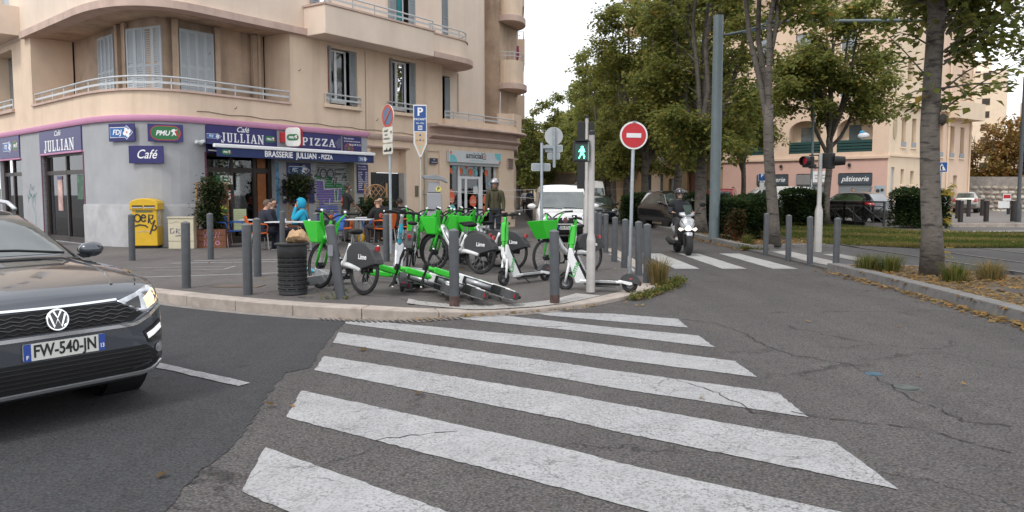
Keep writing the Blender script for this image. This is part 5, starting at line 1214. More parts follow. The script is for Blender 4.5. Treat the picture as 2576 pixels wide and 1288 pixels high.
def make_tree(seed, h0=3.2, H=13, spread=2.6, nleaf=26000, lsize=.2, trunk_r=.22, lean=(0, 0), nlimb=7, autumn=.2, lm=None, tw0=.02, puff=.19):
 """linden with steep limbs: returns (wood mesh, leaf mesh)"""
 r = random.Random(seed); mb = MB(); tips = []
 P = [Vector((lean[0] * z / 6 + .05 * math.sin(z * 1.3 + seed), lean[1] * z / 6 + .05 * math.cos(z * 1.1 + seed), z)) for z in [i * h0 / 6 for i in range(7)]]
 mb.tube(P, [trunk_r * (1.32 if i == 0 else 1.06 - .04 * i) for i in range(7)], 12)
 base = P[-1]; segs = []
 for k in range(nlimb):
  a = 2 * math.pi * k / nlimb + r.uniform(-.4, .4); out = r.uniform(.35, 1) * spread * (.25 if k == 0 else 1); top = r.uniform(.72, 1.0) * H
  L = [base + Vector((0, 0, r.uniform(-1.0, .0)))]
  n = 7
  for i in range(1, n + 1):
   t = i / n; e = t ** .75
   L.append(Vector((base.x + lean[0] * t * .8 + math.cos(a) * out * e + r.uniform(-.12, .12), base.y + math.sin(a) * out * e + r.uniform(-.12, .12), L[0].z + (top - L[0].z) * t ** 1.05)))
  mb.tube(L, [trunk_r * .52 * (1 - .85 * i / n) + .01 for i in range(n + 1)], 7, cap=False); segs.append(L)
  for j in range(11):
   t = r.uniform(tw0, .97); q = L[int(t * n)].lerp(L[min(n, int(t * n) + 1)], t * n % 1); b = a + r.uniform(-1.6, 1.6); ln = r.uniform(.8, 1.9) * (1.15 - t * .6) * spread / 2.4
   e = q + Vector((math.cos(b) * ln, math.sin(b) * ln, r.uniform(-.28, .8) * ln)); m_ = q.lerp(e, .5) + Vector((0, 0, .12 * ln))
   mb.tube([q, m_, e], [.035, .022, .008], 5, cap=False); segs.append([q, m_, e])
   for _ in range(3):
    b2 = b + r.uniform(-1.2, 1.2); q2 = q.lerp(e, r.uniform(.4, 1)); e2 = q2 + Vector((math.cos(b2), math.sin(b2), r.uniform(-.35, .6))) * r.uniform(.4, .9); segs.append([q2, e2])
 small = [s_ for s_ in segs if len(s_) <= 3]; pts = []; cl = []
 for i in range(nleaf):
  if i % 5 == 0: s_ = r.choice(small); t = r.random() ** .6; k = min(len(s_) - 2, int(t * (len(s_) - 1))); c = s_[k].lerp(s_[k + 1], t * (len(s_) - 1) - k); off = r.gauss(0, .30); cc = r.random()
  v = Vector((r.gauss(0, 1), r.gauss(0, 1), r.gauss(0, .8))) * puff
  p = c + v; d = v.normalized() if v.length > 0 else Vector((0, 0, 1)); pts.append((p, d)); cl.append(cc)
 def tone(i):
  b_ = .12 + .55 * cl[i] + r.gauss(0, .13)
  if r.random() < autumn * .35: b_ += .35
  return min(1, max(0, b_))
 me = leaf_cloud(pts, lsize, seed + 1, tone)
 me.materials.append(lm or LEAF)
 wd = mb.data('wood', True); wd.materials.append(BARK)
 return wd, me
KINDS_T = [make_tree(11, 3.1, 13.5, 2.3, 24000, .17), make_tree(23, 3.4, 14.0, 2.6, 24000, .175, nlimb=8), make_tree(37, 2.9, 12.5, 2.4, 21000, .185)]
FAR_T = [make_tree(51, 3.0, 14, 2.7, 8000, .32, nlimb=6, puff=.24), make_tree(57, 3.0, 13, 2.9, 8000, .32, nlimb=6, puff=.24)]
KV = make_tree(63, 4.2, 11.5, 2.7, 22000, .19, trunk_r=.17, nlimb=8, tw0=.22)
def tree(kind, x, y, s, rz, label, group=None, z=.1, name='linden_tree'):
 t = thing(name, label, 'tree', (x, y, z), rz, group); t.scale = (s[0], s[0], s[1]) if isinstance(s, tuple) else (s,) * 3
 o = link('trunk', kind[0], None, t); c = link('crown', kind[1], None, t); c['kind'] = 'stuff'; return t
near = make_tree(71, 5.2, 12, 2.3, 34000, .165, trunk_r=.165, lean=(-.12, 0), nlimb=6, autumn=.3)
T0 = tree(near, 7.48, 14.07, 1, 0, 'nearest big linden with thick grey trunk in the leaf strewn bed on the right')
r = random.Random(5); sp = []; tn = []; tw = MB()
for k in range(34):
 z = r.uniform(2.9, 5.4); a = r.uniform(0, 6.28) if k > 14 else r.uniform(-1.2, .6); q = Vector((-.05 + .14 * math.cos(a), .14 * math.sin(a), z)); ln = r.uniform(.4, 1.5); d = Vector((math.cos(a), math.sin(a), r.uniform(-.25, .8)))
 tw.tube([q, q + d * ln * .5 + Vector((0, 0, .05)), q + d * ln], [.02, .012, .005], 4, cap=False)
 for j in range(int(46 * ln)):
  t = r.uniform(.15, 1); p = q + d * ln * t + Vector((r.gauss(0, .10), r.gauss(0, .10), r.gauss(0, .10))); sp.append((p, d)); tn.append(min(1, max(0, .42 + r.gauss(0, .2))))
for (zz, aa, n_) in ((1.0, .2, 10), (1.5, -.1, 9), (.35, .3, 8), (2.75, -.6, 8)):
 for j in range(n_): sp.append((Vector((.17 * math.cos(aa) + r.gauss(.05, .06), .17 * math.sin(aa) + r.gauss(-.05, .07), zz + r.gauss(0, .09))), Vector((math.cos(aa), -.5, 0)))); tn.append(r.uniform(.7, .95))
me = leaf_cloud(sp, .15, 99, lambda i: tn[i]); me.materials.append(LEAF); o = link('leaf_spray', me, None, T0); o['kind'] = 'stuff'
tw.build('twigs', BARK, T0)
for (zz, aa, rr) in ((.98, -.05, .07), (2.75, -1.3, .09), (.45, .1, .06)): MB().ball((.16 * math.cos(aa), .16 * math.sin(aa), zz), rr, 10, 7, (.7, .7, 1.2)).build('bark_knot', BARK2, T0)
fork = make_tree(83, 3.9, 14, 1.5, 12000, .17, trunk_r=.155, lean=(-.30, .0), nlimb=4, tw0=.38)
tree(fork, 7.25, 21.9, 1, .0, 'linden with forked leaning stem standing behind the short bollards')
tree(KINDS_T[0], 7.1, 29.6, 1, 1.2, 'linden with a leaning trunk just left of the green tram mast')
spec = [(8.5, 40.5, 1, .4, 'linden behind the dark parked SUV'), (7.6, 45, 1, 2.1, 'linden behind the clipped hedge'), (7.7, 53, 2, 3.0, 'linden of the avenue row, fifth behind the tram mast'), (7.8, 61, 0, 4.2, 'linden of the avenue row, sixth behind the tram mast')]
for (x, y, k, rz, lab) in spec: tree(KINDS_T[k], x, y, (1.02, 1.03), rz, lab, 'lindens of the avenue row')
for i in range(9): tree(FAR_T[i % 2], 8.0 + .1 * i, 69 + 8.5 * i, (1.05, 1.08), i * 1.3, 'far linden of the avenue row merging into one green wall', 'far lindens of the avenue row')
for i in range(6): tree(FAR_T[(i + 1) % 2], .5 + .3 * i + (1.8 if i % 2 else 0), 70 + 9 * i, (.9, .78), i * 2.1 + 1, 'far linden on the left side of the avenue beyond the parked van', 'far lindens on the left of the avenue')
for i, (x, y) in enumerate(((1.9, 98), (3.6, 112), (5.2, 128), (2.4, 142), (4.3, 165))): tree(FAR_T[i % 2], x, y, (1, .82), i * 1.9, 'far linden closing the view at the end of the avenue', 'far lindens at the end of the avenue')
for (x, y, k, s, rz, lab) in ((15.0, 37.6, 9, (1, .95), 2.5, 'linden beyond the tram lawn, in front of the bakery'), (14.6, 50, 9, (.95, .85), .8, 'smaller linden in front of the ochre house'), (16.9, 21.0, 0, (1.25, .95), 2.2, 'linden whose crown reaches in from the right picture edge'), (12.6, 60, 1, (1, .9), 3.3, 'linden beyond the tracks behind the red car'), (14.5, 72, 0, (1, .95), 1, 'linden beyond the tracks near the long stone wall')):
 tree(KV if k == 9 else KINDS_T[k], x, y, s, rz, lab, 'lindens beyond the tracks')
wood = make_tree(91, 1.0, 6, 2.8, 5200, .32, trunk_r=.09, nlimb=9, autumn=.9, lm=LEAF_A)
for i in range(16):
 tree(wood, 41 + i * 2.9 + rnd.uniform(-.6, .6), 67 + rnd.uniform(-1, 6), (.95, rnd.uniform(.9, 1.45)), i * 1.7, 'rust and yellow bare branched shrub tree above the stone wall', 'autumn trees above the stone wall', .8, 'autumn_tree')
def hedge(name, label, cat, x0, y0, x1, y1, w, h, n, size, m=LEAF_D, seed=3, tone=None, z=.1, bulge=.12, group=None, core=True):
 """clipped box of leaves round a dark twig core"""
 t = thing(name, label, cat, (x0, y0, z), math.atan2(y1 - y0, x1 - x0), group); L = math.dist((x0, y0), (x1, y1)); r = random.Random(seed); pts = []
 for i in range(n):
  f = r.random(); u, v = r.random(), r.random()
  if f < .38: p = Vector((u * L, -w / 2, v * h)); d = Vector((0, -1, .2))
  elif f < .68: p = Vector((u * L, (v - .5) * w, h)); d = Vector((0, 0, 1))
  elif f < .8: p = Vector((u * L, w / 2, v * h)); d = Vector((0, 1, .2))
  else: p = Vector((0 if r.random() < .5 else L, (u - .5) * w, v * h)); d = Vector((-1 if p.x == 0 else 1, 0, .2))
  cx = (p.x - L / 2) / (L / 2); cy = p.y / (w / 2)
  k = math.sin(p.x * 3.1 + seed) * .06 + math.sin(p.z * 5 + seed) * .05
  p = p + d * (r.gauss(0, bulge * .5) + k - .14 * max(0, (p.z / h - .75)) * 2 * (abs(cx) ** 4 + abs(cy) ** 2 > .6))
  pts.append((p, d))
 me = leaf_cloud(pts, size, seed, tone or (lambda i: min(1, max(0, .45 + .22 * math.sin(pts[i][0].x * 4 + pts[i][0].z * 5) + r.gauss(0, .2)))), 0.0); me.materials.append(m)
 o = link('foliage', me, None, t); o['kind'] = 'stuff'
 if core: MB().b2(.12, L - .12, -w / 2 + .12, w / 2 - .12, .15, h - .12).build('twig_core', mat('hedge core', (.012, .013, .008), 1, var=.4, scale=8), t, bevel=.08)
 for k in range(max(2, int(L / .5))): pass
 st_ = MB()
 for k in range(int(L / .35) + 1): x = min(L - .05, .05 + k * .35); st_.tube([(x, -w * .3, 0), (x + .03, -w * .32, .35)], .02, 5)
 st_.build('stems', BARK2, t)['kind'] = 'stuff'; return t
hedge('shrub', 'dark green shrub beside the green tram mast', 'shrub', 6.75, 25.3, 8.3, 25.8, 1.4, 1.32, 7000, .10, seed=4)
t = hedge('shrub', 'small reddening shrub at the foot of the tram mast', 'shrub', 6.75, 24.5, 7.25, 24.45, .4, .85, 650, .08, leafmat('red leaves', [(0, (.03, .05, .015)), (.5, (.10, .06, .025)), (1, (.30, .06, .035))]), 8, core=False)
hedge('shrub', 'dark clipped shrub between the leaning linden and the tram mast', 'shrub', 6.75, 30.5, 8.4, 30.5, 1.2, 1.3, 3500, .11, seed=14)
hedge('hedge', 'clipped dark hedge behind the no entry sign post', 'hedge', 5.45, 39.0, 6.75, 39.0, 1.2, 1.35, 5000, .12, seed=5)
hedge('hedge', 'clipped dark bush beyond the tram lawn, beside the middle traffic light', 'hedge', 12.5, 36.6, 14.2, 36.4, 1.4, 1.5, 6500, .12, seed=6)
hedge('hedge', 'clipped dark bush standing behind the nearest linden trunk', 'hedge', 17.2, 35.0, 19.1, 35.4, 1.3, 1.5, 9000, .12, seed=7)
# grass, leaves
def blades(name, region, n, h, seed, cols, wide=.008, z=.05):
 r = random.Random(seed); V = []; F = []; T = []
 for i in range(n):
  x, y = region(r); a = r.uniform(0, 6.28); hh = h * r.uniform(.5, 1.3); w = wide * r.uniform(.6, 1.4); lx, ly = r.gauss(0, .35) * hh, r.gauss(0, .35) * hh; k = len(V)
  V += [(x - w * math.cos(a), y - w * math.sin(a), z), (x + w * math.cos(a), y + w * math.sin(a), z), (x + lx, y + ly, z + hh)]; F.append((k, k + 1, k + 2)); T.append(min(1, max(0, .5 + .28 * math.sin(x * 1.1 + y * .9) + .2 * math.sin(y * 2.3) + r.gauss(0, .2))))
 me = bpy.data.meshes.new(name); me.from_pydata(V, [], F); a = me.attributes.new('tone', 'FLOAT', 'FACE'); a.data.foreach_set('value', T); me.materials.append(cols)
 return link(name, me)
GRASS = leafmat('grass blades', [(0, (.05, .085, .015)), (.45, (.10, .135, .026)), (.75, (.20, .18, .05)), (1, (.30, .22, .09))])
def inpoly(x, y, P):
 c = False; j = len(P) - 1
 for i in range(len(P)):
  if (P[i][1] > y) != (P[j][1] > y) and x < (P[j][0] - P[i][0]) * (y - P[i][1]) / (P[j][1] - P[i][1]) + P[i][0]: c = not c
  j = i
 return c
def lawn_pt(r):
 while True:
  y = 21.9 + 30 * r.random() ** 1.8; x = r.uniform(9.2, 40)
  if inpoly(x, y, lawnP): return x, y
tag(blades('lawn_grass', lawn_pt, 90000, .10, 3, GRASS, .014, .06), 'short patchy green and straw coloured grass between the tram tracks', 'grass', kind='stuff')
DRY = leafmat('dry grass', [(0, (.10, .10, .03)), (.5, (.25, .20, .08)), (1, (.40, .27, .12))])
def tuft(x, y, z, n, h, rad, m, label, seed, spread=.5):
 r = random.Random(seed); V = []; F = []; T = []
 for i in range(n):
  a = r.uniform(0, 6.28); d = rad * r.random() * .5; b = Vector((x + d * math.cos(a), y + d * math.sin(a), z)); hh = h * r.uniform(.5, 1.1); o = hh * spread * r.uniform(.1, 1.1)
  w = Vector((-math.sin(a), math.cos(a), 0)) * .004; m1 = b + Vector((math.cos(a) * o * .35, math.sin(a) * o * .35, hh * .6)); e = b + Vector((math.cos(a) * o, math.sin(a) * o, hh * (1 - .3 * r.random()))); k = len(V)
  V += [b - w, b + w, m1 + w, m1 - w, e]; F += [(k, k + 1, k + 2, k + 3), (k + 3, k + 2, k + 4)]; t = r.random(); T += [t, t]
 me = bpy.data.meshes.new('grass_tuft'); me.from_pydata([tuple(v) for v in V], [], F); at_ = me.attributes.new('tone', 'FLOAT', 'FACE'); at_.data.foreach_set('value', T); me.materials.append(m)
 return tag(link('grass_tuft', me), label, 'grass tuft')
tuft(2.42, 12.95, .05, 420, .55, .3, DRY, 'dry straw coloured grass tuft at the foot of the kerb corner bollard', 1)
tuft(7.35, 21.2 + 1.2, .1, 300, .5, .4, DRY, 'dry grass clump at the island tip before the forked linden', 2)
tuft(6.75, 22.6, .1, 260, .35, .4, GRASS, 'green grass clump at the island tip beside the shrub', 3)
for i, (x, y, lab) in enumerate(((7.1, 14.75, 'feathery grass clump behind the kerb, left of the big trunk'), (7.35, 13.0, 'feathery grass clump in front of the big trunk'), (8.1, 13.3, 'feathery grass clump right of the big trunk'), (6.75, 14.9, 'short grass clump nearest the bed corner'))):
 tuft(x, y, .1, 420, .38, .45, GRASS if i != 2 else DRY, lab, 10 + i, .8)
def weeds(name, pts, n, seed, label, h=.10):
 r = random.Random(seed); q = []
 for i in range(n):
  t = r.random() * (len(pts) - 1); k = int(t); a, b = Vector(pts[k]), Vector(pts[min(k + 1, len(pts) - 1)]); p = a.lerp(b, t - k)
  q.append((Vector((p.x + r.gauss(0, .07), p.y + r.gauss(0, .07), p.z + abs(r.gauss(0, h)))), Vector((r.uniform(-1, 1), r.uniform(-1, 1), .8))))
 me = leaf_cloud(q, .05, seed, None, -.4); me.materials.append(GRASS); return tag(link(name, me), label, 'weeds', kind='stuff')
weeds('weeds', [(1.75, 11.35, .0), (2.2, 12.1, 0), (2.75, 13.1, .02), (2.95, 13.9, .02)], 900, 41, 'weeds growing in the gutter round the kerb corner', .045)
weeds('weeds', [(-2.62, 10.55, .13), (-2.35, 10.6, .13), (-2.2, 10.5, .13)], 40, 42, 'thin weeds round the leaning bollard', .07)
weeds('weeds', [(6.5, 21.5, .02), (6.3, 21.7, .02), (6.9, 21.2, .03)], 350, 43, 'weeds at the tip of the tree island', .05)
FALL = leafmat('fallen leaves', [(0, (.16, .10, .04)), (.5, (.33, .22, .10)), (.8, (.45, .33, .14)), (1, (.48, .22, .05))])
def litter(name, gen, n, size, seed, label):
 r = random.Random(seed); q = []
 V = []; F = []; T = []
 for i in range(n):
  x, y, z = gen(r); s_ = size * r.uniform(.6, 1.3); a = r.uniform(0, 6.28); c, s2 = math.cos(a) * s_, math.sin(a) * s_; k = len(V); up = lambda: z + r.uniform(.0, .5) * s_
  V += [(x - c * .5, y - s2 * .5, up()), (x - s2 * .38, y + c * .38, up()), (x + c * .5, y + s2 * .5, up()), (x + s2 * .38, y - c * .38, up())]; F += [(k, k + 1, k + 2), (k, k + 2, k + 3)]; t = r.random(); T += [t, t]
 me = bpy.data.meshes.new(name); me.from_pydata(V, [], F); at_ = me.attributes.new('tone', 'FLOAT', 'FACE'); at_.data.foreach_set('value', T); me.materials.append(FALL)
 return tag(link(name, me), label, 'leaves', kind='stuff')
def bedgen(r):
 while True:
  y = 5 + 11 * r.random(); x = r.uniform(6, 9.4)
  if inpoly(x, y, bedP) and not (7.3 < x and y < 12.2 and math.sin(x * 7) > .2): return x, y, .105
litter('fallen_leaves', bedgen, 4200, .075, 4, 'dry yellow leaves covering the planting bed round the big trunk')
def strip(P, w, z):
 def g_(r):
  t = r.random() ** .8 * (len(P) - 1); k = int(t); a, b = Vector(P[k]), Vector(P[k + 1]); p = a.lerp(b, t - k); return p.x - abs(r.gauss(0, w)), p.y + r.gauss(0, w), z
 return g_
litter('fallen_leaves', strip([(6.36, 15.9), (6.3, 13.9), (6.22, 12), (6.14, 10.6), (6.05, 9.3), (5.85, 7.4)], .12, .004), 420, .085, 5, 'dry leaves gathered in the gutter along the dark kerb')
litter('fallen_leaves', strip([(1.9, 11.5), (2.3, 12.2), (2.8, 13.2), (3.0, 14)], .10, .006), 180, .08, 6, 'dry leaves gathered round the kerb corner')
litter('fallen_leaves', lambda r: (r.uniform(6.7, 9.0), 22.4 + 14 * r.random() ** 2, .105), 1500, .09, 7, 'dry leaves scattered on the tree island')
litter('fallen_leaves', strip([(6.35, 21.4), (6.34, 24), (6.34, 29)], .10, .006), 160, .09, 8, 'dry leaves along the island kerb behind the motor scooter')
litter('fallen_leaves', lambda r: (r.uniform(-2.5, 6), 2.5 + 9 * r.random(), .012), 26, .075, 9, 'few single leaves lying about on the road')
litter('fallen_leaves', lambda r: (r.uniform(-7, 2), 10.8 + 8 * r.random(), .15), 60, .06, 10, 'few pale leaves lying about on the pavement')
litter('fallen_leaves', lambda r: (r.uniform(9.4, 30), 22.3 + 8 * r.random(), .10), 500, .10, 11, 'pale leaves scattered over the tram lawn')
litter('fallen_leaves', strip([(-2.2, 9.62), (-1.2, 9.52), (-.4, 9.9), (.5, 10.3), (1.3, 10.9)], .05, .008), 70, .06, 12, 'dry leaves along the foot of the pale kerb')
struct('tree_grate', MB().prism([(7.3, 11.8), (9.1, 12.3), (9.3, 10.3), (7.2, 9.6)], .10, .118), mat('grate dark', (.06, .05, .045), .9, var=.5, scale=25))
# VEHICLES
TYRE = mat('tyre rubber', (.018, .018, .019), .85, var=.2, scale=20, bump=.2, bscale=60)
ALLOY = mat('alloy rim', (.42, .43, .45), .3, metal=.9, var=.05)
BLKP = mat('black plastic', (.013, .0135, .014), .6, var=.1, scale=10, spec=.25)
BLKG = mat('black gloss', (.012, .012, .013), .15, var=0, coat=.5)
CHROME = mat('chrome', (.75, .77, .8), .12, metal=1, var=0)
LENS = mat('headlight glass', (.45, .47, .5), .08, metal=.55, var=.5, scale=9, coat=1)
REDL = mat('red lamp', (.34, .012, .015), .2, var=.2, scale=8, coat=.6)
WSC = mat('windscreen', (.05, .066, .062), .03, var=.5, scale=2.2, spec=.8, ior=1.75, coat=.2)  # greenish mottled base imitates trees reflected in the glass
PLW = mat('plate white', (.62, .63, .58), .4, var=.02); EUB = mat('plate blue', (.02, .06, .30), .4, var=.05); INK = mat('plate ink', (.01, .01, .01), .6, var=0)
def paintm(name, c, metal=.0, rough=.3, flake=.05): return mat(name, c, rough, metal, var=flake, scale=3, coat=1)
def herm(xs, P, x):
 n = len(xs)
 for i in range(n - 1):
  if x <= xs[i + 1] or i == n - 2: break
 h = xs[i + 1] - xs[i]; t = (x - xs[i]) / h
 def tan(k):
  a, b = max(k - 1, 0), min(k + 1, n - 1); return [(P[b][j] - P[a][j]) / (xs[b] - xs[a]) for j in range(len(P[0]))]
 m0, m1 = tan(i), tan(i + 1); h00, h10, h01, h11 = 2 * t ** 3 - 3 * t * t + 1, t ** 3 - 2 * t * t + t, -2 * t ** 3 + 3 * t * t, t ** 3 - t * t
 return [h00 * P[i][j] + h10 * h * m0[j] + h01 * P[i + 1][j] + h11 * h * m1[j] for j in range(len(P[0]))]
def section(x, p):
 zb, zs, zt, w, wt = p; c = .03 + .04 * (zt - zs)
 H_ = [(0, zb), (.6 * w, zb), (.9 * w, zb + .03), (.985 * w, zb + .22 * (zs - zb)), (w, zb + .5 * (zs - zb)), (w * .995, zb + .8 * (zs - zb)), (.97 * w, zs), (.45 * .97 * w + .55 * (wt + .015), zs + .5 * (zt - zs)), (wt + .02, zt - c * 1.6), (wt * .93, zt - c * .6), (.55 * wt, zt - c * .12), (0, zt)]
 R = H_ + [(-y, z) for y, z in H_[-2:0:-1]]
 n = len(R); Q = []
 for i in range(n):
  p0, p1, p2, p3 = R[i - 1], R[i], R[(i + 1) % n], R[(i + 2) % n]
  for t in (0, .5):
   Q.append(tuple(.5 * (2 * p1[j] + (p2[j] - p0[j]) * t + (2 * p0[j] - 5 * p1[j] + 4 * p2[j] - p3[j]) * t * t + (3 * p1[j] - p0[j] - 3 * p2[j] + p3[j]) * t ** 3) for j in (0, 1)))
 return [Vector((x, y, z)) for y, z in Q]
class Car:
 def __init__(s, name, label, cat, st, m, loc, rz, group=None, step=.09, body=True):
  s.t = thing(name, label, cat, loc, rz, group)
  st = sorted(st, key=lambda q: q[0]); xs = [q[0] for q in st]; P = [q[1:] for q in st]
  X = sorted(set(xs + [xs[0] + (xs[-1] - xs[0]) * i / int((xs[-1] - xs[0]) / step) for i in range(int((xs[-1] - xs[0]) / step) + 1)]))
  mb = MB(); mb.loft([section(x, herm(xs, P, x)) for x in X]); s.mb = mb
  bm = bmesh.new(); me = mb.data('body', True); me.set_sharp_from_angle(angle=R_(38)); bm.from_mesh(me); s.bvh = BVHTree.FromBMesh(bm); bm.free()
  s.body = link('body', me, m, s.t); s.W = max(q[4] for q in st)
 def hit(s, a, b, ax):
  o, d = {'f': ((9, a, b), (-1, 0, 0)), 'r': ((-9, a, b), (1, 0, 0)), 'l': ((a, 9, b), (0, -1, 0)), 'R': ((a, -9, b), (0, 1, 0)), 't': ((a, b, 9), (0, 0, -1))}[ax]
  h = s.bvh.ray_cast(Vector(o), Vector(d)); return (h[0], -Vector(d)) if h[0] is not None else (None, None)
 def panel(s, name, poly, ax, m, off=.006, parent=None, grid=.06, th=.0, lip=0.):
  bm = bmesh.new(); vs_ = [bm.verts.new((a, b, 0)) for a, b in poly]; bm.faces.new(vs_)
  for k in (0, 1):
   lo, hi = min(p[k] for p in poly), max(p[k] for p in poly); q = lo + grid
   while q < hi - grid * .3:
    co = [0, 0, 0]; co[k] = q; no = [0, 0, 0]; no[k] = 1
    bmesh.ops.bisect_plane(bm, geom=bm.verts[:] + bm.edges[:] + bm.faces[:], plane_co=co, plane_no=no); q += grid
  bad = []
  for v in bm.verts:
   h, d = s.hit(v.co.x, v.co.y, ax)
   if h is None: bad.append(v); continue
   v.co = h + d * off
  if bad: bmesh.ops.delete(bm, geom=bad, context='VERTS')
  bmesh.ops.recalc_face_normals(bm, faces=bm.faces)
  ref = {'f': (1, 0, 0), 'r': (-1, 0, 0), 'l': (0, 1, 0), 'R': (0, -1, 0), 't': (0, 0, 1)}[ax]
  if sum((f.normal.dot(Vector(ref)) for f in bm.faces)) < 0: bmesh.ops.reverse_faces(bm, faces=bm.faces)
  me = bpy.data.meshes.new(name); bm.to_mesh(me); bm.free(); me.polygons.foreach_set('use_smooth', [True] * len(me.polygons))
  o = link(name, me, m, parent or s.t)
  if th: q = o.modifiers.new('s', 'SOLIDIFY'); q.thickness = th; q.offset = 1 if lip == 0 else lip
  return o
 def strip(s, name, P, w, ax, m, off=.008, parent=None, th=.012):
  L, R = [], []
  for i, p in enumerate(P):
   a = Vector(P[max(i - 1, 0)]); b = Vector(P[min(i + 1, len(P) - 1)]); d = (b - a).normalized(); n = Vector((-d.y, d.x)) * w / 2; L.append((p[0] + n.x, p[1] + n.y)); R.append((p[0] - n.x, p[1] - n.y))
  mb = MB(); V = []
  for q in L + R:
   h, d = s.hit(q[0], q[1], ax); V.append((h + d * off) if h is not None else Vector((0, 0, 1)))
  n = len(P); mb._add(V, [(i, i + 1, n + i + 1, n + i) for i in range(n - 1)])
  o = mb.build(name, m, parent or s.t)
  if th: k = o.modifiers.new('s', 'SOLIDIFY'); k.thickness = th; k.offset = 0
  return o
 def mirror(s, f):
  for sg in (1, -1): f(sg)
 def wheels(s, xf, xr, r, m=None, tw=.2, inset=.0, only=None):
  for x in (xf, xr):
   for sg in (1, -1):
    h, d = s.hit(x, r * .9, 'l' if sg > 0 else 'R'); y = abs(h.y) if h is not None else s.W
    ar = MB(); ar.lathe([(r * 1.19, -.30), (r * 1.19, .006), (r * 1.1, .010), (r * 1.1, -.3)], 28, (0, 0, 0), cap=False); k = len(ar.v); ar.lathe([(r * 1.1, -.02), (.01, -.02)], 24, cap=False)
    ar.xf(Matrix.Translation((x, sg * y, r * 1.0)) @ Matrix.Rotation(R_(-90 * sg), 4, 'X')); ar.build('wheel_arch', BLKP, s.t, smooth=False)
    wh = MB(); wh.lathe([(r * .62, -tw / 2), (r * .9, -tw / 2), (r * .985, -tw * .36), (r, -tw * .2), (r, tw * .2), (r * .985, tw * .36), (r * .9, tw / 2), (r * .62, tw / 2)], 32)
    wh.xf(Matrix.Rotation(R_(90), 4, 'X')); w = wh.build('wheel', TYRE, s.t, auto=50); w.location = (x, sg * (y - tw / 2 + .012), r)
    rm = MB(); rm.lathe([(r * .66, tw * .1), (r * .64, tw * .44), (r * .58, tw * .40), (r * .55, .0)], 28, cap=False); rm.lathe([(r * .16, 0), (r * .16, tw * .42), (.01, tw * .44)], 12, cap=False)
    for q in range(5):
     a = 2 * math.pi * q / 5
     for e in (-.13, .13): rm.bar((r * .12 * math.cos(a), r * .12 * math.sin(a), tw * .36), (r * .6 * math.cos(a + e), r * .6 * math.sin(a + e), tw * .38), r * .085, .02)
    rm.xf(Matrix.Rotation(R_(-90 * sg), 4, 'X')); rm.build('rim', m or ALLOY, w)
 def plate(s, x, y, z, txt, facing=0, w=.52, h=.11, tilt=0., rot=0.):
  M = Matrix.Translation((x, y, z)) @ Matrix.Rotation(R_(90 if facing == 0 else -90), 4, 'Z') @ Matrix.Rotation(R_(90 - tilt), 4, 'X')
  mb = MB(); mb.prism(rrect(w, h, .008, 2), -.012, .0); mb.xf(M); p = mb.build('number_plate', PLW, s.t)
  for sg in (-1, 1):
   q = MB(); q.quad(*[(sg * w / 2 - sg * a, b, .002) for a, b in ((.0, -h / 2), (.045, -h / 2), (.045, h / 2), (0, h / 2))]); q.xf(M); q.build('plate_band', EUB, p)
  it = [(txt, h * 1.02, M @ T3(0, 0, .002), dict(depth=.001, bold=.02, fit=w * .76))]
  lettering(p, INK, it); lettering(p, WHITE, [('F', h * .32, M @ T3(-w / 2 + .022, -h * .28, .003), dict(depth=.001, bold=.02)), ('13', h * .36, M @ T3(w / 2 - .022, -h * .2, .003), dict(depth=.001, bold=.02, sx=.8))])
  return p
 def mirrors(s, x, z, m, y=None, sc_=1.):
  for sg in (1, -1):
   h, d = s.hit(x, z, 'l' if sg > 0 else 'R'); yy = (abs(h.y) if h is not None else s.W * .9)
   o = MB().ball((x + .02, sg * (yy + .15 * sc_), z + .05), .1 * sc_, 14, 9, (.75, 1.15, .72)).build('mirror', m, s.t, smooth=True)
   MB().bar((x + .03, sg * (yy - .06), z + .0), (x + .02, sg * (yy + .12 * sc_), z + .0), .06, .035).build('mirror_arm', BLKP, o)
   MB().ball((x - .055 * sc_, sg * (yy + .15 * sc_), z + .05), .085 * sc_, 12, 7, (.1, 1.1, .68)).build('mirror_glass', WSC, o)
DGREY = paintm('graphite car paint', (.060, .068, .082), .45, .25, .04)
# front left grey crossover
st = [(2.135, .40, .58, .70, .50, .40), (2.115, .30, .63, .80, .66, .56), (2.06, .24, .70, .875, .755, .67), (1.96, .21, .77, .925, .815, .735), (1.80, .20, .84, .965, .862, .775), (1.5, .2, .895, 1.01, .903, .80), (1.15, .2, .935, 1.035, .91, .795), (.98, .2, .955, 1.048, .91, .78), (.90, .2, .965, 1.065, .91, .765), (.64, .2, .975, 1.215, .91, .70), (.38, .2, .98, 1.36, .91, .64), (.16, .2, .98, 1.425, .91, .62), (-.4, .2, .99, 1.465, .91, .61), (-1.1, .2, 1.01, 1.46, .91, .59), (-1.6, .22, 1.02, 1.41, .9, .57), (-1.85, .25, 1.03, 1.3, .885, .60), (-2.05, .3, .95, 1.08, .83, .66), (-2.1, .38, .8, .9, .75, .62)]
c = Car('grey_car', 'dark grey crossover with lit headlight turning in from the left edge', 'car', st, DGREY, (-4.72, 6.31, 0), R_(-34.5), step=.06)
car1 = c
c.panel('grille', [(-.39, .80), (.39, .80), (.49, .74), (.58, .70), (.50, .655), (-.50, .655), (-.58, .70), (-.49, .74)], 'f', BLKP, .004, grid=.05)
g_ = MB()
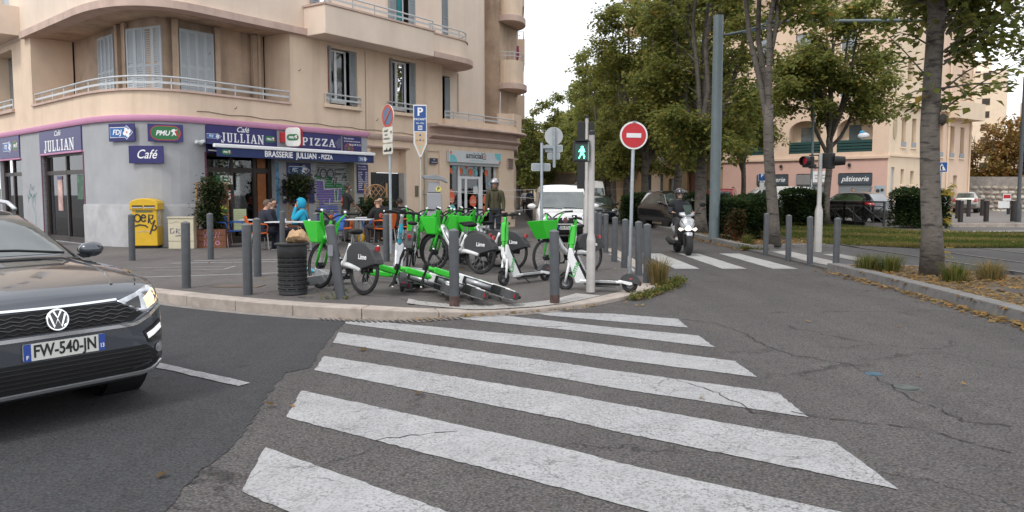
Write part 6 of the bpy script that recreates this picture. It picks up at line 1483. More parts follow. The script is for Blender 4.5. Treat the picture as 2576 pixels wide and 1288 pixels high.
for zz in (.675, .70, .725, .75, .775):
 e = .40 + (.54 - .40) * (1 - abs(zz - .745) / .09)
 c.strip('grille_slat', [(-e + 2 * e * i / 40, zz + .006 * math.sin(i * 1.57)) for i in range(41)], .006, 'f', mat('slat black gloss', (.03, .03, .032), .25), .010)
c.strip('chrome_strip', [(-.40 + .80 * i / 24, .812 + .006 * (abs(i - 12) / 12) ** 2) for i in range(25)], .014, 'f', CHROME, .010)
P = [(-.76, .74), (-.63, .685), (-.54, .644)] + [(-.49 + .98 * i / 20, .634) for i in range(21)] + [(.54, .644), (.63, .685), (.76, .74)]
c.strip('chrome_strip', P, .024, 'f', CHROME, .012)
c.panel('lower_grille', [(-.60, .475), (.60, .475), (.71, .40), (.64, .30), (-.64, .30), (-.71, .40)], 'f', BLKP, .005)
for zz in (.33, .36, .39, .42, .45): c.strip('grille_slat', [(-.62 + 1.24 * i / 30, zz) for i in range(31)], .005, 'f', mat('slat black gloss'), .010)
c.panel('bumper_trim', [(-.80, .40), (-.74, .30), (-.60, .265), (.60, .265), (.74, .30), (.80, .40), (.70, .36), (.60, .30), (-.60, .30), (-.70, .36)], 'f', BLKP, .006)
c.strip('skid_bar', [(-.74, .335), (-.66, .285)] + [(-.6 + 1.2 * i / 20, .272) for i in range(21)] + [(.66, .285), (.74, .335)], .022, 'f', mat('silver trim', (.5, .51, .52), .3, metal=.7), .012)
def hl(sg):
 h = c.panel('headlight', [(sg * a, b) for a, b in ((.40, .805), (.55, .848), (.70, .895), (.765, .88), (.79, .82), (.755, .755), (.60, .70), (.50, .745))], 'f', LENS, .008, grid=.03, th=.006)
 c.panel('lamp_glow', [(sg * a, b) for a, b in ((.60, .81), (.70, .868), (.75, .85), (.755, .785), (.62, .735))], 'f', mat('lit headlamp', (.7, .55, .35), .3, var=.5, scale=14, emit=(1, .62, .28), es=1.1), .016, h, grid=.03)
 c.panel('lamp_bezel', [(sg * a, b) for a, b in ((.45, .79), (.57, .83), (.565, .74), (.52, .755))], 'f', BLKG, .016, h, grid=.03)
 r_ = c.panel('lamp_recess', [(sg * a, b) for a, b in ((.58, .57), (.74, .645), (.775, .60), (.75, .48), (.62, .485))], 'f', BLKG, .006, grid=.03)
 c.panel('running_light', [(sg * a, b) for a, b in ((.60, .555), (.735, .615), (.745, .575), (.615, .515))], 'f', mat('running light', (.6, .62, .65), .3, var=.3, scale=30, emit=(1, .97, .9), es=.35), .012, r_, grid=.03)
 c.panel('fog_light', [(sg * (.72 + .045 * math.cos(R_(k))), .435 + .035 * math.sin(R_(k))) for k in range(0, 360, 30)], 'f', LENS, .008, grid=.03)
 c.panel('side_window', [(a, b) for a, b in ((.62, 1.04), (.36, 1.34), (.0, 1.41), (-1.2, 1.41), (-1.55, 1.2), (-1.5, 1.06))], 'l' if sg > 0 else 'R', WSC, .006)
 c.strip('hood_seam', [(1.02, sg * .755), (1.4, sg * .765), (1.7, sg * .735), (1.9, sg * .66), (2.0, sg * .60)], .008, 't', BLKP, .002, th=0)
 c.strip('hood_crease', [(.95, sg * .62), (1.3, sg * .60), (1.7, sg * .55), (1.98, sg * .44)], .016, 't', DGREY, .004, th=.008)
 c.strip('pillar_trim', [(.93, sg * .775), (.6, sg * .70), (.38, sg * .66), (.22, sg * .63)], .03, 't', BLKP, .003, th=.004)
 mb = MB(); mb.tube([(.15, sg * .625, 1.42), (.0, sg * .635, 1.475), (-.5, sg * .635, 1.515), (-1.2, sg * .625, 1.505), (-1.5, sg * .61, 1.44)], .018, 8); mb.build('roof_rail', mat('silver trim'), c.t, smooth=True)
c.mirror(hl)
c.strip('hood_edge', [(2.075, -.60), (2.09, -.3), (2.095, 0), (2.09, .3), (2.075, .60)], .006, 't', BLKP, .001, th=0) if False else None
ws = c.panel('windscreen', [(-.72, 1.075), (.72, 1.075), (.685, 1.20), (.63, 1.345), (.59, 1.375), (-.59, 1.375), (-.63, 1.345), (-.685, 1.20)], 'f', WSC, .005, grid=.06)
c.strip('roof_edge_dark_band', [(-.60 + 1.2 * i / 12, 1.388 + .012 * (1 - abs(i - 6) / 6)) for i in range(13)], .028, 'f', BLKP, .006, th=.004)  # black strip stands for the dark reflection along the roof edge
c.strip('cowl', [(.94, -.74), (.97, -.4), (.985, 0), (.97, .4), (.94, .74)], .07, 't', BLKP, .005, th=.006)
for a, b in ((.62, -.02), (-.05, -.62)): MB().tube([(.96, a, 1.085), (.90, (a + b) / 2, 1.115), (.88, b, 1.125)], .011, 6).build('wiper', BLKP, c.t)
c.plate(2.150, .03, .545, 'FW-540-JN')
em = MB(); em.ring((0, 0, 0), .066, .008, 'Z', 32, 6); em.lathe([(.062, -.004), (.0, -.004)], 24, cap=False)
LG_ = [[(-.050, .038), (-.022, -.046), (0, .006), (.022, -.046), (.050, .038)], [(-.024, .058), (0, .012), (.024, .058)]]
EM = Matrix.Translation((2.150, -.015, .735)) @ Matrix.Rotation(R_(90), 4, 'Z') @ Matrix.Rotation(R_(84), 4, 'X')
em2 = MB(); em2.ring((0, 0, 0), .066, .0075, 'Z', 32, 6); em2.xf(EM); k = len(em2.v)
s1 = strokes(LG_, .013, Matrix.Identity(4), .004); s1.xf(EM); em2._add(s1.v, s1.f); eo = em2.build('badge', CHROME, c.t)
MB().lathe([(.063, -.006), (.063, .0), (.0, .0)], 24, cap=False).xf(EM).build('badge_disc', BLKG, eo)
c.mirrors(.66, 1.03, DGREY, sc_=.9)
c.wheels(1.285, -1.31, .34)
# generic shapes
def hatch(L, W, H, hood=.62, zb=.2):
 f, r, w = L / 2, -L / 2, W / 2
 return [(f, zb + .2, .45, .55, w * .62, w * .5), (f - .04, zb + .06, .52, .66, w * .8, w * .66), (f - .14, zb, .60, hood + .10, w * .92, w * .82), (f - .4, zb, .70, hood + .19, w * .98, w * .87), (f - .9, zb, .82, hood + .29, w, w * .87), (f - 1.08, zb, .86, hood + .33, w, w * .85), (f - 1.45, zb, .90, H * .80, w, w * .75), (f - 1.85, zb, .92, H * .955, w, w * .68), (f - 2.3, zb, .93, H, w, w * .655), (r + 1.0, zb, .95, H * .99, w, w * .645), (r + .45, zb, .95, H * .94, w * .985, w * .635), (r + .2, zb + .02, .93, H * .78, w * .97, w * .68), (r + .07, zb + .08, .84, .98, w * .92, w * .74), (r, zb + .18, .70, .82, w * .80, w * .66)]
def vanst(L, W, H, nose=.9, hoodz=1.05):
 f, r, w = L / 2, -L / 2, W / 2
 return [(f, .38, .60, .72, w * .68, w * .56), (f - .05, .26, .72, .86, w * .84, w * .72), (f - .18, .22, .84, hoodz - .09, w * .94, w * .82), (f - .45, .22, .92, hoodz, w * .985, w * .86), (f - nose, .22, 1.0, hoodz + .12, w, w * .86), (f - nose - .12, .22, 1.02, hoodz + .24, w, w * .84), (f - nose - .50, .22, 1.05, H * .86, w, w * .80), (f - nose - .78, .22, 1.06, H * .96, w, w * .79), (f - nose - 1.2, .22, 1.06, H, w, w * .80), (0, .22, 1.06, H, w, w * .82), (r + .3, .22, 1.06, H * .99, w, w * .82), (r + .08, .25, 1.05, H * .96, w * .985, w * .80), (r, .35, 1.0, H * .9, w * .96, w * .76)]
def lamps_front(c, P, m=LENS):
 for sg in (1, -1): c.panel('headlight', [(sg * a, b) for a, b in P], 'f', m, .008, grid=.05, th=.006)
def side_glass(c, P, m=WSC):
 for ax in ('l', 'R'): c.panel('side_window', P, ax, m, .006, grid=.12)
WHITEP = paintm('white van paint', (.70, .70, .69), 0, .3)
# white parked van facing us
c = Car('white_van', 'white panel van with dark bumper parked facing us beside the pavement edge', 'van', vanst(4.4, 1.80, 1.86, .80, .93), WHITEP, (1.68, 27.05, 0), R_(-90)); w = .9
c.panel('windscreen', [(-.78, 1.07), (.78, 1.07), (.74, 1.35), (.68, 1.62), (-.68, 1.62), (-.74, 1.35)], 'f', WSC, .006)
c.panel('grille', [(-.34, .80), (.34, .80), (.40, .68), (.52, .62), (-.52, .62), (-.40, .68)], 'f', BLKP, .006); c.panel('bumper', [(-.80, .59), (.80, .59), (.84, .45), (.7, .27), (-.7, .27), (-.84, .45)], 'f', BLKP, .010, th=.02)
lamps_front(c, [(.50, .82), (.62, .92), (.75, .90), (.79, .78), (.73, .68), (.60, .67), (.52, .73)]); c.plate(2.235, .05, .49, 'DK-972-KM')
for sg in (1, -1): c.panel('lamp_ring', [(sg * .65 + .07 * math.cos(R_(k)), .78 + .06 * math.sin(R_(k))) for k in range(0, 360, 30)], 'f', CHROME, .014, grid=.06)
em = MB(); em.lathe([(.10, -.02), (.10, .02), (.08, .03), (.0, .03)], 24); em.xf(Matrix.Translation((2.185, 0, .74)) @ Matrix.Rotation(R_(90), 4, 'Y')); eo = em.build('badge', CHROME, c.t, auto=40)
em = MB(); em.lathe([(.072, .031), (.072, .035), (0, .035)], 24); em.xf(Matrix.Translation((2.185, 0, .74)) @ Matrix.Rotation(R_(90), 4, 'Y')); em.build('badge_disc', mat('badge dark red', (.16, .03, .03), .4), eo)
lettering(eo, CHROME, [('FIAT', .05, Matrix.Translation((2.223, 0, .74)) @ Matrix.Rotation(R_(90), 4, 'Z') @ Matrix.Rotation(R_(90), 4, 'X'), dict(depth=.002, bold=.02))])
side_glass(c, [(1.25, 1.08), (.85, 1.6), (.1, 1.64), (.05, 1.08)]); c.mirrors(1.15, 1.10, WHITEP, sc_=1.25); c.wheels(1.35, -1.35, .33)
c.strip('bonnet_line', [(2.0, -.62), (1.96, 0), (2.0, .62)][::1], .012, 't', BLKP, .003, th=0)
for a, b in ((.62, .0), (-.05, -.66)): MB().tube([(1.46, a, 1.06), (1.42, (a + b) / 2, 1.10), (1.40, b, 1.11)], .012, 5).build('wiper', BLKP, c.t)
for i, z_ in enumerate((1.30, 1.36, 1.42)): c.panel('windscreen_sticker', [(-.70, z_ - .02), (-.66, z_ - .02), (-.66, z_ + .02), (-.70, z_ + .02)], 'f', WHITE, .010)
# vans and cars down the avenue
c = Car('white_van', 'tall white delivery van far down the avenue behind the small dark car', 'van', vanst(5.6, 2.0, 2.45, 1.0, 1.2), WHITEP, (5.25, 53.5, 0), R_(-90), step=.2); c.panel('windscreen', [(-.84, 1.35), (.84, 1.35), (.78, 1.95), (-.78, 1.95)], 'f', WSC, .006, grid=.2); lamps_front(c, [(.55, .85), (.8, .95), (.85, .75), (.6, .7)]); c.panel('bumper', [(-.8, .6), (.8, .6), (.7, .3), (-.7, .3)], 'f', BLKP); c.mirrors(1.5, 1.4, BLKP, sc_=1.6); c.wheels(1.8, -1.7, .36)
c = Car('dark_van', 'grey van parked behind the white van far down the avenue', 'van', vanst(4.8, 1.9, 2.2, 1.0, 1.15), paintm('grey brown paint', (.10, .10, .09), .3), (4.0, 60, 0), R_(-90), step=.2); c.panel('windscreen', [(-.8, 1.3), (.8, 1.3), (.74, 1.85), (-.74, 1.85)], 'f', WSC, .006, grid=.2); c.wheels(1.5, -1.5, .34)
BLK = paintm('black car paint', (.012, .012, .014), .2, .2)
c = Car('dark_car', 'small dark hatchback facing us beside the clipped hedge', 'car', hatch(3.8, 1.70, 1.48, .66), BLK, (4.72, 42.5, 0), R_(-90), step=.15)
c.panel('windscreen', [(-.62, 1.02), (.62, 1.02), (.54, 1.36), (-.54, 1.36)], 'f', WSC, .006); lamps_front(c, [(.42, .74), (.66, .84), (.74, .74), (.52, .66)]); c.panel('grille', [(-.4, .74), (.4, .74), (.36, .62), (-.36, .62)], 'f', BLKP)
em = MB(); em.prism([(0, .09), (.06, 0), (0, -.09), (-.06, 0)], 0, .02); em.xf(Matrix.Translation((1.86, 0, .70)) @ Matrix.Rotation(R_(90), 4, 'Z') @ Matrix.Rotation(R_(90), 4, 'X')); em.build('badge', CHROME, c.t); c.plate(1.91, 0, .48, 'CE-880-FK'); c.wheels(1.2, -1.2, .3); c.mirrors(.7, 1.0, BLK)
KAD = paintm('dark slate paint', (.014, .015, .018), .1, .2)
c = Car('dark_suv', 'dark shiny SUV parked behind the motor scooter rider', 'car', [(a, b, d, e, f_, g) for a, b, d, e, f_, g in hatch(4.45, 1.84, 1.62, .80, .24)], KAD, (7.2, 35.4, .06), R_(-78), step=.12)
c.panel('windscreen', [(-.66, 1.13), (.66, 1.13), (.56, 1.48), (-.56, 1.48)], 'f', WSC, .006); lamps_front(c, [(.42, .82), (.72, .93), (.82, .84), (.56, .74)]); c.panel('grille', [(-.42, .84), (.42, .84), (.36, .68), (-.36, .68)], 'f', BLKP); c.panel('lower_grille', [(-.6, .5), (.6, .5), (.55, .34), (-.55, .34)], 'f', BLKP); c.plate(2.24, 0, .57, 'EQ-231-TZ'); side_glass(c, [(1.05, 1.04), (.45, 1.42), (-.9, 1.44), (-1.6, 1.22), (-1.5, 1.06)]); c.wheels(1.33, -1.35, .36); c.mirrors(.85, 1.06, KAD); c.strip('chrome_strip', [(-.4, .86), (0, .845), (.4, .86)], .02, 'f', CHROME)
for sg in (1, -1): MB().tube([(.2, sg * .6, 1.6), (-.4, sg * .62, 1.66), (-1.3, sg * .6, 1.62)], .018, 6).build('roof_rail', mat('silver trim'), c.t)
RED = paintm('red car paint', (.33, .015, .018), .1, .3)
c = Car('red_car', 'red estate car with dark rear window seen over the shrub, right of the tram mast', 'car', vanst(4.3, 1.76, 1.75, 1.1, .95), RED, (13.25, 49.5, .15), R_(70), step=.2); c.panel('rear_window', [(-.6, 1.1), (.6, 1.1), (.56, 1.55), (-.56, 1.55)], 'r', WSC, .006); c.wheels(1.3, -1.3, .31); side_glass(c, [(1, 1.1), (.6, 1.5), (-1.7, 1.52), (-1.8, 1.1)])
for sg in (1, -1): c.panel('tail_light', [(sg * .66, .8), (sg * .8, .8), (sg * .76, 1.3), (sg * .68, 1.3)], 'r', REDL, .008); MB().tube([(.6, sg * .62, 1.74), (-.6, sg * .64, 1.82), (-1.7, sg * .62, 1.76)], .02, 6).build('roof_rail', BLKP, c.t)
c = Car('white_van', 'white delivery van seen side on behind the shrub and forked linden', 'van', vanst(4.5, 1.85, 1.85, .9, 1.05), WHITEP, (14.9, 46.0, .15), R_(178), step=.15); side_glass(c, [(1.2, 1.12), (.7, 1.62), (.0, 1.66), (-.02, 1.1)]); c.wheels(1.4, -1.4, .33)
for sg in ('l', 'R'): c.strip('door_seam', [(-.1, .4), (-.1, 1.7)], .02, sg, BLKP, .004, th=0); c.panel('rub_strip', [(-1.2, .95), (-.7, .95), (-.7, .99), (-1.2, .99)], sg, BLKP, .008); c.strip('window_trim', [(.05, 1.1), (.06, 1.68)], .06, sg, BLKP, .006, th=0)
lettering(c.t, mat('ink grey'), [('BJ', .22, Matrix.Translation((-1.0, .94, 1.36)) @ Matrix.Rotation(R_(180), 4, 'Z') @ Matrix.Rotation(R_(90), 4, 'X'), dict(depth=.003))])
c = Car('black_car', 'black hatchback seen from its rear quarter beyond the cross braced barrier', 'car', hatch(4.03, 1.72, 1.49, .68), BLK, (16.75, 39.4, .18), R_(118), step=.12)
c.panel('rear_window', [(-.55, 1.02), (.55, 1.02), (.50, 1.36), (-.50, 1.36)], 'r', mat('rear glass grey', (.16, .17, .18), .08, spec=1, ior=2), .006); side_glass(c, [(.95, .98), (.35, 1.33), (-.9, 1.35), (-1.45, 1.18), (-1.4, 1.0)], mat('side glass greenish', (.06, .10, .06), .05, spec=1, ior=2))
for sg in (1, -1):
 c.panel('tail_light', [(sg * .56, .80), (sg * .84, .86), (sg * .80, 1.08), (sg * .68, 1.02)], 'r', REDL, .008, th=.01); c.panel('tail_light', [(-1.95, .82), (-1.55, .96), (-1.6, 1.02), (-1.95, .98)], 'l' if sg > 0 else 'R', REDL, .008)
 c.strip('door_trim', [(1.0, .62), (-.9, .66)], .03, 'l' if sg > 0 else 'R', ALLOY, .008)
c.plate(-2.02, 0, .78, 'AL-519-QB', 1); c.wheels(1.25, -1.25, .31); c.mirrors(.75, 1.0, BLK); MB().tube([(-1.2, 0, 1.48), (-1.4, 0, 1.72)], .008, 5).build('aerial', BLKP, c.t)
SILV = paintm('silver beige paint', (.40, .385, .34), .35, .3)
c = Car('silver_car', 'silver hatchback with red tail lamps parked behind the dark posts on the right', 'car', hatch(3.8, 1.66, 1.42, .66), SILV, (33.2, 57.4, .3), R_(52), step=.15)
c.panel('rear_window', [(-.56, .98), (.56, .98), (.5, 1.3), (-.5, 1.3)], 'r', WSC, .006); c.panel('bumper', [(-.74, .55), (.74, .55), (.66, .4), (-.66, .4)], 'r', mat('bumper grey', (.12, .12, .125), .6), .012, th=.03); side_glass(c, [(.9, .96), (.4, 1.27), (-1.0, 1.3), (-1.4, 1.0)]); c.wheels(1.2, -1.2, .3)
for sg in (1, -1): c.panel('tail_light', [(sg * .52, .70), (sg * .76, .70), (sg * .70, .95), (sg * .60, .92)], 'r', REDL, .010, th=.01); c.panel('tail_light', [(-1.85, .7), (-1.6, .74), (-1.62, .92), (-1.85, .9)], 'l' if sg > 0 else 'R', REDL, .008)
c.plate(-1.93, 0, .80, '7315 RK 13', 1)
c = Car('white_car', 'white hatchback with a dark roof bar parked left of the silver hatchback', 'car', hatch(4.2, 1.75, 1.5, .7), WHITEP, (31.2, 59.5, .3), R_(200), step=.15); side_glass(c, [(.95, 1.0), (.4, 1.33), (-1.0, 1.35), (-1.5, 1.04)]); c.panel('windscreen', [(-.6, 1.0), (.6, 1.0), (.52, 1.36), (-.52, 1.36)], 'f', WSC, .006); c.wheels(1.25, -1.25, .31)
MB().b2(-.3, .0, -.6, .6, 1.54, 1.66).build('roof_bar', BLKG, c.t, bevel=.03); MB().b2(-.28, -.02, .2, .45, 1.66, 1.70).build('beacon', REDL, c.t)
c = Car('white_car', 'white car half hidden behind the clipped bush and the crossing sign', 'car', hatch(4.1, 1.74, 1.46, .68), WHITEP, (25.6, 49.5, .25), R_(215), step=.15); side_glass(c, [(.95, 1.0), (.4, 1.3), (-1.0, 1.32), (-1.5, 1.04)]); c.wheels(1.25, -1.25, .31); c.strip('blue_stripe', [(1.5, .75), (-1.6, .85)], .14, 'l', EUB, .008); c.strip('blue_stripe', [(1.5, .75), (-1.6, .85)], .14, 'R', EUB, .008)
# motor scooter (facing -y), rider added with the people
SILVER = mat('scooter silver', (.50, .51, .53), .3, metal=.4, var=.04, coat=.6)
ms = thing('motor_scooter', 'silver and black motor scooter with glowing headlamp riding towards us', 'motor scooter', (4.44, 20.45, 0), R_(-90))
def moto_wheel(x, r, w_, z=None):
 wh = MB(); wh.lathe([(r * .62, -w_ * .4), (r * .85, -w_ * .5), (r * .97, -w_ * .3), (r, 0), (r * .97, w_ * .3), (r * .85, w_ * .5), (r * .62, w_ * .4)], 28); wh.xf(Matrix.Rotation(R_(90), 4, 'X')); o = wh.build('wheel', TYRE, ms, smooth=True); o.location = (x, 0, r)
 rm = MB(); rm.lathe([(r * .64, -.03), (r * .64, .03), (.03, .04), (.03, -.04)], 20, cap=False)
 rm.xf(Matrix.Rotation(R_(90), 4, 'X')); rm.build('rim', BLKP, o)
moto_wheel(.64, .265, .15); moto_wheel(-.66, .255, .16)
def sheetloft(name, secs, m, **k): return MB().loft(secs).build(name, m, ms, **k)
def oval(x, w_, z0, z1, n=10): return [Vector((x, w_ * math.cos(2 * math.pi * i / n), (z0 + z1) / 2 + (z1 - z0) / 2 * math.sin(2 * math.pi * i / n))) for i in range(n)]
sheetloft('front_shield', [oval(.62, .09, .66, .80), oval(.585, .15, .62, .90), oval(.50, .19, .60, .99), oval(.38, .18, .60, 1.0), oval(.30, .14, .6, .95)], SILVER, smooth=True)
sheetloft('leg_shield', [oval(.55, .10, .40, .72), oval(.44, .19, .26, .84), oval(.34, .23, .24, .9), oval(.26, .22, .24, .86)], BLKP, smooth=True)
sheetloft('handlebar_cover', [oval(.50, .06, .97, 1.03), oval(.45, .19, .96, 1.08), oval(.36, .22, .98, 1.1), oval(.28, .14, 1.0, 1.08)], SILVER, smooth=True)
MB().quad((.56, -.07, 1.04), (.56, .07, 1.04), (.42, .11, 1.27), (.42, -.11, 1.27)).build('fly_screen', WSC, ms)
sheetloft('footboard', [oval(.35, .14, .24, .36), oval(0, .17, .22, .34), oval(-.25, .17, .24, .40)], BLKP, smooth=True)
sheetloft('rear_body', [oval(-.08, .12, .34, .68), oval(-.3, .19, .42, .76), oval(-.7, .19, .52, .80), oval(-1.02, .09, .70, .82)], SILVER, smooth=True)
sheetloft('seat', [oval(.02, .10, .70, .80), oval(-.3, .15, .74, .84), oval(-.75, .14, .78, .90), oval(-.95, .08, .82, .90)], BLKP, smooth=True)
sheetloft('engine', [oval(-.2, .12, .2, .4), oval(-.6, .16, .16, .42), oval(-.8, .12, .2, .36)], mat('engine metal', (.12, .12, .125), .5, metal=.5), smooth=True)
MB().tube([(-.2, -.16, .26), (-.6, -.19, .26), (-1.0, -.2, .34)], [.04, .07, .06], 10).build('exhaust', BLKP, ms, smooth=True)
for sg in (1, -1):
 MB().tube([(.64, sg * .10, .265), (.50, sg * .09, .60)], .025, 8).build('fork', BLKP, ms); MB().tube([(.40, sg * .16, 1.04), (.36, sg * .36, 1.06)], .018, 8).build('handlebar', BLKP, ms)
 MB().tube([(.36, sg * .24, 1.06), (.40, sg * .34, 1.24)], .008, 5).build('mirror_stalk', BLKP, ms); MB().ball((.40, sg * .40, 1.28), .075, 10, 7, (.3, 1.2, .75)).build('mirror', BLKP, ms, smooth=True)
 MB().prism([(.60, .70), (.60, .80), (.62, .83)] if False else [(0, 0), (.12, .05), (.16, .0), (.10, -.05)], 0, .02).xf(Matrix.Translation((.545, sg * .085, .66)) @ Matrix.Rotation(R_(90), 4, 'Z') @ Matrix.Rotation(R_(90), 4, 'X') @ Matrix.Scale(sg, 4, (1, 0, 0))).build('indicator', mat('lit indicator', (.8, .7, .6), .3, emit=(1, .85, .75), es=.6), ms)
MB().tube([(.79, 0, .50), (.72, 0, .57), (.56, 0, .56), (.45, 0, .45)], [.07, .09, .09, .07], 8, flat=.35).build('front_mudguard', SILVER, ms, smooth=True)
MB().ball((.60, 0, .70), .085, 12, 8, (.35, 1.15, .9)).build('headlamp', mat('lit scooter lamp', (.9, .9, .95), .2, emit=(.95, .95, 1), es=1.6), ms, smooth=True)
MB().tube([(.585, 0, .80), (.60, .1, .76), (.56, .17, .88)], .012, 5).tube([(.585, 0, .80), (.60, -.1, .76), (.56, -.17, .88)], .012, 5).build('nose_trim', BLKG, ms)
m2 = dup(ms, (21.4, 46.5, .2), R_(200), 'parked pale motor scooter in front of the bakery shutters, right of a trunk'); m2['category'] = 'motor scooter'
# STREET FURNITURE
BOLM = mat('bollard grey paint', (.062, .067, .074), .5, var=.18, scale=6, bump=.05, bscale=40, stain=.35, sscale=3, dirt=(.12, .115, .11))
GALV = mat('galvanised steel', (.30, .335, .36), .45, metal=.35, var=.14, scale=9)
ALU = mat('brushed pale pole', (.46, .44, .42), .4, metal=.35, var=.1, scale=6)
DKM = mat('signal black', (.014, .014, .015), .5, var=.1)
RUST = mat('rusty foot', (.075, .045, .038), .9, var=.4, scale=12)
def bollard_src(h=1.0, r=.066, rust=False):
 t = thing('bollard', '', 'bollard')
 MB().lathe([(r, -.1), (r, h - .04), (r * .96, h - .025)], 20).build('post', BOLM, t, auto=30)
 MB().lathe([(r * 1.02, h - .03), (r * 1.02, h - .015), (r * .3, h + .008), (0, h + .012)], 20, cap=False).build('cap', mat('bollard cap', (.11, .115, .12), .5, var=.2, scale=9), t, auto=30)
 if rust: MB().lathe([(r * 1.02, -.1), (r * 1.025, .09), (r * 1.0, .12)], 20, cap=False).build('rusty_foot', RUST, t)
 return t
B1 = bollard_src(); B2 = bollard_src(rust=True); used_b = {}
def bollard(x, y, z, label, grp='grey steel bollards round the corner', h=1., rust=False, tilt=(0, 0)):
 s_ = B2 if rust else B1
 if s_.name not in used_b: used_b[s_.name] = 1; o = s_
 else: o = dup(s_)
 o.location = (x, y, z); o.rotation_euler = (R_(rnd.gauss(0, .7)), R_(rnd.gauss(0, .8)), rnd.uniform(0, 3)) if tilt == (0, 0) else (R_(tilt[0]), R_(tilt[1]), 0); o.scale = (1, 1, h); o['label'] = label; o['group'] = grp; o['category'] = 'bollard'
 return o
for x, y, lab, k in ((-8.06, 16.67, 'bollard in front of the yellow mailbox', {}), (-4.90, 11.79, 'bollard at the kerb nearest the grey car', {}), (-6.51, 16.98, 'bollard in front of the wooden planter', {}), (-3.71, 11.0, 'bollard at the kerb just left of the litter bin', {}), (-4.36, 13.44, 'bollard behind the kerb, between the bin and its neighbour', {}),
  (-5.07, 22.2, 'bollard behind the leaning one, in front of the shutter', dict(h=.95)), (-4.98, 20.9, 'bollard beside the empty orange chair', {}), (-2.62, 16.43, 'bollard beside the no parking sign pole', {}), (-5.55, 19.0, 'bollard half hidden by the terrace table and hooded man', {}),
  (2.22, 17.06, 'bollard third from the no entry post along the avenue kerb', {}), (2.25, 15.73, 'bollard with rust marks just behind the no entry post', {}), (2.34, 14.45, 'bollard directly right of the no entry post', {}), (2.28, 13.23, 'bollard at the kerb corner beside the dry grass', {}), (2.38, 19.97, 'bollard along the avenue kerb near the white van', {}), (2.35, 21.11, 'bollard second from the far end of the avenue kerb row', {}), (2.37, 22.3, 'bollard at the far end of the avenue kerb row', {})):
 bollard(x, y, pz(x, y) - .005, lab, **k)
bollard(-2.30, 10.55, .12, 'leaning bollard with a pale sticker mark beside the green basket bike', tilt=(-3, -8.5), h=1.03)
bollard(-.76, 10.33, .09, 'bollard with rusty foot in front of the fallen scooters', rust=True, h=1.0)
bollard(.585, 10.70, .06, 'worn bollard with rusty foot at the kerb tip before the scooter', rust=True, h=1.0)
for i, (x, y, lab) in enumerate(((6.42, 19.9, 'bollard at the island kerb left of the forked linden'), (6.40, 18.2, 'bollard just right of the forked linden trunk'), (6.45, 17.0, 'bollard on the platform left of the tallest near bollard'), (6.62, 16.05, 'bollard at the corner of the leaf strewn bed'))):
 bollard(x, y, .045, lab, h=1.02)
bo = MB().prism(rrect(.07, .15, .015, 3), .0, .003); bo.xf(Matrix.Translation((-2.42, 10.47, .80)) @ Matrix.Rotation(R_(90), 4, 'X')); o = bo.build('sticker', mat('pale sticker', (.2, .21, .23), .6)); tag(o, 'pale oval sticker remnant on the leaning bollard', 'sticker')
bn = thing('litter_bin', 'black slotted cylindrical litter bin at the kerb, paper bag on its lid', 'litter bin', (-3.09, 11.05, .13))
BINM = mat('bin black', (.022, .023, .024), .55, var=.25, scale=8, bump=.1, stain=.15, sscale=3, dirt=(.08, .08, .08))
MB().lathe([(.196, .02), (.198, .05), (.192, .06), (.196, .55), (.204, .56), (.204, .70), (.2, .71)], 36).build('drum', BINM, bn, auto=40)
MB().lathe([(.235, .71), (.24, .72), (.238, .735), (.0, .74)], 36, cap=False).build('lid', BINM, bn, auto=40)
sl_ = MB(); sl_.box((0, 0, 0), (.11, .012, .012)); sl_ = sl_.data('slot'); sl_.materials.append(mat('slot dark', (.003, .003, .003), 1, var=0))
rd_ = MB().lathe([(.2, -.006), (.203, 0), (.2, .006)], 36, cap=False).data('rib', True); rd_.materials.append(BINM)
for j in range(8):
 o = link('rib', rd_, None, bn); o.location = (0, 0, .075 + j * .062)
 for k in range(9):
  a = 2 * math.pi * (k + .5 * (j % 2)) / 9; o = link('slot', sl_, None, bn); o.location = (.194 * math.cos(a), .194 * math.sin(a), .10 + j * .062); o.rotation_euler = (0, 0, a + math.pi / 2)
r = random.Random(3); secs = []
for i in range(9):
 x = -.20 + i * .05; hh = [.05, .14, .17, .165, .17, .18, .17, .13, .04][i]; dd = [.06, .11, .12, .12, .125, .12, .12, .1, .05][i]
 secs.append([Vector((x + r.uniform(-.012, .012), dd * math.cos(a) + r.uniform(-.012, .012), hh * .5 + hh * .5 * math.sin(a) + r.uniform(-.01, .012))) for a in [2 * math.pi * k / 12 for k in range(12)]])
bag = MB().loft(secs).build('paper_bag', mat('kraft paper', (.42, .27, .15), .85, var=.2, scale=14, bump=.6, bscale=25), None, auto=20); bag.location = (-3.0, 11.03, .872); bag.rotation_euler = (0, 0, R_(4)); bag.scale = (.76, .9, 1.05); tag(bag, 'crumpled brown paper bag lying on the lid of the black bin', 'paper bag')
MB().tube([(.02, .02, .15), (.0, .02, .21), (.05, .02, .20), (.07, .02, .15)], .012, 5, flat=.4).build('handle', mat('kraft paper'), bag)
mbx = thing('mailbox', 'yellow mailbox with black scrawl against the grey rounded corner', 'mailbox', (-9.50, 20.55, .14), R_(6))
YEL = mat('post yellow', (.62, .38, .015), .45, var=.08, scale=5, bump=.03)
MB().box((0, 0, .035), (.58, .38, .07)).build('plinth', BLKP, mbx); MB().box((0, 0, .60), (.62, .44, 1.06)).build('box', YEL, mbx, bevel=.02)
MB().prism([(-.35, 1.0), (.35, 1.0), (.35, 1.17), (.30, 1.235), (.16, 1.285), (0, 1.30), (-.16, 1.285), (-.30, 1.235), (-.35, 1.17)], -.26, .26, 'XZ').build('hood', YEL, mbx, bevel=.02)
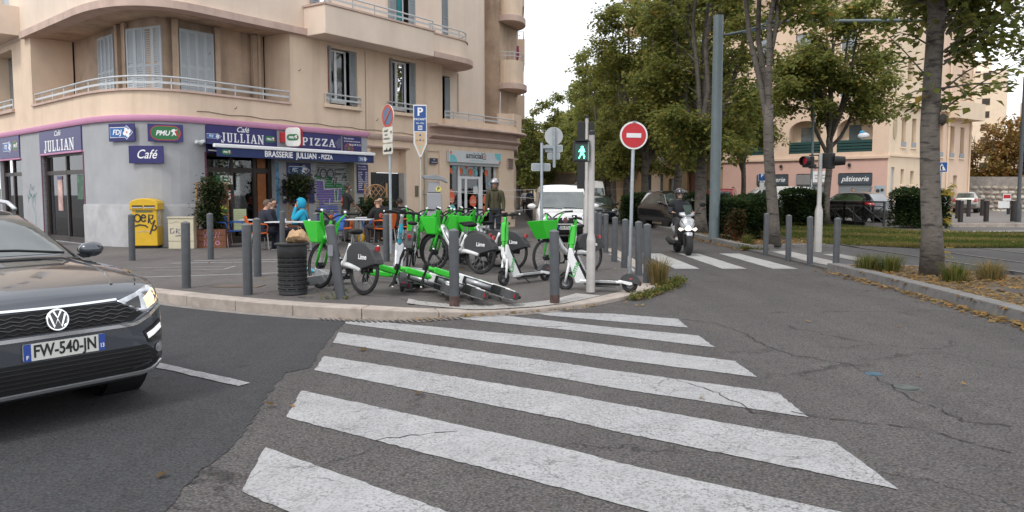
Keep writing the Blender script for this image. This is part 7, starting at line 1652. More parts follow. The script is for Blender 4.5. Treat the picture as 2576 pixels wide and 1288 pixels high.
for sg in (-1, 1): MB().box((sg * .15, -.262, 1.10), (.26, .012, .035)).build('letter_slot', mat('slot dark'), mbx); MB().box((sg * .15, -.268, 1.065), (.26, .016, .03)).build('slot_lip', ALU, mbx)
MB().box((0, -.224, .96), (.42, .006, .05)).build('label_strip', mat('label grey green', (.14, .15, .07), .6), mbx); MB().box((.315, -.05, .80), (.006, .22, .45)).build('side_sticker', mat('pale sticker side', (.5, .45, .38), .7, var=.5, scale=12), mbx)
WMX = Matrix.Translation((0, -.228, 0)) @ Matrix.Rotation(R_(90), 4, 'X')
strokes([arc(-.17, .79, .075, 0, 360, 14, .095), arc(-.02, .79, .06, 20, 330, 12, .085), [(-.07, .80), (.04, .80)], [(.10, .66), (.12, .88), (.22, .86), (.20, .78), (.12, .76), (.17, .64), (.26, .74), (.13, .38)], [(-.24, .58), (-.12, .62), (.02, .60), (.08, .55)], arc(.22, .55, .07, -120, 60, 8)], .036, WMX).build('black_scrawl', blk, mbx)
strokes([[(-.2 + .024 * i, .45 + rnd.uniform(-.035, .035)) for i in range(15)]], .016, WMX).build('white_scrawl', mat('pale sticker side'), mbx)
ec = thing('electric_cabinet', 'low cream electric cabinet with a purple tag between mailbox and planter', 'cabinet', (-8.53, 20.40, .14), R_(4))
CRM = mat('cabinet cream', (.53, .48, .35), .6, var=.06, stain=.2, sscale=2)
MB().box((0, 0, .40), (.64, .26, .80)).build('body', CRM, ec, bevel=.012); MB().box((0, -.01, .81), (.66, .29, .03)).build('lid', CRM, ec); MB().box((0, -.132, .2), (.62, .004, .006)).build('seam', BLKP, ec)
WMX = Matrix.Translation((0, -.134, 0)) @ Matrix.Rotation(R_(90), 4, 'X')
strokes([[(-.18, .52), (-.26, .52), (-.26, .40), (-.17, .42), (-.17, .47)], [(-.11, .40), (-.11, .52), (-.02, .50), (-.10, .45), (-.02, .39)], [(.02, .40), (.02, .52), (.10, .50)], [(.02, .46), (.08, .46)], [(-.14, .33), (.1, .36)]], .016, WMX).build('purple_tag', mat('spray violet', (.03, .02, .12), .6), ec)
strokes([[(-.28 + .03 * i, .68 + rnd.uniform(-.03, .03)) for i in range(9)]], .008, WMX).build('grey_tag', mat('pencil grey', (.2, .2, .18), .7), ec); strokes([[(.02 + .025 * i, .70 + rnd.uniform(-.012, .012)) for i in range(7)]], .018, WMX).build('orange_tag', mat('tag orange', (.6, .36, .05), .6), ec)
def pole(name, parent, h, r, m=GALV, x=0, y=0, n=14): return MB().lathe([(r, 0), (r, h), (r * .9, h + .01)], n, (x, y, 0)).build(name, m, parent, auto=40)
def disc(parent, name, r, y, z, m, th=.015, x=0, back=None):
 mb = MB(); mb.lathe([(r, -th), (r, 0), (0, 0)], 36); mb.xf(Matrix.Translation((x, y, z)) @ Matrix.Rotation(R_(90), 4, 'X')); return mb.build(name, m, parent, auto=40)
SIGNW = mat('sign white sheet', (.68, .68, .68), .35, var=.03); SIGNR = mat('sign red', (.45, .012, .02), .35, var=.06, scale=6); SIGNB = mat('sign blue', (.012, .07, .26), .35, var=.05)
ne = thing('no_entry_sign', 'round red no entry sign on a leaning galvanised post at the kerb', 'road sign', (2.19, 14.60, .06), R_(3)); ne.rotation_euler = (0, R_(.9), R_(3))
pole('post', ne, 2.32, .032); disc(ne, 'back_plate', .255, -.035, 2.56, SIGNW, .03); disc(ne, 'red_disc', .225, -.038, 2.56, SIGNR, .003); MB().b2(-.135, .135, -.0435, -.0385, 2.52, 2.60).build('white_bar', SIGNW, ne); MB().b2(-.03, .03, -.06, .02, 2.80, 2.82).build('bracket', GALV, ne)
nparam = thing('no_parking_sign', 'no parking sign with two small white plates on a galvanised post, turned sideways', 'road sign', (-2.87, 18.66, .14), R_(-52)); pole('post', nparam, 3.1, .034)
disc(nparam, 'back_plate', .275, -.05, 3.22, SIGNW, .02); disc(nparam, 'red_ring', .27, -.052, 3.22, mat('sign red faded', (.42, .07, .045), .4), .003); disc(nparam, 'blue_disc', .20, -.055, 3.22, mat('sign blue faded', (.10, .16, .26), .4), .003)
mb = MB(); mb.box((0, 0, 0), (.055, .004, .42)); mb.xf(Matrix.Translation((0, -.062, 3.22)) @ Matrix.Rotation(R_(45), 4, 'Y')); mb.build('red_slash', mat('sign red faded'), nparam)
for z, h in ((2.79, .36), (2.46, .24)):
 p = MB().prism(rrect(.46, h, .04, 3, 0, z), -.06, -.045, 'XZ').build('plate', mat('plate cream', (.6, .58, .5), .4), nparam)
 if z > 2.6: lettering(p, INK, [('ARRÊT', .07, wallM(-.06, -.062, 2.88), dict(depth=.001, bold=.02)), ('SAUF', .06, wallM(-.06, -.062, 2.79), dict(depth=.001, bold=.02)), ('LIVRAISON', .06, wallM(-.04, -.062, 2.70), dict(depth=.001, bold=.02)), ('18', .09, wallM(.16, -.062, 2.84), dict(depth=.001, bold=.02))])
 else: MB().prism([(-.18, 2.44), (-.08, 2.44), (-.04, 2.50), (.02, 2.42), (.14, 2.50), (.19, 2.46), (.17, 2.40), (-.18, 2.40)], -.062, -.0605, 'XZ').build('tow_truck_symbol', INK, p)
pp = thing('parking_sign', 'tall blue and white pay parking sign ending in a point, left of the shop sign', 'road sign', (-3.0, 26.0, .14), R_(6)); pole('post', pp, 3.0, .03, mat('pole cream', (.45, .43, .38), .5))
O = [(-.22, 4.3), (.22, 4.3), (.22, 3.05), (.03, 2.6), (-.03, 2.6), (-.22, 3.05)]
MB().prism(O, -.10, -.04, 'XZ').build('panel', SIGNW, pp, bevel=.008); MB().b2(-.19, .19, -.106, -.101, 3.45, 4.26).build('blue_field', SIGNB, pp)
MB().prism([(-.17, 3.42), (.17, 3.42), (.17, 3.08), (.02, 2.7), (-.02, 2.7), (-.17, 3.08)], -.106, -.101, 'XZ').build('sand_field', mat('sand field', (.55, .40, .26), .5), pp)
lettering(pp, WHITE, [('P', .36, wallM(0, -.108, 4.06), dict(bold=.03, depth=.001)), ('PAYANT', .10, wallM(0, -.108, 3.83), dict(bold=.02, depth=.001)), ('9H-19H', .08, wallM(0, -.108, 3.70), dict(depth=.001))])
MB().b2(-.07, .07, -.11, -.1065, 3.49, 3.63).build('white_box', SIGNW, pp); lettering(pp, SIGNB, [('26', .12, wallM(0, -.1115, 3.56), dict(bold=.02, depth=.001))])
for x, z, m in ((0, 3.32, SIGNB), (-.1, 3.15, mat('dot ochre', (.4, .2, .06), .5)), (0, 3.16, SIGNB), (.1, 3.15, mat('dot ochre')), (0, 2.94, tealm)): MB().ball((x, -.107, z), .032, 10, 5, (1, .1, 1)).build('pictogram', m, pp)
pm = thing('parking_meter', 'grey parking meter column with sloping hood and a yellow P badge', 'parking meter', (-2.38, 24.2, .14), R_(8))
MG = mat('meter grey', (.30, .305, .33), .5, var=.08, bump=.03); MG2 = mat('meter hood grey', (.22, .235, .25), .45, var=.06)
MB().box((0, 0, .72), (.46, .36, 1.44)).build('column', MG, pm, bevel=.03); MB().box((-.02, .0, 1.60), (.36, .32, .36)).build('head', MG, pm, bevel=.03)
MB().prism([(-.36, 1.97), (.06, 1.99), (.30, 1.90), (.42, 1.76), (.38, 1.74), (.22, 1.82), (-.02, 1.84), (-.30, 1.86), (-.36, 1.92)], -.22, .22, 'XZ').build('hood', MG2, pm, bevel=.015)
mb = MB().lathe([(.085, 0), (.085, .008), (0, .008)], 24); mb.xf(Matrix.Translation((.12, -.168, 1.56)) @ Matrix.Rotation(R_(90), 4, 'X')); bd = mb.build('badge', mat('badge yellow', (.62, .58, .16), .5), pm); lettering(bd, INK, [('P', .14, wallM(.12, -.178, 1.56), dict(bold=.03, depth=.001))])
MB().box((.0, -.182, 1.46), (.4, .004, .012)).build('seam', BLKP, pm); MB().prism([(0, 0), (.07, .03), (.0, .05)], -.004, .0, 'XZ').xf(Matrix.Translation((.08, -.184, .78))).build('arrow_mark', mat('badge yellow'), pm)
sb_ = thing('sign_cluster', 'cluster of signs seen from the back on two galvanised posts before the white van', 'road sign', (.83, 22.15, .14), R_(2)); pole('post', sb_, 2.82, .042)
MB().box((.17, 0, 2.72), (.34, .05, .08)).build('crossbar', GALV, sb_); MB().lathe([(.042, 2.15), (.042, 3.25)], 14, (.35, 0, 0)).build('post', GALV, sb_)
SB = mat('sign back grey', (.42, .44, .45), .5, metal=.2, var=.08)
disc(sb_, 'round_sign_back', .255, .06, 3.02, SB, .02, .34)
for x, z, w_, h in ((.34, 2.68, .50, .21), (.34, 2.47, .36, .19), (-.02, 2.16, .54, .22)):
 q = MB().prism(rrect(w_, h, .04, 3, x, z), .05, .065, 'XZ').build('plate_back', SB, sb_); MB().prism(rrect(w_ * .88, h * .75, .03, 3, x, z), .045, .0495, 'XZ').build('plate_rib', GALV, q)
sg_ = thing('pedestrian_signal', 'pale pole with a black signal box showing a lit green walking man', 'traffic light', (1.19, 11.85, .07))
MB().lathe([(.068, 0), (.068, .78), (.066, .80), (.047, .90), (.045, 2.36), (.047, 2.37), (.047, 2.40), (.03, 2.42)], 20).build('pole', ALU, sg_, auto=40); MB().lathe([(.048, 2.355), (.049, 2.41), (.02, 2.425)], 16).build('pole_cap', DKM, sg_)
MB().box((-.16, .0, 2.11), (.235, .22, .30)).build('housing', DKM, sg_, bevel=.012); MB().box((-.16, -.03, 2.27), (.2, .26, .02)).build('visor', DKM, sg_); MB().box((-.04, .0, 2.25), (.07, .06, .04)).build('bracket', DKM, sg_)
MB().box((-.06, -.112, 2.11), (.02, .01, .28)).build('rim_edge', mat('signal rim', (.2, .26, .24), .5), sg_); MB().box((-.165, -.113, 2.1), (.18, .004, .23)).build('lens', mat('signal lens green dark', (.01, .045, .035), .2), sg_)
MAN = [(.0, .088), (.022, .08), (.02, .055), (.036, .04), (.045, .0), (.036, -.006), (.026, .02), (.022, -.02), (.044, -.06), (.04, -.1), (.022, -.098), (.022, -.062), (.0, -.035), (-.02, -.065), (-.04, -.1), (-.056, -.09), (-.034, -.055), (-.022, -.01), (-.028, .01), (-.045, -.004), (-.052, .006), (-.03, .042), (-.014, .055), (-.018, .08)]
MB().prism([(x - .155, z + 2.10) for x, z in MAN], -.122, -.1165, 'XZ').build('green_man', mat('lit green man', (.2, .9, .6), .4, var=0, emit=(.12, 1.0, .55), es=2.2), sg_)
s2 = thing('traffic_light', 'taller traffic light pole seen from behind, further along the avenue kerb', 'traffic light', (2.14, 22.77, .10))
MB().lathe([(.09, 0), (.09, 1.3), (.055, 1.42), (.05, 3.62)], 18).build('pole', ALU, s2, auto=40); MB().lathe([(.052, 3.6), (.052, 3.68), (.02, 3.7)], 14).build('pole_cap', DKM, s2)
for x, z, h in ((-.16, 3.2, .62), (.14, 3.25, .5), (-.16, 2.0, .8)): MB().box((x, .06, z), (.14 if x > 0 else .2, .2, h)).build('signal_head', DKM, s2, bevel=.015)
tl = thing('traffic_light', 'pale pole on the tram platform with a red lit hooded head and a black head', 'traffic light', (7.97, 20.5, .045), R_(4))
MB().lathe([(.10, 0), (.10, 1.05), (.09, 1.10), (.058, 1.22), (.055, 2.55)], 18).build('pole', ALU, tl, auto=40)
MB().box((-.32, .0, 2.33), (.26, .2, .28), M=Matrix.Rotation(R_(-40), 3, 'Z')).build('signal_head', DKM, tl, bevel=.02); MB().box((.22, .0, 2.36), (.28, .22, .40), M=Matrix.Rotation(R_(35), 3, 'Z')).build('signal_head', DKM, tl, bevel=.02); MB().box((-.1, 0, 2.18), (.4, .04, .03)).build('bracket', DKM, tl); MB().box((-.1, 0, 2.5), (.4, .04, .03)).build('bracket', DKM, tl)
mb = MB(); mb.lathe([(.13, 0), (.12, .16)], 16, cap=False); k = len(mb.v); mb.xf(Matrix.Translation((-.40, -.08, 2.35)) @ Matrix.Rotation(R_(-60), 4, 'Z') @ Matrix.Rotation(R_(90), 4, 'X')); mb.build('hood', DKM, tl)
mb = MB(); mb.lathe([(.10, 0), (.09, .02), (0, .03)], 16); mb.xf(Matrix.Translation((-.40, -.08, 2.35)) @ Matrix.Rotation(R_(-60), 4, 'Z') @ Matrix.Rotation(R_(90), 4, 'X')); mb.build('red_lamp', mat('lit red lamp', (.3, .01, .02), .3, emit=(.9, .03, .05), es=.1), tl)
mb = MB(); mb.lathe([(.13, 0), (.11, .26)], 16, cap=False); mb.xf(Matrix.Translation((.36, -.02, 2.36)) @ Matrix.Rotation(R_(70), 4, 'Z') @ Matrix.Rotation(R_(90), 4, 'X')); mb.build('hood', DKM, tl)
TG = mat('mast grey green', (.125, .16, .172), .45, var=.1, scale=4, stain=.2, sscale=2, dirt=(.16, .2, .2))
tmst = thing('tram_mast', 'thick grey green tram mast with a long horizontal arm', 'mast', (6.48, 25.24, .1))
MB().lathe([(.168, 0), (.166, 3), (.155, 7.0), (.15, 7.03)], 26).build('mast', TG, tmst, auto=40); MB().box((.0, -.16, .95), (.16, .02, .5)).build('hatch', TG, tmst, bevel=.006)
MB().tube([(.15, 0, 6.42), (.9, 0, 6.56), (1.7, 0, 6.86)], [.06, .07, .05], 10, flat=.6).build('bracket_arm', TG, tmst, smooth=True); MB().tube([(1.5, 0, 6.84), (8.6, 0, 6.90)], .055, 12).build('arm', TG, tmst, smooth=True)
MB().box((1.35, 0, 6.62), (1.2, .16, .05), M=Matrix.Rotation(R_(-12), 3, 'Y')).build('lamp_blade', mat('lamp grey', (.08, .11, .13), .4), tmst)
for k in range(6): MB().lathe([(.03, -.05), (.045, 0), (.03, .05)], 8, (2.6 + k * 1.0, 0, 6.99)).build('insulator', DKM, tmst)
for i, (a, b, lab) in enumerate((((9.2, 25.24, 7.05), (14.0, 8, 8.2), 'overhead tram wire rising to the upper right'), ((11.5, 25.24, 7.0), (8, 60, 6.6), 'overhead tram wire running away over the tracks'), ((14.4, 25.24, 7.0), (9.5, 9, 9.2), 'overhead wire crossing above the arm'), ((6.6, 25.24, 6.3), (15, 45, 5.6), 'thin span wire behind the mast'))):
 q = Vector(a).lerp(Vector(b), .5) - Vector((0, 0, .12)); tag(MB().tube([a, q, b], .012, 5).build('overhead_wire', DKM), lab, 'wire')
for x, y, h, r_, lab, m in ((14.0, 37.0, 6.1, .06, 'slim blue green lamp post beyond the tram lawn with a scribbled sticker', TG), (24.5, 38.2, 7.0, .09, 'tall dark lamp post at the right picture edge', mat('lamp post dark', (.045, .05, .055), .5))):
 t = thing('street_lamp', lab, 'lamp post', (x, y, .15)); MB().lathe([(r_ * 1.6, 0), (r_ * 1.5, .9), (r_, 1.0), (r_ * .8, h)], 14).build('post', m, t, auto=40); MB().tube([(0, 0, h), (.5, 0, h + .1)], .03, 6).build('arm', m, t); MB().box((.75, 0, h + .1), (.5, .22, .08)).build('lantern', m, t)
 if x < 20: strokes([[(-.05 + rnd.uniform(-.02, .05), 1.3 + .06 * i) for i in range(14)]], .03, Matrix.Translation((0, -.07, 0)) @ Matrix.Rotation(R_(90), 4, 'X')).build('scribble', SIGNW, t)
def square_sign(x, y, z, rz, label, size, kind):
 t = thing('road_sign', label, 'road sign', (x, y, .15), rz); pole('post', t, z + size * .4, .04); MB().prism(rrect(size, size, .03, 2, 0, z), -.06, -.045, 'XZ').build('plate', SIGNW, t); MB().prism(rrect(size * .92, size * .92, .03, 2, 0, z), -.064, -.061, 'XZ').build('blue_field', SIGNB, t)
 if kind == 'cross':
  MB().prism([(-size * .36, z - size * .32), (size * .36, z - size * .32), (0, z + size * .36)], -.068, -.065, 'XZ').build('triangle', SIGNW, t); MB().prism([(-.03, z - .16), (.05, z - .16), (.02, z - .02), (.05, z + .04), (0, z + .1), (-.05, z)], -.072, -.069, 'XZ').build('walking_figure', INK, t)
 else: lettering(t, WHITE, [('P', size * .6, wallM(0, -.066, z + .08), dict(bold=.03, depth=.001))]); MB().prism([(-size * .3, z - .3), (size * .3, z - .3), (size * .3, z - .55), (0, z - .9), (-size * .3, z - .55)], -.06, -.045, 'XZ').build('pointed_foot', SIGNW, t)
square_sign(23.3, 43.0, 2.85, R_(-20), 'blue pedestrian crossing sign on a post beside the bush', .56, 'cross'); square_sign(14.2, 45.0, 2.35, R_(-8), 'small blue parking sign in front of the salmon facade', .42, 'P')
square_sign(17.2, 74.0, 3.4, R_(-8), 'small blue crossing sign between the avenue trunks', .7, 'cross')
t = thing('notice_board', 'white and red notice boards on posts near the right picture edge', 'sign', (31.0, 49.5, .2), R_(-25)); t.scale = (.62,) * 3
MB().b2(-.35, .35, -.02, .02, 1.5, 2.2).build('board', SIGNW, t); MB().b2(-.3, .3, -.03, -.021, 1.75, 2.1).build('red_field', SIGNR, t); MB().b2(-.75, .25, -.05, -.025, .75, 1.45).build('board', SIGNW, t); MB().b2(-.03, .03, .03, .08, 0, 2.2).build('post', GALV, t)
t = thing('container', 'dark green recycling container at the right picture edge', 'container', (32.5, 47.8, .2), R_(-20)); MB().b2(-.8, 1.6, -.6, .6, 0, 1.75).build('body', GREENB, t, bevel=.05); MB().b2(-.85, 1.65, -.65, .65, 1.75, 1.85).build('lid', GREENB, t); MB().b2(-.4, .4, -.62, -.605, 1.1, 1.4).build('opening', blk, t)
PST = mat('dark wooden post', (.028, .022, .021), .7, var=.25, scale=9)
sp_ = thing('wooden_post', 'dark square post', 'post'); MB().b2(-.085, .085, -.085, .085, -.1, 1.0).build('shaft', PST, sp_, bevel=.01); MB().b2(-.09, .09, -.09, .09, .96, 1.02).build('cap', PST, sp_)
for i, (x, y, lab) in enumerate(((21.6, 38.0, 'dark square post first right of the big bush'), (23.2, 38.6, 'dark square post second along the raised kerb'), (24.7, 38.9, 'dark square post third along the raised kerb, before the silver hatchback'), (25.2, 38.3, 'dark square post nearest the right picture edge'), (27.3, 47.2, 'dark square post in the back row before the white car'), (29.3, 49.2, 'dark square post in the back row left of the silver hatchback'), (24.5, 43.4, 'dark square post behind the crossing sign'), (33.0, 52.5, 'dark square post in the back row right of the silver hatchback'))):
 o = sp_ if i == 0 else dup(sp_); o.location = (x, y, .2); o['label'] = lab; o['group'] = 'dark square posts of the raised street'; o.rotation_euler = (0, 0, R_(8))
BRM = mat('barrier anthracite', (.03, .033, .036), .5, var=.15)
bs = thing('pedestrian_barrier', '', 'barrier')
for x in (0, 1.62): MB().b2(x - .035, x + .035, -.035, .035, 0, 1.06).build('post', BRM, bs)
MB().tube([(-.06, 0, 1.08), (1.68, 0, 1.08)], .035, 8).build('top_rail', BRM, bs); MB().b2(.03, 1.59, -.02, .02, .86, .90).build('rail', BRM, bs); MB().b2(.03, 1.59, -.02, .02, .14, .18).build('rail', BRM, bs)
MB().bar((.05, 0, .18), (1.57, 0, .86), .03, .03).build('brace', BRM, bs); MB().bar((.05, .01, .86), (1.57, .01, .18), .03, .03).build('brace', BRM, bs); MB().b2(.8, .84, -.02, .02, .16, .88).build('upright', BRM, bs)
a, b = Vector((15.6, 41.0)), Vector((16.35, 35.1)); d = (b - a).normalized(); az = math.atan2(d.y, d.x)
for i, lab in enumerate(('cross braced dark barrier panel farthest along the lawn edge', 'second cross braced barrier panel, before the parked motor scooter', 'third cross braced barrier panel, in front of the black hatchback', 'nearest cross braced barrier panel, ending by the black car wheel')):
 o = bs if i == 0 else dup(bs); p = a + d * (i * 1.62 - .2); o.location = (p.x, p.y, .12); o.rotation_euler = (0, 0, az); o['label'] = lab; o['group'] = 'cross braced barriers beside the tram lawn'
o = dup(bs, (14.6, 43.2, .15), R_(-8), 'cross braced barrier panel standing behind the others near the bakery')
# HIRE BIKES AND SCOOTERS
LIME = mat('lime green plastic', (.035, .50, .028), .4, var=.05, scale=5, coat=.2); LIMED = mat('lime green inner', (.02, .33, .02), .6, var=.05)
BKW = mat('bike white', (.66, .67, .67), .3, var=.05, scale=6, coat=.5); BGR = mat('fender charcoal', (.036, .037, .039), .55, var=.12, scale=9, bump=.05)
SLV = mat('battery silver', (.36, .37, .38), .35, metal=.6, var=.15, scale=14); STEEL = mat('steel part', (.4, .4, .41), .3, metal=.9)
XZ = lambda M0=None: None
def bike_wheel(parent, x, r=.34):
 w = MB().ring((0, 0, 0), r - .022, .022, 'Y', 36, 8).build('wheel', TYRE, parent, smooth=True); w.location = (x, 0, r)
 MB().ring((0, 0, 0), r - .052, .011, 'Y', 36, 6, 1.3).build('rim', mat('rim black', (.03, .03, .032), .35), w, smooth=True)
 MB().ring((0, 0, 0), r - .03, .0235, 'Y', 36, 6, .25).build('reflective_band', mat('band grey', (.32, .32, .32), .5), w, smooth=True) if False else None
 sp = MB()
 for k in range(20):
  a = 2 * math.pi * k / 20; b = a + (.35 if k % 2 else -.35); sp.tube([(.03 * math.cos(b), (.028 if k % 2 else -.028), .03 * math.sin(b)), ((r - .055) * math.cos(a), 0, (r - .055) * math.sin(a))], .0022, 3, cap=False)
 sp.build('spokes', STEEL, w)
 h = MB(); h.lathe([(.05 if x > 0 else .03, -.05), (.05 if x > 0 else .03, .05)], 14); h.xf(Matrix.Rotation(R_(90), 4, 'X')); h.build('hub', BLKP, w)
 return w
def ebike():
 t = thing('hire_bike', '', 'bicycle')
 fr = MB(); fr.tube([(.40, 0, .86), (.37, 0, .80), (.29, 0, .68), (.17, 0, .51), (.06, 0, .41), (-.06, 0, .37)], [.05, .058, .06, .06, .065, .06], 12, flat=.72); fr.tube([(-.04, 0, .37), (-.1, 0, .46), (-.17, 0, .62), (-.2, 0, .70)], [.05, .04, .034, .032], 10)
 for sg in (1, -1): fr.tube([(-.05, sg * .03, .38), (-.26, sg * .07, .40), (-.42, sg * .075, .375), (-.56, sg * .075, .345)], [.045, .04, .035, .03], 8)
 fr.build('frame', BKW, t, smooth=True)
 MB().tube([(.345, 0, .80), (.15, 0, .53)], .046, 12).build('battery', SLV, t, smooth=True); MB().tube([(.16, 0, .545), (.12, 0, .49)], [.05, .046], 12).build('battery_cap', BLKP, t, smooth=True)
 for sg in (1, -1):
  MB().prism([(.335, .74), (.30, .745), (.15, .53), (.10, .45), (.14, .44), (.2, .52)], sg * .046, sg * .05, 'XZ').build('tube_print', BLKP, t)
 fk = MB()
 for sg in (1, -1): fk.tube([(.43, sg * .055, .80), (.475, sg * .068, .62), (.56, sg * .075, .34)], [.026, .024, .018], 8)
 fk.bar((.425, -.07, .76), (.425, .07, .76), .07, .07); fk.tube([(.44, 0, .74), (.395, 0, .90), (.36, 0, 1.02)], .032, 8); fk.build('fork', LIME, t, smooth=True)
 for sg in (1, -1): MB().tube([(.44, sg * .03, .80), (.40, sg * .10, .92), (.34, sg * .17, 1.06), (.28, sg * .21, 1.13)], [.03, .03, .026, .022], 8, flat=.6).build('shroud', LIME, t, smooth=True)
 MB().prism([(-.10, 0), (.10, 0), (.055, -.17), (-.055, -.17)], -.03, .03, 'XZ').xf(Matrix.Translation((.37, 0, 1.04)) @ Matrix.Rotation(R_(90), 4, 'Z') @ Matrix.Rotation(R_(-20), 4, 'X')).build('display', mat('display charcoal', (.05, .052, .055), .35), t, bevel=.012)
 A = [(.44, .13), (.44, -.13), (.66, -.13), (.66, .13)]; B_ = [(.40, .19), (.40, -.19), (.80, -.19), (.80, .19)]; bk = MB()
 for i in range(4):
  j = (i + 1) % 4; bk.quad((*A[i], .69), (*A[j], .69), (*B_[j], 1.0), (*B_[i], 1.0))
 bk.quad(*[(*q, .69) for q in A]); o = bk.build('basket', LIME, t); q = o.modifiers.new('s', 'SOLIDIFY'); q.thickness = .012; q = o.modifiers.new('b', 'BEVEL'); q.width = .01; q.segments = 2; q.limit_method = 'ANGLE'
 MB().b2(.45, .65, -.125, .125, .705, .71).build('basket_floor', LIMED, t)
 hb = MB().tube([(.37, 0, 1.03), (.34, .10, 1.10), (.28, .22, 1.14), (.22, .31, 1.14)], .013, 8); hb.tube([(.37, 0, 1.03), (.34, -.10, 1.10), (.28, -.22, 1.14), (.22, -.31, 1.14)], .013, 8); hb = hb.build('handlebar', BLKP, t, smooth=True)
 for sg in (1, -1): MB().tube([(.27, sg * .235, 1.14), (.19, sg * .36, 1.14)], .018, 8).build('grip', BLKP, hb); MB().tube([(.30, sg * .2, 1.13), (.35, sg * .30, 1.10)], .008, 5).build('brake_lever', STEEL, hb); MB().ball((.29, sg * .2, 1.16), .022, 8, 5).build('bell', WHITE, hb)
 sp = MB().tube([(-.2, 0, .60), (-.235, 0, .83)], .016, 8).build('seat_post', STEEL, t)
 MB().loft([[Vector((x, w_ * math.cos(a), z + h_ * math.sin(a))) for a in [2 * math.pi * k / 10 for k in range(10)]] for x, w_, z, h_ in ((-.10, .02, .875, .018), (-.17, .035, .875, .028), (-.26, .075, .87, .035), (-.35, .10, .88, .04), (-.40, .06, .885, .03))]).build('saddle', BLKP, t, smooth=True)
 F = [(-.215, .44), (-.205, .60), (-.26, .67), (-.36, .725), (-.50, .745), (-.64, .72), (-.78, .64), (-.90, .51), (-.915, .45), (-.84, .44), (-.70, .40), (-.56, .36), (-.40, .40), (-.30, .40)]
 fd = MB().prism(F, -.072, .072, 'XZ').build('fender_panel', BGR, t, bevel=.012)
 for sg in (1, -1): lettering(fd, WHITE, [('Lime', .10, wallM(-.60, -.075, .53) if sg < 0 else Matrix.Translation((-.60, .075, .53)) @ Matrix.Rotation(R_(180), 4, 'Z') @ Matrix.Rotation(R_(90), 4, 'X'), dict(bold=.02, depth=.002))])
 MB().box((-.84, 0, .66), (.05, .06, .07)).build('tail_light', REDL, t, bevel=.008)
 cr = MB(); cr.lathe([(.085, .085), (.085, .10)], 20); cr.xf(Matrix.Rotation(R_(90), 4, 'X')); cr.v = [Vector(v) + Vector((-.05, 0, .345)) for v in cr.v]; cr.bar((-.05, -.10, .345), (.04, -.11, .22), .02); cr.bar((-.05, .10, .345), (-.14, .11, .47), .02); cr.build('crank', BLKP, t)
 for p in ((.04, -.16, .22), (-.14, .16, .47)): MB().box(p, (.09, .09, .025)).build('pedal', BLKP, t)
 MB().tube([(-.12, .06, .36), (-.10, .18, .02)], .011, 6).build('kickstand', BLKP, t); MB().box((-.56, -.085, .36), (.16, .02, .09)).build('derailleur_guard', BLKP, t)
 w = bike_wheel(t, .56); bike_wheel(t, -.56); return t
EB = ebike(); first = [1]
def bike(x, y, rz, label, tilt=6):
 o = EB if first[0] else dup(EB); first[0] = 0; o.location = (x, y, pz(x, y)); o.rotation_euler = (R_(tilt), 0, R_(rz)); o['label'] = label; o['group'] = 'green and white hire bikes on the corner'; o['category'] = 'bicycle'
G_ = 'hire bike'
bike(-2.49, 11.35, 135.7, 'green and white hire bike behind the litter bin and leaning bollard', 5)
bike(-1.93, 14.95, 92, 'hire bike seen from the rear with red tail lamp, behind the standing grey scooter', 5)
bike(-1.02, 14.43, 143, 'hire bike with lettered charcoal fender just behind the rusty footed bollard', 4)
bike(-1.12, 15.15, 145, 'hire bike whose basket leads the cluster, behind the bike at the rusty bollard', 4)
bike(-.42, 15.3, 141, 'hire bike with lettered fender at the right end of the dense cluster', 4)
bike(-.72, 15.75, 140, 'hire bike second from the back of the dense cluster', 4)
bike(-1.0, 16.4, 143, 'hire bike at the very back of the dense cluster', 4)
bike(1.06, 14.40, 221, 'hire bike alone before the white van, behind the worn kerb bollard', 5)
def small_wheel(parent, x, r=.125, w_=.05):
 w = MB().ring((0, 0, 0), r - .03, .03, 'Y', 24, 8, .9).build('wheel', TYRE, parent, smooth=True); w.location = (x, 0, r)
 h = MB(); h.lathe([(r - .045, -.02), (r - .045, .02), (.02, .03), (.02, -.03)], 16, cap=False); h.xf(Matrix.Rotation(R_(90), 4, 'X')); h.build('hub', mat('hub grey', (.2, .2, .21), .4, metal=.5), w); return w
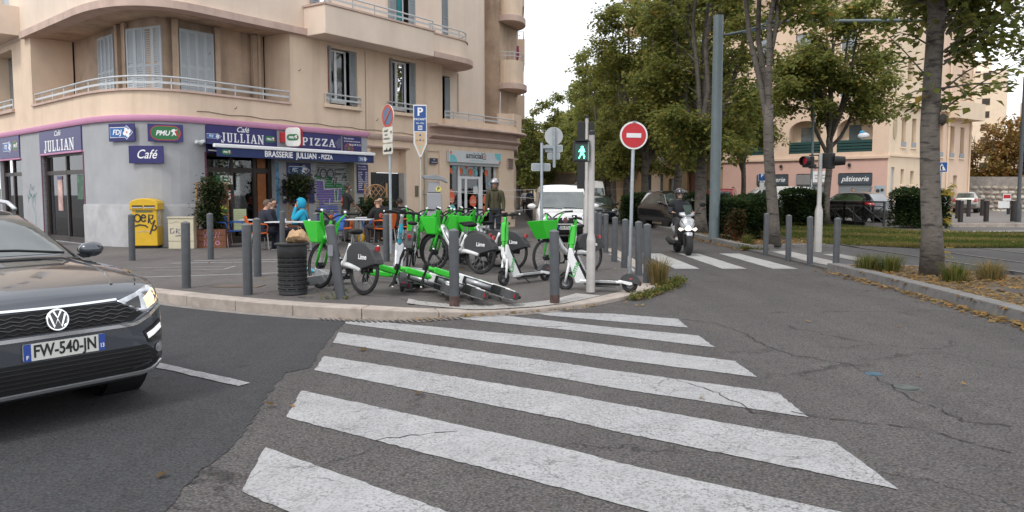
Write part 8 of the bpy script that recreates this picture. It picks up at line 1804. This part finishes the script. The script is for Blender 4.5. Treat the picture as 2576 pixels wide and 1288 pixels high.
def escooter(kind):
 lime = kind == 'lime'; t = thing('electric_scooter', '', 'scooter'); body = BKW if lime else SLV
 MB().b2(-.40, .27, -.075, .075, .135, .175).build('deck', body, t, bevel=.012); MB().b2(-.36, .22, -.062, .062, .1755, .181).build('grip_mat', BLKP, t)
 nk = MB().prism([(.14, .115), (.33, .115), (.47, .50), (.455, .66), (.40, .66), (.36, .54)], -.066, .066, 'XZ').build('neck', body, t, bevel=.018)
 if lime:
  for sg in (1, -1): lettering(nk, mat('lime ink', (.03, .33, .06), .5), [('Lime', .125, (Matrix.Translation((.345, -.069, .33)) @ Matrix.Rotation(R_(90), 4, 'X') if sg < 0 else Matrix.Translation((.345, .069, .33)) @ Matrix.Rotation(R_(180), 4, 'Z') @ Matrix.Rotation(R_(90), 4, 'X')) @ Matrix.Rotation(R_(-70 if sg < 0 else 70), 4, 'Z'), dict(bold=.01, depth=.002))])
  MB().tube([(.165, 0, .20), (.335, 0, .53)], .045, 12).build('battery', SLV, t, smooth=True); MB().prism([(.12, .17), (.17, .15), (.375, .56), (.34, .58)], -.052, .052, 'XZ').build('battery_slot', BLKP, t)
  MB().b2(-.30, .12, -.078, .078, .138, .17).build('side_trim', mat('deck trim grey', (.3, .31, .31), .5), t)
  MB().tube([(-.28, 0, .118), (.16, 0, .118)], .05, 12).build('battery', SLV, t, smooth=True); MB().b2(-.34, .2, -.062, .062, .10, .134).build('battery_tray', BLKP, t)
 up = MB().tube([(.425, 0, .58), (.405, 0, .75), (.37, 0, 1.06), (.365, 0, 1.10)], [.034, .03, .027, .034], 12).build('stem', LIME if lime else SLV, t, smooth=True)
 if lime: MB().loft([[Vector((x + dx, y, z)) for dx, y in ((-.05, -.045), (.05, -.045), (.05, .045), (-.05, .045))] for x, z in ((.425, .70), (.42, .73), (.395, .98), (.385, 1.02))]).build('battery_pack', LIME, t, bevel=.02); MB().lathe([(.042, .62), (.046, .68), (.04, .72)], 14, (.425, 0, 0)).build('collar', LIME, t)
 else:
  MB().tube([(.415, 0, .66), (.385, 0, .95)], .034, 12).build('label_sleeve', mat('turquoise label', (.02, .30, .42), .5), t)
  for sg in (1, -1): lettering(t, WHITE, [('BIRD', .075, (Matrix.Translation((.40, -.036, .80)) @ Matrix.Rotation(R_(90), 4, 'X') if sg < 0 else Matrix.Translation((.40, .036, .80)) @ Matrix.Rotation(R_(180), 4, 'Z') @ Matrix.Rotation(R_(90), 4, 'X')) @ Matrix.Rotation(R_(96 if sg > 0 else 84), 4, 'Z'), dict(bold=.02, depth=.002))]); lettering(t, WHITE, [('BIRD', .075, Matrix.Translation((.366, 0, .80)) @ Matrix.Rotation(R_(-90), 4, 'Z') @ Matrix.Rotation(R_(84), 4, 'X') @ Matrix.Rotation(R_(90), 4, 'Z'), dict(bold=.02, depth=.002))])
 hb = MB().tube([(.365, -.13, 1.135), (.375, 0, 1.12), (.365, .13, 1.135)], .016, 8).build('handlebar', BLKP, t, smooth=True)
 for sg in (1, -1): MB().tube([(.365, sg * .12, 1.135), (.335, sg * .27, 1.13)], .02, 8).build('grip', BLKP, hb); MB().tube([(.40, sg * .1, 1.12), (.40, sg * .2, 1.10)], .008, 5).build('brake_lever', BLKP, hb); MB().ball((.33, sg * .278, 1.13), .014, 8, 5).build('grip_end', WHITE, hb)
 MB().box((.385, 0, 1.155), (.07, .09, .035)).build('display', BLKP, t, bevel=.008)
 fk = MB()
 for sg in (1, -1): fk.tube([(.44, sg * .045, .42), (.47, sg * .05, .26), (.50, sg * .05, .125)], [.02, .022, .016], 8)
 fk.tube([(.435, 0, .50), (.445, 0, .37)], .04, 10); fk.build('fork', body, t, smooth=True)
 MB().tube([(.34, 0, .20), (.42, 0, .27), (.52, 0, .28), (.60, 0, .22)], [.03, .045, .045, .02], 8, flat=.4).build('front_mudguard', BLKP, t, smooth=True)
 MB().prism([(-.50 + .165 * math.cos(R_(a)), .125 + .165 * math.sin(R_(a))) for a in range(12, 185, 12)] + [(-.675, .15), (-.66, .10), (-.60, .135)], -.05, .05, 'XZ').build('rear_fender', BGR, t, bevel=.012)
 for sg in (1, -1): MB().prism([(-.34, .15), (-.34, .19), (-.54, .155), (-.55, .12), (-.50, .11)], sg * .052, sg * .066, 'XZ').build('rear_arm', body, t, bevel=.004); MB().box((-.52, sg * .053, .21), (.05, .004, .02)).build('red_reflector', REDL, t)
 MB().box((-.655, 0, .14), (.02, .05, .05)).build('tail_light', REDL, t)
 MB().tube([(.10, .05, .13), (.04, .14, .01)], .009, 5).build('kickstand', BLKP, t); MB().tube([(.37, .03, 1.10), (.44, .05, .9), (.47, .03, .55)], .006, 5).build('cable', BLKP, t)
 small_wheel(t, .50); small_wheel(t, -.50, .12); return t
LS, BS = escooter('lime'), escooter('bird'); usedk = set()
def kick(kind, M, label):
 s_ = LS if kind == 'lime' else BS; o = s_ if kind not in usedk else dup(s_); usedk.add(kind); o.matrix_basis = M; o['label'] = label; o['group'] = 'hire scooters on the corner'; o['category'] = 'scooter'
def stand(x, y, rz, tilt=5): return Matrix.Translation((x, y, pz(x, y))) @ Matrix.Rotation(R_(rz), 4, 'Z') @ Matrix.Rotation(R_(tilt), 4, 'X')
def fallen(x, y, X, lift=.22, zb=.10):
 X = Vector((*X, 0)).normalized(); Z = Vector((X.y * -1, X.x, 0)); Z = Vector((-X.y, X.x, 0)); Z = (Z * math.cos(lift) + Vector((0, 0, math.sin(lift)))).normalized(); Y = Z.cross(X)
 M = Matrix((X, Y, Z)).transposed().to_4x4(); M.translation = (x, y, pz(x, y) + zb); return M
kick('lime', stand(.22, 12.92, 226), 'upright white and green hire scooter between the bike cluster and the van')
kick('lime', stand(1.31, 12.05, 163), 'upright white and green hire scooter behind the pedestrian signal pole')
kick('lime', fallen(-.90, 11.38, (-.35, .93), .33), 'fallen hire scooter farthest left of the three lying side by side')
kick('lime', fallen(-.46, 11.0, (-.35, .93), .33), 'fallen hire scooter in the middle of the three lying side by side')
kick('lime', fallen(-.06, 10.98, (-.35, .93), .33), 'fallen hire scooter farthest right of the three lying side by side')
kick('bird', stand(-1.70, 11.75, 103), 'upright grey scooter with turquoise stem label among the fallen ones')
kick('bird', fallen(-2.75, 11.85, (.45, .89), .12), 'grey scooter fallen behind the litter bin, handlebar sticking out left of it')
kick('bird', fallen(-1.25, 12.75, (-.05, 1), .14), 'grey scooter with turquoise label lying behind the front hire bike')
kick('lime', fallen(-1.30, 12.15, (.1, .99), .10), 'fallen green stemmed scooter lying behind the rear wheel of the front hire bike')
# TERRACE
def chair_src(m):
 t = thing('terrace_chair', '', 'chair')
 MB().loft([[Vector((x, y, z)) for y, z in ((-.22, .42 + e), (.22, .42 + e), (.22, .45 + e), (-.22, .45 + e))] for x, e in ((-.21, -.01), (0, -.015), (.15, .0), (.22, -.02))]).build('seat', m, t, bevel=.012)
 MB().loft([[Vector((x, -w, z)), Vector((x, w, z)), Vector((x - .022, w, z)), Vector((x - .022, -w, z))] for x, w, z in ((-.20, .17, .44), (-.225, .20, .55), (-.26, .215, .70), (-.29, .20, .82), (-.30, .13, .86))]).build('backrest', m, t, bevel=.008)
 for sg in (1, -1):
  MB().tube([(-.24, sg * .20, .66), (-.05, sg * .245, .665), (.16, sg * .245, .65), (.19, sg * .235, .60), (.17, sg * .215, .44)], [.022, .024, .024, .022, .02], 8, flat=.7).build('arm', m, t, smooth=True)
  for x, dx in ((.18, .03), (-.18, -.06)): MB().tube([(x, sg * .2, .42), (x + dx, sg * .22, 0)], .014, 8).build('leg', ALLOY, t)
 return t
ORC = mat('orange chair plastic', (.62, .115, .012), .45, var=.06); BLC = mat('blue chair plastic', (.015, .085, .36), .45, var=.06)
CH = {'o': chair_src(ORC), 'b': chair_src(BLC)}; usedc = set()
def chair(k, x, y, rz, label):
 o = CH[k] if k not in usedc else dup(CH[k]); usedc.add(k); o.location = (x, y, .145); o.rotation_euler = (0, 0, R_(rz)); o['label'] = label; o['group'] = 'plastic armchairs of the cafe terrace'; o['category'] = 'chair'
chair('b', -7.70, 20.9, 5, 'blue plastic armchair beside the wooden planter, back to the plant'); chair('b', -7.36, 21.1, 12, 'blue plastic armchair overlapping the other blue one, nearer the table')
chair('o', -6.36, 19.75, 28, 'orange plastic armchair under the man in the dark jacket'); chair('o', -4.78, 22.6, 18, 'empty orange plastic armchair in front of the standing man')
chair('o', -3.62, 22.35, 140, 'orange plastic armchair under the balding man with an orange back print'); chair('o', -5.0, 20.5, 180, 'orange plastic armchair under the person in the turquoise hood')
chair('b', -4.9, 21.6, 250, 'blue plastic armchair behind the turquoise hood, before the graffiti'); chair('b', -4.3, 24.2, 255, 'blue plastic armchair behind the table of the standing man'); chair('b', -2.95, 24.6, 160, 'blue plastic armchair between the meter and the orange seats'); chair('o', -3.25, 23.75, 200, 'orange plastic armchair under the dark haired seated person')
TBL = mat('table top pale', (.55, .56, .58), .4, var=.04)
tb = thing('terrace_table', '', 'table'); MB().b2(-.34, .34, -.34, .34, .70, .725).build('table_top', TBL, tb, bevel=.008); MB().lathe([(.03, .04), (.03, .70)], 12).build('column', ALLOY, tb)
for a in (0, 90): MB().box((0, 0, .03), (.55, .05, .03), R_(a + 20)).build('foot', ALLOY, tb)
for i, (x, y, lab) in enumerate(((-6.95, 21.3, 'square pale table in front of the blue chairs'), (-5.70, 19.55, 'square pale table before the man with glasses'), (-5.02, 19.6, 'square pale table before the person in the turquoise hood'), (-4.2, 23.2, 'square pale table under the hand of the standing man'), (-4.15, 21.5, 'square pale table behind the basket of the front bike'))):
 o = tb if i == 0 else dup(tb); o.location = (x, y, .145); o['label'] = lab; o['group'] = 'square tables of the cafe terrace'
cup = MB().lathe([(.028, 0), (.036, .02), (.038, .07), (.034, .07), (.03, .01)], 12, (-5.62, 19.5, .872)).build('cup', WHITE); tag(cup, 'white coffee cup on the table of the man with glasses', 'cup')
tag(MB().lathe([(.03, 0), (.034, .06), (.0, .06)], 10, (-5.0, 19.45, .872)).build('glass', WHITE), 'small white cup before the person in the turquoise hood', 'cup')
PLK = mat('planter plank', (.16, .062, .03), .75, var=.3, scale=6, bump=.2, bscale=30); TRL = mat('trellis wood', (.30, .17, .08), .75, var=.25, scale=8)
OLV = leafmat('olive leaves', [(0, (.020, .034, .012)), (.55, (.042, .062, .022)), (1, (.11, .12, .06))])
def planter(x, y, rz, label, w, fh, tag_, arch=False, fz=(.6, 1.95), fw=.38, n=3600, hbox=.52, leafs=.085):
 t = thing('planter', label, 'planter', (x, y, .145), R_(rz)); pk = MB().box((0, 0, 0), (w, .022, .155)).data('plank'); pk.materials.append(PLK)
 for yy in (-.2, .2):
  for k in range(3): o = link('plank', pk, None, t); o.location = (0, yy, .08 + .165 * k)
 for sg in (-1, 1):
  MB().box((sg * (w / 2 - .012), 0, .25), (.022, .38, .47)).build('end_panel', PLK, t); MB().box((sg * (w / 2 - .03), .15, fh / 2), (.045, .045, fh)).build('trellis_post', TRL, t)
 MB().box((0, 0, .42), (w - .06, .36, .04)).build('soil', SOIL, t)
 ls = MB().box((0, 0, 0), (.028, .012, 1.0)).data('slat'); ls.materials.append(TRL)
 top = fh - .05
 for k in range(-5, 6):
  for sg in (-1, 1):
   x0 = k * .17
   P = []
   for z in [hbox + i * .02 for i in range(int((top - hbox) / .02) + 1)]:
    xx = x0 + sg * (z - (hbox + top) / 2) * .75
    lim = w / 2 - .04 if not arch or z < top - w / 2 else math.sqrt(max(0, (w / 2) ** 2 - (z - top + w / 2) ** 2))
    if abs(xx) < lim: P.append((xx, z))
   if len(P) > 3:
    a, b = P[0], P[-1]; L = math.dist(a, b); o = link('slat', ls, None, t); o.location = ((a[0] + b[0]) / 2, .15 + .008 * sg, (a[1] + b[1]) / 2); o.rotation_euler = (0, math.atan2(b[0] - a[0], b[1] - a[1]), 0); o.scale = (1, 1, L)
 if arch: MB().tube([(w / 2 * math.cos(R_(a)), .15, top - w / 2 + w / 2 * math.sin(R_(a))) for a in range(0, 181, 12)], .022, 6).build('arched_rail', TRL, t)
 else: MB().box((0, .15, top), (w, .04, .04)).build('top_rail', TRL, t)
 r = random.Random(int(x * 100)); pts = []
 cl = [(r.uniform(-fw, fw) * .7, r.uniform(-.12, .1), r.uniform(*fz)) for _ in range(26)]
 for i in range(n): c = cl[i % 26]; v = Vector((r.gauss(0, .13), r.gauss(0, .12), r.gauss(0, .13))); pts.append((Vector(c) + v, v.normalized()))
 me = leaf_cloud(pts, leafs, 5, lambda i: min(1, max(0, .3 + .45 * ((i % 26) / 26) + r.gauss(0, .15))), .2); me.materials.append(OLV); o = link('foliage', me, None, t); o['kind'] = 'stuff'
 MB().tube([(0, 0, .4), (.04, .02, .8), (0, 0, fz[1] - .2)], .018, 5).tube([(-.1, 0, .4), (-.16, 0, 1.1)], .012, 5).build('stem', BARK2, t)
 if tag_: strokes([[(-.12, .40), (-.1, .26), (-.04, .42), (0, .36), (-.06, .34)], [(.04, .40), (.12, .40)], [(.04, .33), (.1, .33)], [(.16, .26), (.20, .42), (.24, .26), (.28, .42)], [(-.12, .06), (-.12, .2), (-.04, .06), (-.04, .2)], [(.05, .2), (.05, .06)], [(.12, .2), (.05, .13), (.13, .06)], arc(.22, .13, .05, 0, 360, 10)], .02, Matrix.Translation((0, -.214, 0)) @ Matrix.Rotation(R_(90), 4, 'X')).build('pink_tag', mat('pink spray', (.50, .22, .36), .7), t)
 return t
planter(-7.92, 20.75, 3, 'wooden planter with pink scrawl and a bushy plant before the cafe door', .86, 1.72, True, fz=(.62, 1.66), fw=.30)
planter(-6.38, 23.6, 22, 'trellis planter with a round plant top in front of the pizza board', .66, 1.85, False, fz=(1.35, 1.85), n=2600)
planter(-4.25, 25.0, 30, 'arched wooden trellis planter with a low leafy shrub near the dark gate', .78, 1.75, False, True, fz=(.7, 1.15), fw=.6, n=1500, leafs=.12)
# PEOPLE
dgp = []
def skinned(name, V, E, rad, sub=2):
 me = bpy.data.meshes.new(name); me.from_pydata(V, E, []); o = bpy.data.objects.new(name, me); COL.objects.link(o)
 o.modifiers.new('skin', 'SKIN').use_smooth_shade = True
 for i, v in enumerate(me.skin_vertices[0].data): v.radius = rad[i] if isinstance(rad[i], tuple) else (rad[i],) * 2; v.use_root = i == 0
 q = o.modifiers.new('s', 'SUBSURF'); q.levels = sub; q.render_levels = sub; return o
SKINT = {}
def skinmat(n, c): return mat('skin ' + n, c, .55, var=.06, scale=12)
def limb(mb, pts, rads, n=10):
 P = []; Q = []
 for i in range(len(pts) - 1):
  for k in range(4): t = k / 4; P.append(Vector(pts[i]).lerp(Vector(pts[i + 1]), t)); Q.append(rads[i] + (rads[i + 1] - rads[i]) * t)
 P.append(Vector(pts[-1])); Q.append(rads[-1])
 for _ in range(2): P[1:-1] = [(P[i - 1] + P[i] * 2 + P[i + 1]) / 4 for i in range(1, len(P) - 1)]
 return mb.tube(P, Q, n)
POSES = {}
def person(label, loc, rz, pose, top, legs, skin, hair, sit=False, short=False, lean=0., turn=0., s=1., shoes=BLKP, arms='down', bald=False, extras=None):
 """one continuous skinned body; clothing, hair and shoes follow the same skeleton. local: faces +y"""
 t = thing('person', label, 'person', loc, R_(rz)); t.scale = (s,) * 3
 ph = .50 if sit else .93; sl = math.sin(R_(lean)); cl = math.cos(R_(lean))
 def up(x, y, z): return Vector((x, y * cl + z * sl, ph + z * cl - y * sl))
 J = dict(pel=up(0, 0, 0), wai=up(0, 0, .17), che=up(0, 0, .36), neb=up(0, -.01, .53), nec=up(0, .015, .60), jaw=up(0, .045, .665), hea=up(0, .035, .73), cro=up(0, .03, .80))
 for k, sg in (('l', -1), ('r', 1)):
  J['sh' + k] = up(sg * .185, -.01, .475); hx = sg * .09
  if sit: J['hi' + k], J['kn' + k], J['an' + k], J['to' + k] = Vector((hx, .03, ph - .01)), Vector((sg * .13, .43, ph + .03)), Vector((sg * .13, .40, .09)), Vector((sg * .15, .55, .04))
  else: J['hi' + k], J['kn' + k], J['an' + k], J['to' + k] = Vector((hx, 0, ph - .03)), Vector((sg * .10, .025, .50)), Vector((sg * .11, -.02, .09)), Vector((sg * .13, .13, .04))
  a = arms if isinstance(arms, str) else arms[0 if k == 'l' else 1]; sh = J['sh' + k]
  E_, W_ = {'down': (sh + Vector((sg * .06, -.03, -.29)), sh + Vector((sg * .07, .05, -.54))), 'table': (sh + Vector((sg * .08, .10, -.26)), sh + Vector((sg * -.02, .36, -.28))), 'lap': (sh + Vector((sg * .09, .04, -.28)), sh + Vector((sg * -.03, .28, -.36))),
                  'mouth': (sh + Vector((sg * .06, .18, -.22)), up(sg * .05, .14, .62)), 'bars': (sh + Vector((sg * .10, .16, -.24)), sh + Vector((sg * .08, .44, -.24))), 'reach': (sh + Vector((sg * .02, .14, -.24)), sh + Vector((sg * .0, .34, -.42))), 'point': (sh + Vector((sg * .05, .2, -.12)), sh + Vector((sg * .0, .45, -.02)))}[a]
  J['el' + k], J['wr' + k] = E_, W_; J['ha' + k] = W_ + (W_ - E_).normalized() * .08
 ks = list(J); ix = {k: i for i, k in enumerate(ks)}
 E = [('pel', 'wai'), ('wai', 'che'), ('che', 'neb'), ('neb', 'nec'), ('nec', 'jaw'), ('jaw', 'hea'), ('hea', 'cro')]
 for k in 'lr': E += [('che', 'sh' + k), ('sh' + k, 'el' + k), ('el' + k, 'wr' + k), ('wr' + k, 'ha' + k), ('pel', 'hi' + k), ('hi' + k, 'kn' + k), ('kn' + k, 'an' + k), ('an' + k, 'to' + k)]
 Rd = dict(pel=.115, wai=.105, che=.12, neb=.07, nec=.052, jaw=.068, hea=.092, cro=.07)
 for k in 'lr': Rd.update({'sh' + k: .06, 'el' + k: .042, 'wr' + k: .028, 'ha' + k: .03, 'hi' + k: .085, 'kn' + k: .058, 'an' + k: .04, 'to' + k: .035})
 b = skinned('body', [tuple(J[k]) for k in ks], [(ix[a], ix[c_]) for a, c_ in E], [Rd[k] for k in ks]); b.parent = t; b.data.materials.append(skin)
 ext = MB()
 ext.ball(up(0, .135, .695), .018, 8, 6, (.8, 1, 1.3)); ext.ball(up(0, .118, .65), .03, 8, 6, (1, .5, .35))
 for sg in (-1, 1): ext.ball(up(sg * .09, .02, .70), .03, 8, 6, (.4, .7, 1.1))
 for k, sg in (('l', -1), ('r', 1)):
  d = (J['ha' + k] - J['wr' + k]).normalized(); sd = d.cross(Vector((0, 0, 1))); sd = sd.normalized() if sd.length > .1 else Vector((1, 0, 0)); nn = sd.cross(d)
  for f in range(4): q = J['ha' + k] + sd * (f - 1.5) * .018; L = (.07, .08, .075, .06)[f]; ext.tube([q, q + d * L * .55 - nn * .008, q + d * L * .9 - nn * .035], [.0105, .0095, .007], 6)
  q = J['wr' + k] + d * .03; ext.tube([q, q + sd * -.04 * sg + d * .035, q + sd * -.045 * sg + d * .07], [.012, .011, .008], 6)
 dgp.append((b, ext))
 tp = MB()
 tp.loft([[up(w * math.cos(a), dp * math.sin(a) + oy, z) for a in [2 * math.pi * i / 18 for i in range(18)]] for w, dp, z, oy in ((.165, .125, -.12, 0), (.175, .13, -.02, 0), (.165, .122, .12, .005), (.185, .13, .28, .005), (.195, .128, .40, 0), (.175, .105, .485, -.01), (.11, .082, .535, -.008), (.07, .07, .565, 0))])
 for k in 'lr':
  if short: limb(tp, [up((-1 if k == 'l' else 1) * .12, -.005, .45), J['sh' + k], Vector(J['sh' + k]).lerp(J['el' + k], .85)], [.08, .082, .078])
  else: limb(tp, [up((-1 if k == 'l' else 1) * .12, -.005, .45), J['sh' + k], J['el' + k], J['wr' + k]], [.08, .08, .062, .045])
 tp.build('top', top, t, smooth=True)
 tr = MB(); tr.loft([[Vector((w * math.cos(a), dp * math.sin(a), 0)) + J['pel'] + Vector((0, oy, z)) for a in [2 * math.pi * i / 16 for i in range(16)]] for w, dp, z, oy in ((.17, .125, .06, 0), (.18, .135, -.04, 0), (.15, .11, -.12, .02 if sit else 0))])
 for k in 'lr': limb(tr, [J['hi' + k] + Vector((0, 0, .02)), Vector(J['hi' + k]).lerp(J['kn' + k], .5), J['kn' + k], Vector(J['kn' + k]).lerp(J['an' + k], .5), J['an' + k] + Vector((0, 0, -.03))], [.10, .092, .075, .068, .062])
 tr.build('trousers', legs, t, smooth=True)
 for k in 'lr':
  a, c_ = J['an' + k], J['to' + k]; d = (c_ - a); d.z = 0; d.normalize(); limb(MB(), [(0, 0, 0), (0, 0, 1)], [1, 1])
  sh = MB(); sh.loft([[a + d * x + Vector((-d.y, d.x, 0)) * w * math.cos(q) + Vector((0, 0, z - a.z + h * math.sin(q))) for q in [2 * math.pi * i / 10 for i in range(10)]] for x, w, z, h in ((-.075, .03, .045, .035), (-.04, .042, .06, .055), (.04, .045, .055, .05), (.12, .05, .04, .035), (.18, .035, .03, .022))]); sh.build('shoe', shoes, t, smooth=True)
 if hair is not None:
  hb = MB(); c0 = up(0, .015, .735); hb.ball((0, 0, 0), .103, 16, 10, (.93, 1.04, 1.06)); hb.v = [Vector(v) for v in hb.v]
  hb.f = [f for f in hb.f if all((hb.v[i].z > (.035 if hb.v[i].y > .02 else (-.06 if not bald else -.02)) and not (bald and hb.v[i].z > .055)) for i in f)]
  hb.v = [c0 + v for v in hb.v]; hb.build('hair', hair, t, smooth=True)
 for sg in (-1, 1): MB().ball(up(sg * .034, .118, .715), .0105, 8, 6).build('eye', mat('eye dark', (.02, .016, .014), .3), t); MB().tube([up(sg * .018, .128, .738), up(sg * .052, .112, .738)], .006, 5).build('eyebrow', mat('brow', (.03, .022, .018), .8), t)
 if extras: extras(t, J, up)
 return t
fab = lambda n, c: mat('cloth ' + n, c, .9, var=.14, scale=9, bump=.35, bscale=14)
NAVYC, BLKC, GRYC, OLIVE, TURQ = fab('navy', (.016, .019, .032)), fab('black', (.013, .013, .014)), fab('charcoal grey', (.05, .05, .055)), fab('olive', (.060, .055, .028)), fab('turquoise', (.01, .27, .42))
SK1, SK2 = skinmat('light', (.46, .27, .19)), skinmat('brown', (.17, .085, .055)); HD = mat('hair dark', (.018, .014, .012), .7, var=.3, scale=30); HG = mat('hair short brown', (.10, .07, .05), .8, var=.3, scale=40)
def logo_back(t, J, up):
 q = MB(); q.ring((0, 0, 0), .055, .012, 'Y', 20, 5, .2); q.xf(Matrix.Translation(up(.0, -.135, .33))); q.v = [Vector(v) for v in q.v]; k = len(q.v); q.bar(up(-.03, -.137, .30), up(0, -.138, .37), .014, .006).bar(up(.03, -.137, .30), up(0, -.138, .37), .014, .006).bar(up(-.02, -.137, .325), up(.02, -.137, .325), .012, .006); q.build('back_print', orm, t); MB().bar(up(-.09, -.13, .20), up(.09, -.13, .20), .004, .05).build('back_lettering', orm, t)
def glasses(t, J, up):
 q = MB()
 for sg in (-1, 1): q.ring(up(sg * .036, .135, .715), .024, .004, 'Y', 14, 4); q.bar(up(sg * .06, .13, .72), up(sg * .09, .03, .72), .005)
 q.build('glasses', BLKP, t); MB().ball(up(0, .105, .635), .045, 10, 6, (1, .6, .9)).build('beard', HD, t)
def mask(t, J, up): glasses_ = MB().ball(up(0, .105, .66), .06, 12, 8, (.95, .62, .8)).build('face_mask', mat('mask blue', (.35, .50, .55), .8), t, smooth=True); MB().bar(up(-.085, .10, .715), up(.085, .10, .715), .03, .03).build('sunglasses', BLKG, t)
person('seated man in a dark jacket with cropped hair, seen from behind at the terrace table', (-6.33, 19.82, .10), -50, 0, NAVYC, NAVYC, SK1, HG, sit=True, lean=14, arms='table')
person('seated man with glasses and short beard facing sideways at the terrace table', (-6.38, 20.75, .10), -88, 0, NAVYC, NAVYC, SK1, HD, sit=True, lean=6, arms='lap', extras=glasses)
def hood(t, J, up):
 mb = MB(); c0 = up(0, .0, .72); mb.ball((0, 0, 0), .135, 18, 12, (.92, 1.05, 1.12)); mb.f = [f for f in mb.f if not all(Vector(mb.v[i]).y > .025 and Vector(mb.v[i]).z < .095 for i in f)]; mb.v = [c0 + Vector(v) for v in mb.v]; o = mb.build('hood', TURQ, t, smooth=True); q = o.modifiers.new('s', 'SOLIDIFY'); q.thickness = .012
 MB().loft([[up(w * math.cos(a), dp * math.sin(a), z) for a in [2 * math.pi * i / 16 for i in range(16)]] for w, dp, z in ((.185, .14, -.1), (.19, .142, .1), (.195, .14, .24))]).build('bib', NAVYC, t, smooth=True)
 for sg in (-1, 1): MB().tube([up(sg * .1, .135, .24), up(sg * .11, .1, .46), up(sg * .1, -.08, .5), up(sg * .07, -.14, .26)], .022, 6, flat=.4).build('brace_strap', NAVYC, t)
person('seated person in a turquoise hood and navy bib with a hand at the mouth', (-5.30, 20.2, .10), 84, 0, TURQ, NAVYC, SK1, None, sit=True, lean=8, arms=('mouth', 'table'), extras=hood)
def sp(t, J, up): logo_back(t, J, up); mask(t, J, up)
person('standing man in a black t-shirt with orange back print and blue face mask', (-4.92, 23.3, .145), -62, 0, BLKC, GRYC, SK2, HD, lean=6, short=True, arms=('down', 'reach'), s=.97, extras=sp)
person('seated balding man in a black t-shirt with orange back print', (-3.78, 22.45, .10), 42, 0, BLKC, GRYC, SK1, HG, sit=True, short=True, lean=5, arms='table', bald=True, extras=logo_back)
person('seated bearded man facing us between the bald man and the sign pole', (-4.0, 24.1, .145), 175, 0, BLKC, GRYC, SK1, HD, sit=True, lean=5, arms='table')
person('seated person with thick dark hair beside the gate, back towards us', (-3.35, 23.85, .10), 30, 0, BLKC, BLKC, SK2, HD, sit=True, lean=8, arms='lap')
CROME = mat('helmet silver', (.42, .42, .44), .25, metal=.6, var=.1, coat=.5)
def helmet(m):
 def f(t, J, up):
  mb = MB(); mb.ball((0, 0, 0), .142, 20, 14, (.95, 1.1, 1.02)); mb.f = [q for q in mb.f if all(Vector(mb.v[i]).z > (-.03 if Vector(mb.v[i]).y > .05 else -.11) for i in q)]; mb.v = [up(0, .015, .735) + Vector(v) for v in mb.v]; o = mb.build('helmet', m, t, smooth=True); k = o.modifiers.new('s', 'SOLIDIFY'); k.thickness = .015
  for sg in (-1, 1): MB().tube([up(sg * .12, .02, .69), up(sg * .08, .06, .61), up(0, .07, .585)], .012, 5).build('chin_strap', BLKP, t)
 return f
def h1(t, J, up):
 helmet(CROME)(t, J, up)
 for sg in (-1, 1): MB().tube([up(sg * .12, .135, .22), up(sg * .13, .13, .40), up(sg * .12, .0, .505), up(sg * .12, -.13, .4)], .026, 6, flat=.4).build('backpack_strap', BLKC, t)
 MB().ball(up(0, -.19, .28), .17, 12, 8, (.9, .55, 1.25)).build('backpack', BLKC, t, smooth=True); MB().tube([up(0, .128, -.1), up(0, .128, .12), up(0, .137, .3), up(0, .12, .47)], .007, 5).build('zip', BLKC, t)
 MB().loft([[up(w * math.cos(a), .02 + dp * math.sin(a), z) for a in [2 * math.pi * i / 14 for i in range(14)]] for w, dp, z in ((.10, .09, .52), (.085, .085, .57), (.08, .08, .60))]).build('collar', OLIVE, t, smooth=True)
person('standing man in an olive jacket and silver helmet looking down at the bikes', (-.50, 23.6, .145), 165, 0, OLIVE, NAVYC, SK1, None, lean=3, arms='down', s=1.04, extras=h1)
def h2(t, J, up): helmet(mat('helmet dark', (.05, .05, .055), .2, metal=.3, coat=.6))(t, J, up); MB().bar(up(-.08, .112, .72), up(.08, .112, .72), .03, .035).build('sunglasses', BLKG, t); MB().ball(up(0, .10, .635), .045, 10, 6, (1, .6, .7)).build('beard', mat('beard grey', (.3, .28, .26), .8), t)
person('rider in a dark jacket, open helmet and sunglasses sitting on the motor scooter', (4.44, 20.98, .335), 180, 0, fab('dark jacket', (.016, .018, .022)), GRYC, SK1, None, sit=True, lean=4, arms='bars', shoes=mat('shoe pale', (.4, .4, .42), .7), extras=h2)
person('pedestrian in blue walking away along the pavement past the parked van', (1.30, 57, .14), 5, 0, fab('blue coat', (.025, .045, .09)), BLKC, SK1, mat('hair auburn', (.12, .045, .02), .7), arms='down'); person('pedestrian in a pale top far behind the parked van', (1.0, 61, .14), 185, 0, fab('pale top', (.5, .5, .52)), BLKC, SK1, HG, arms='down')
person('woman in a white top standing behind the black hatchback roof', (19.6, 45.5, .2), 150, 0, fab('white top', (.55, .5, .48)), fab('jeans', (.04, .06, .1)), SK1, mat('hair auburn'), arms=('mouth', 'down'), s=.96)
yb = MB().ball((0, 0, .13), .15, 10, 7, (.8, .7, 1)).build('bag', mat('bag yellow', (.55, .33, .02), .6, var=.5, scale=6), smooth=True); yb.location = (-4.35, 22.7, .145); tag(yb, 'yellow and red bag standing at the foot of the bald man', 'bag')
dg_ = bpy.context.evaluated_depsgraph_get()
for b, ext in dgp:
 me = bpy.data.meshes.new_from_object(b.evaluated_get(dg_)); q = MB().mesh(me); k = len(q.v); q._add(ext.v, ext.f); sk_ = b.data.materials[0]; b.modifiers.clear(); b.data = q.data('body', True); b.data.materials.append(sk_)
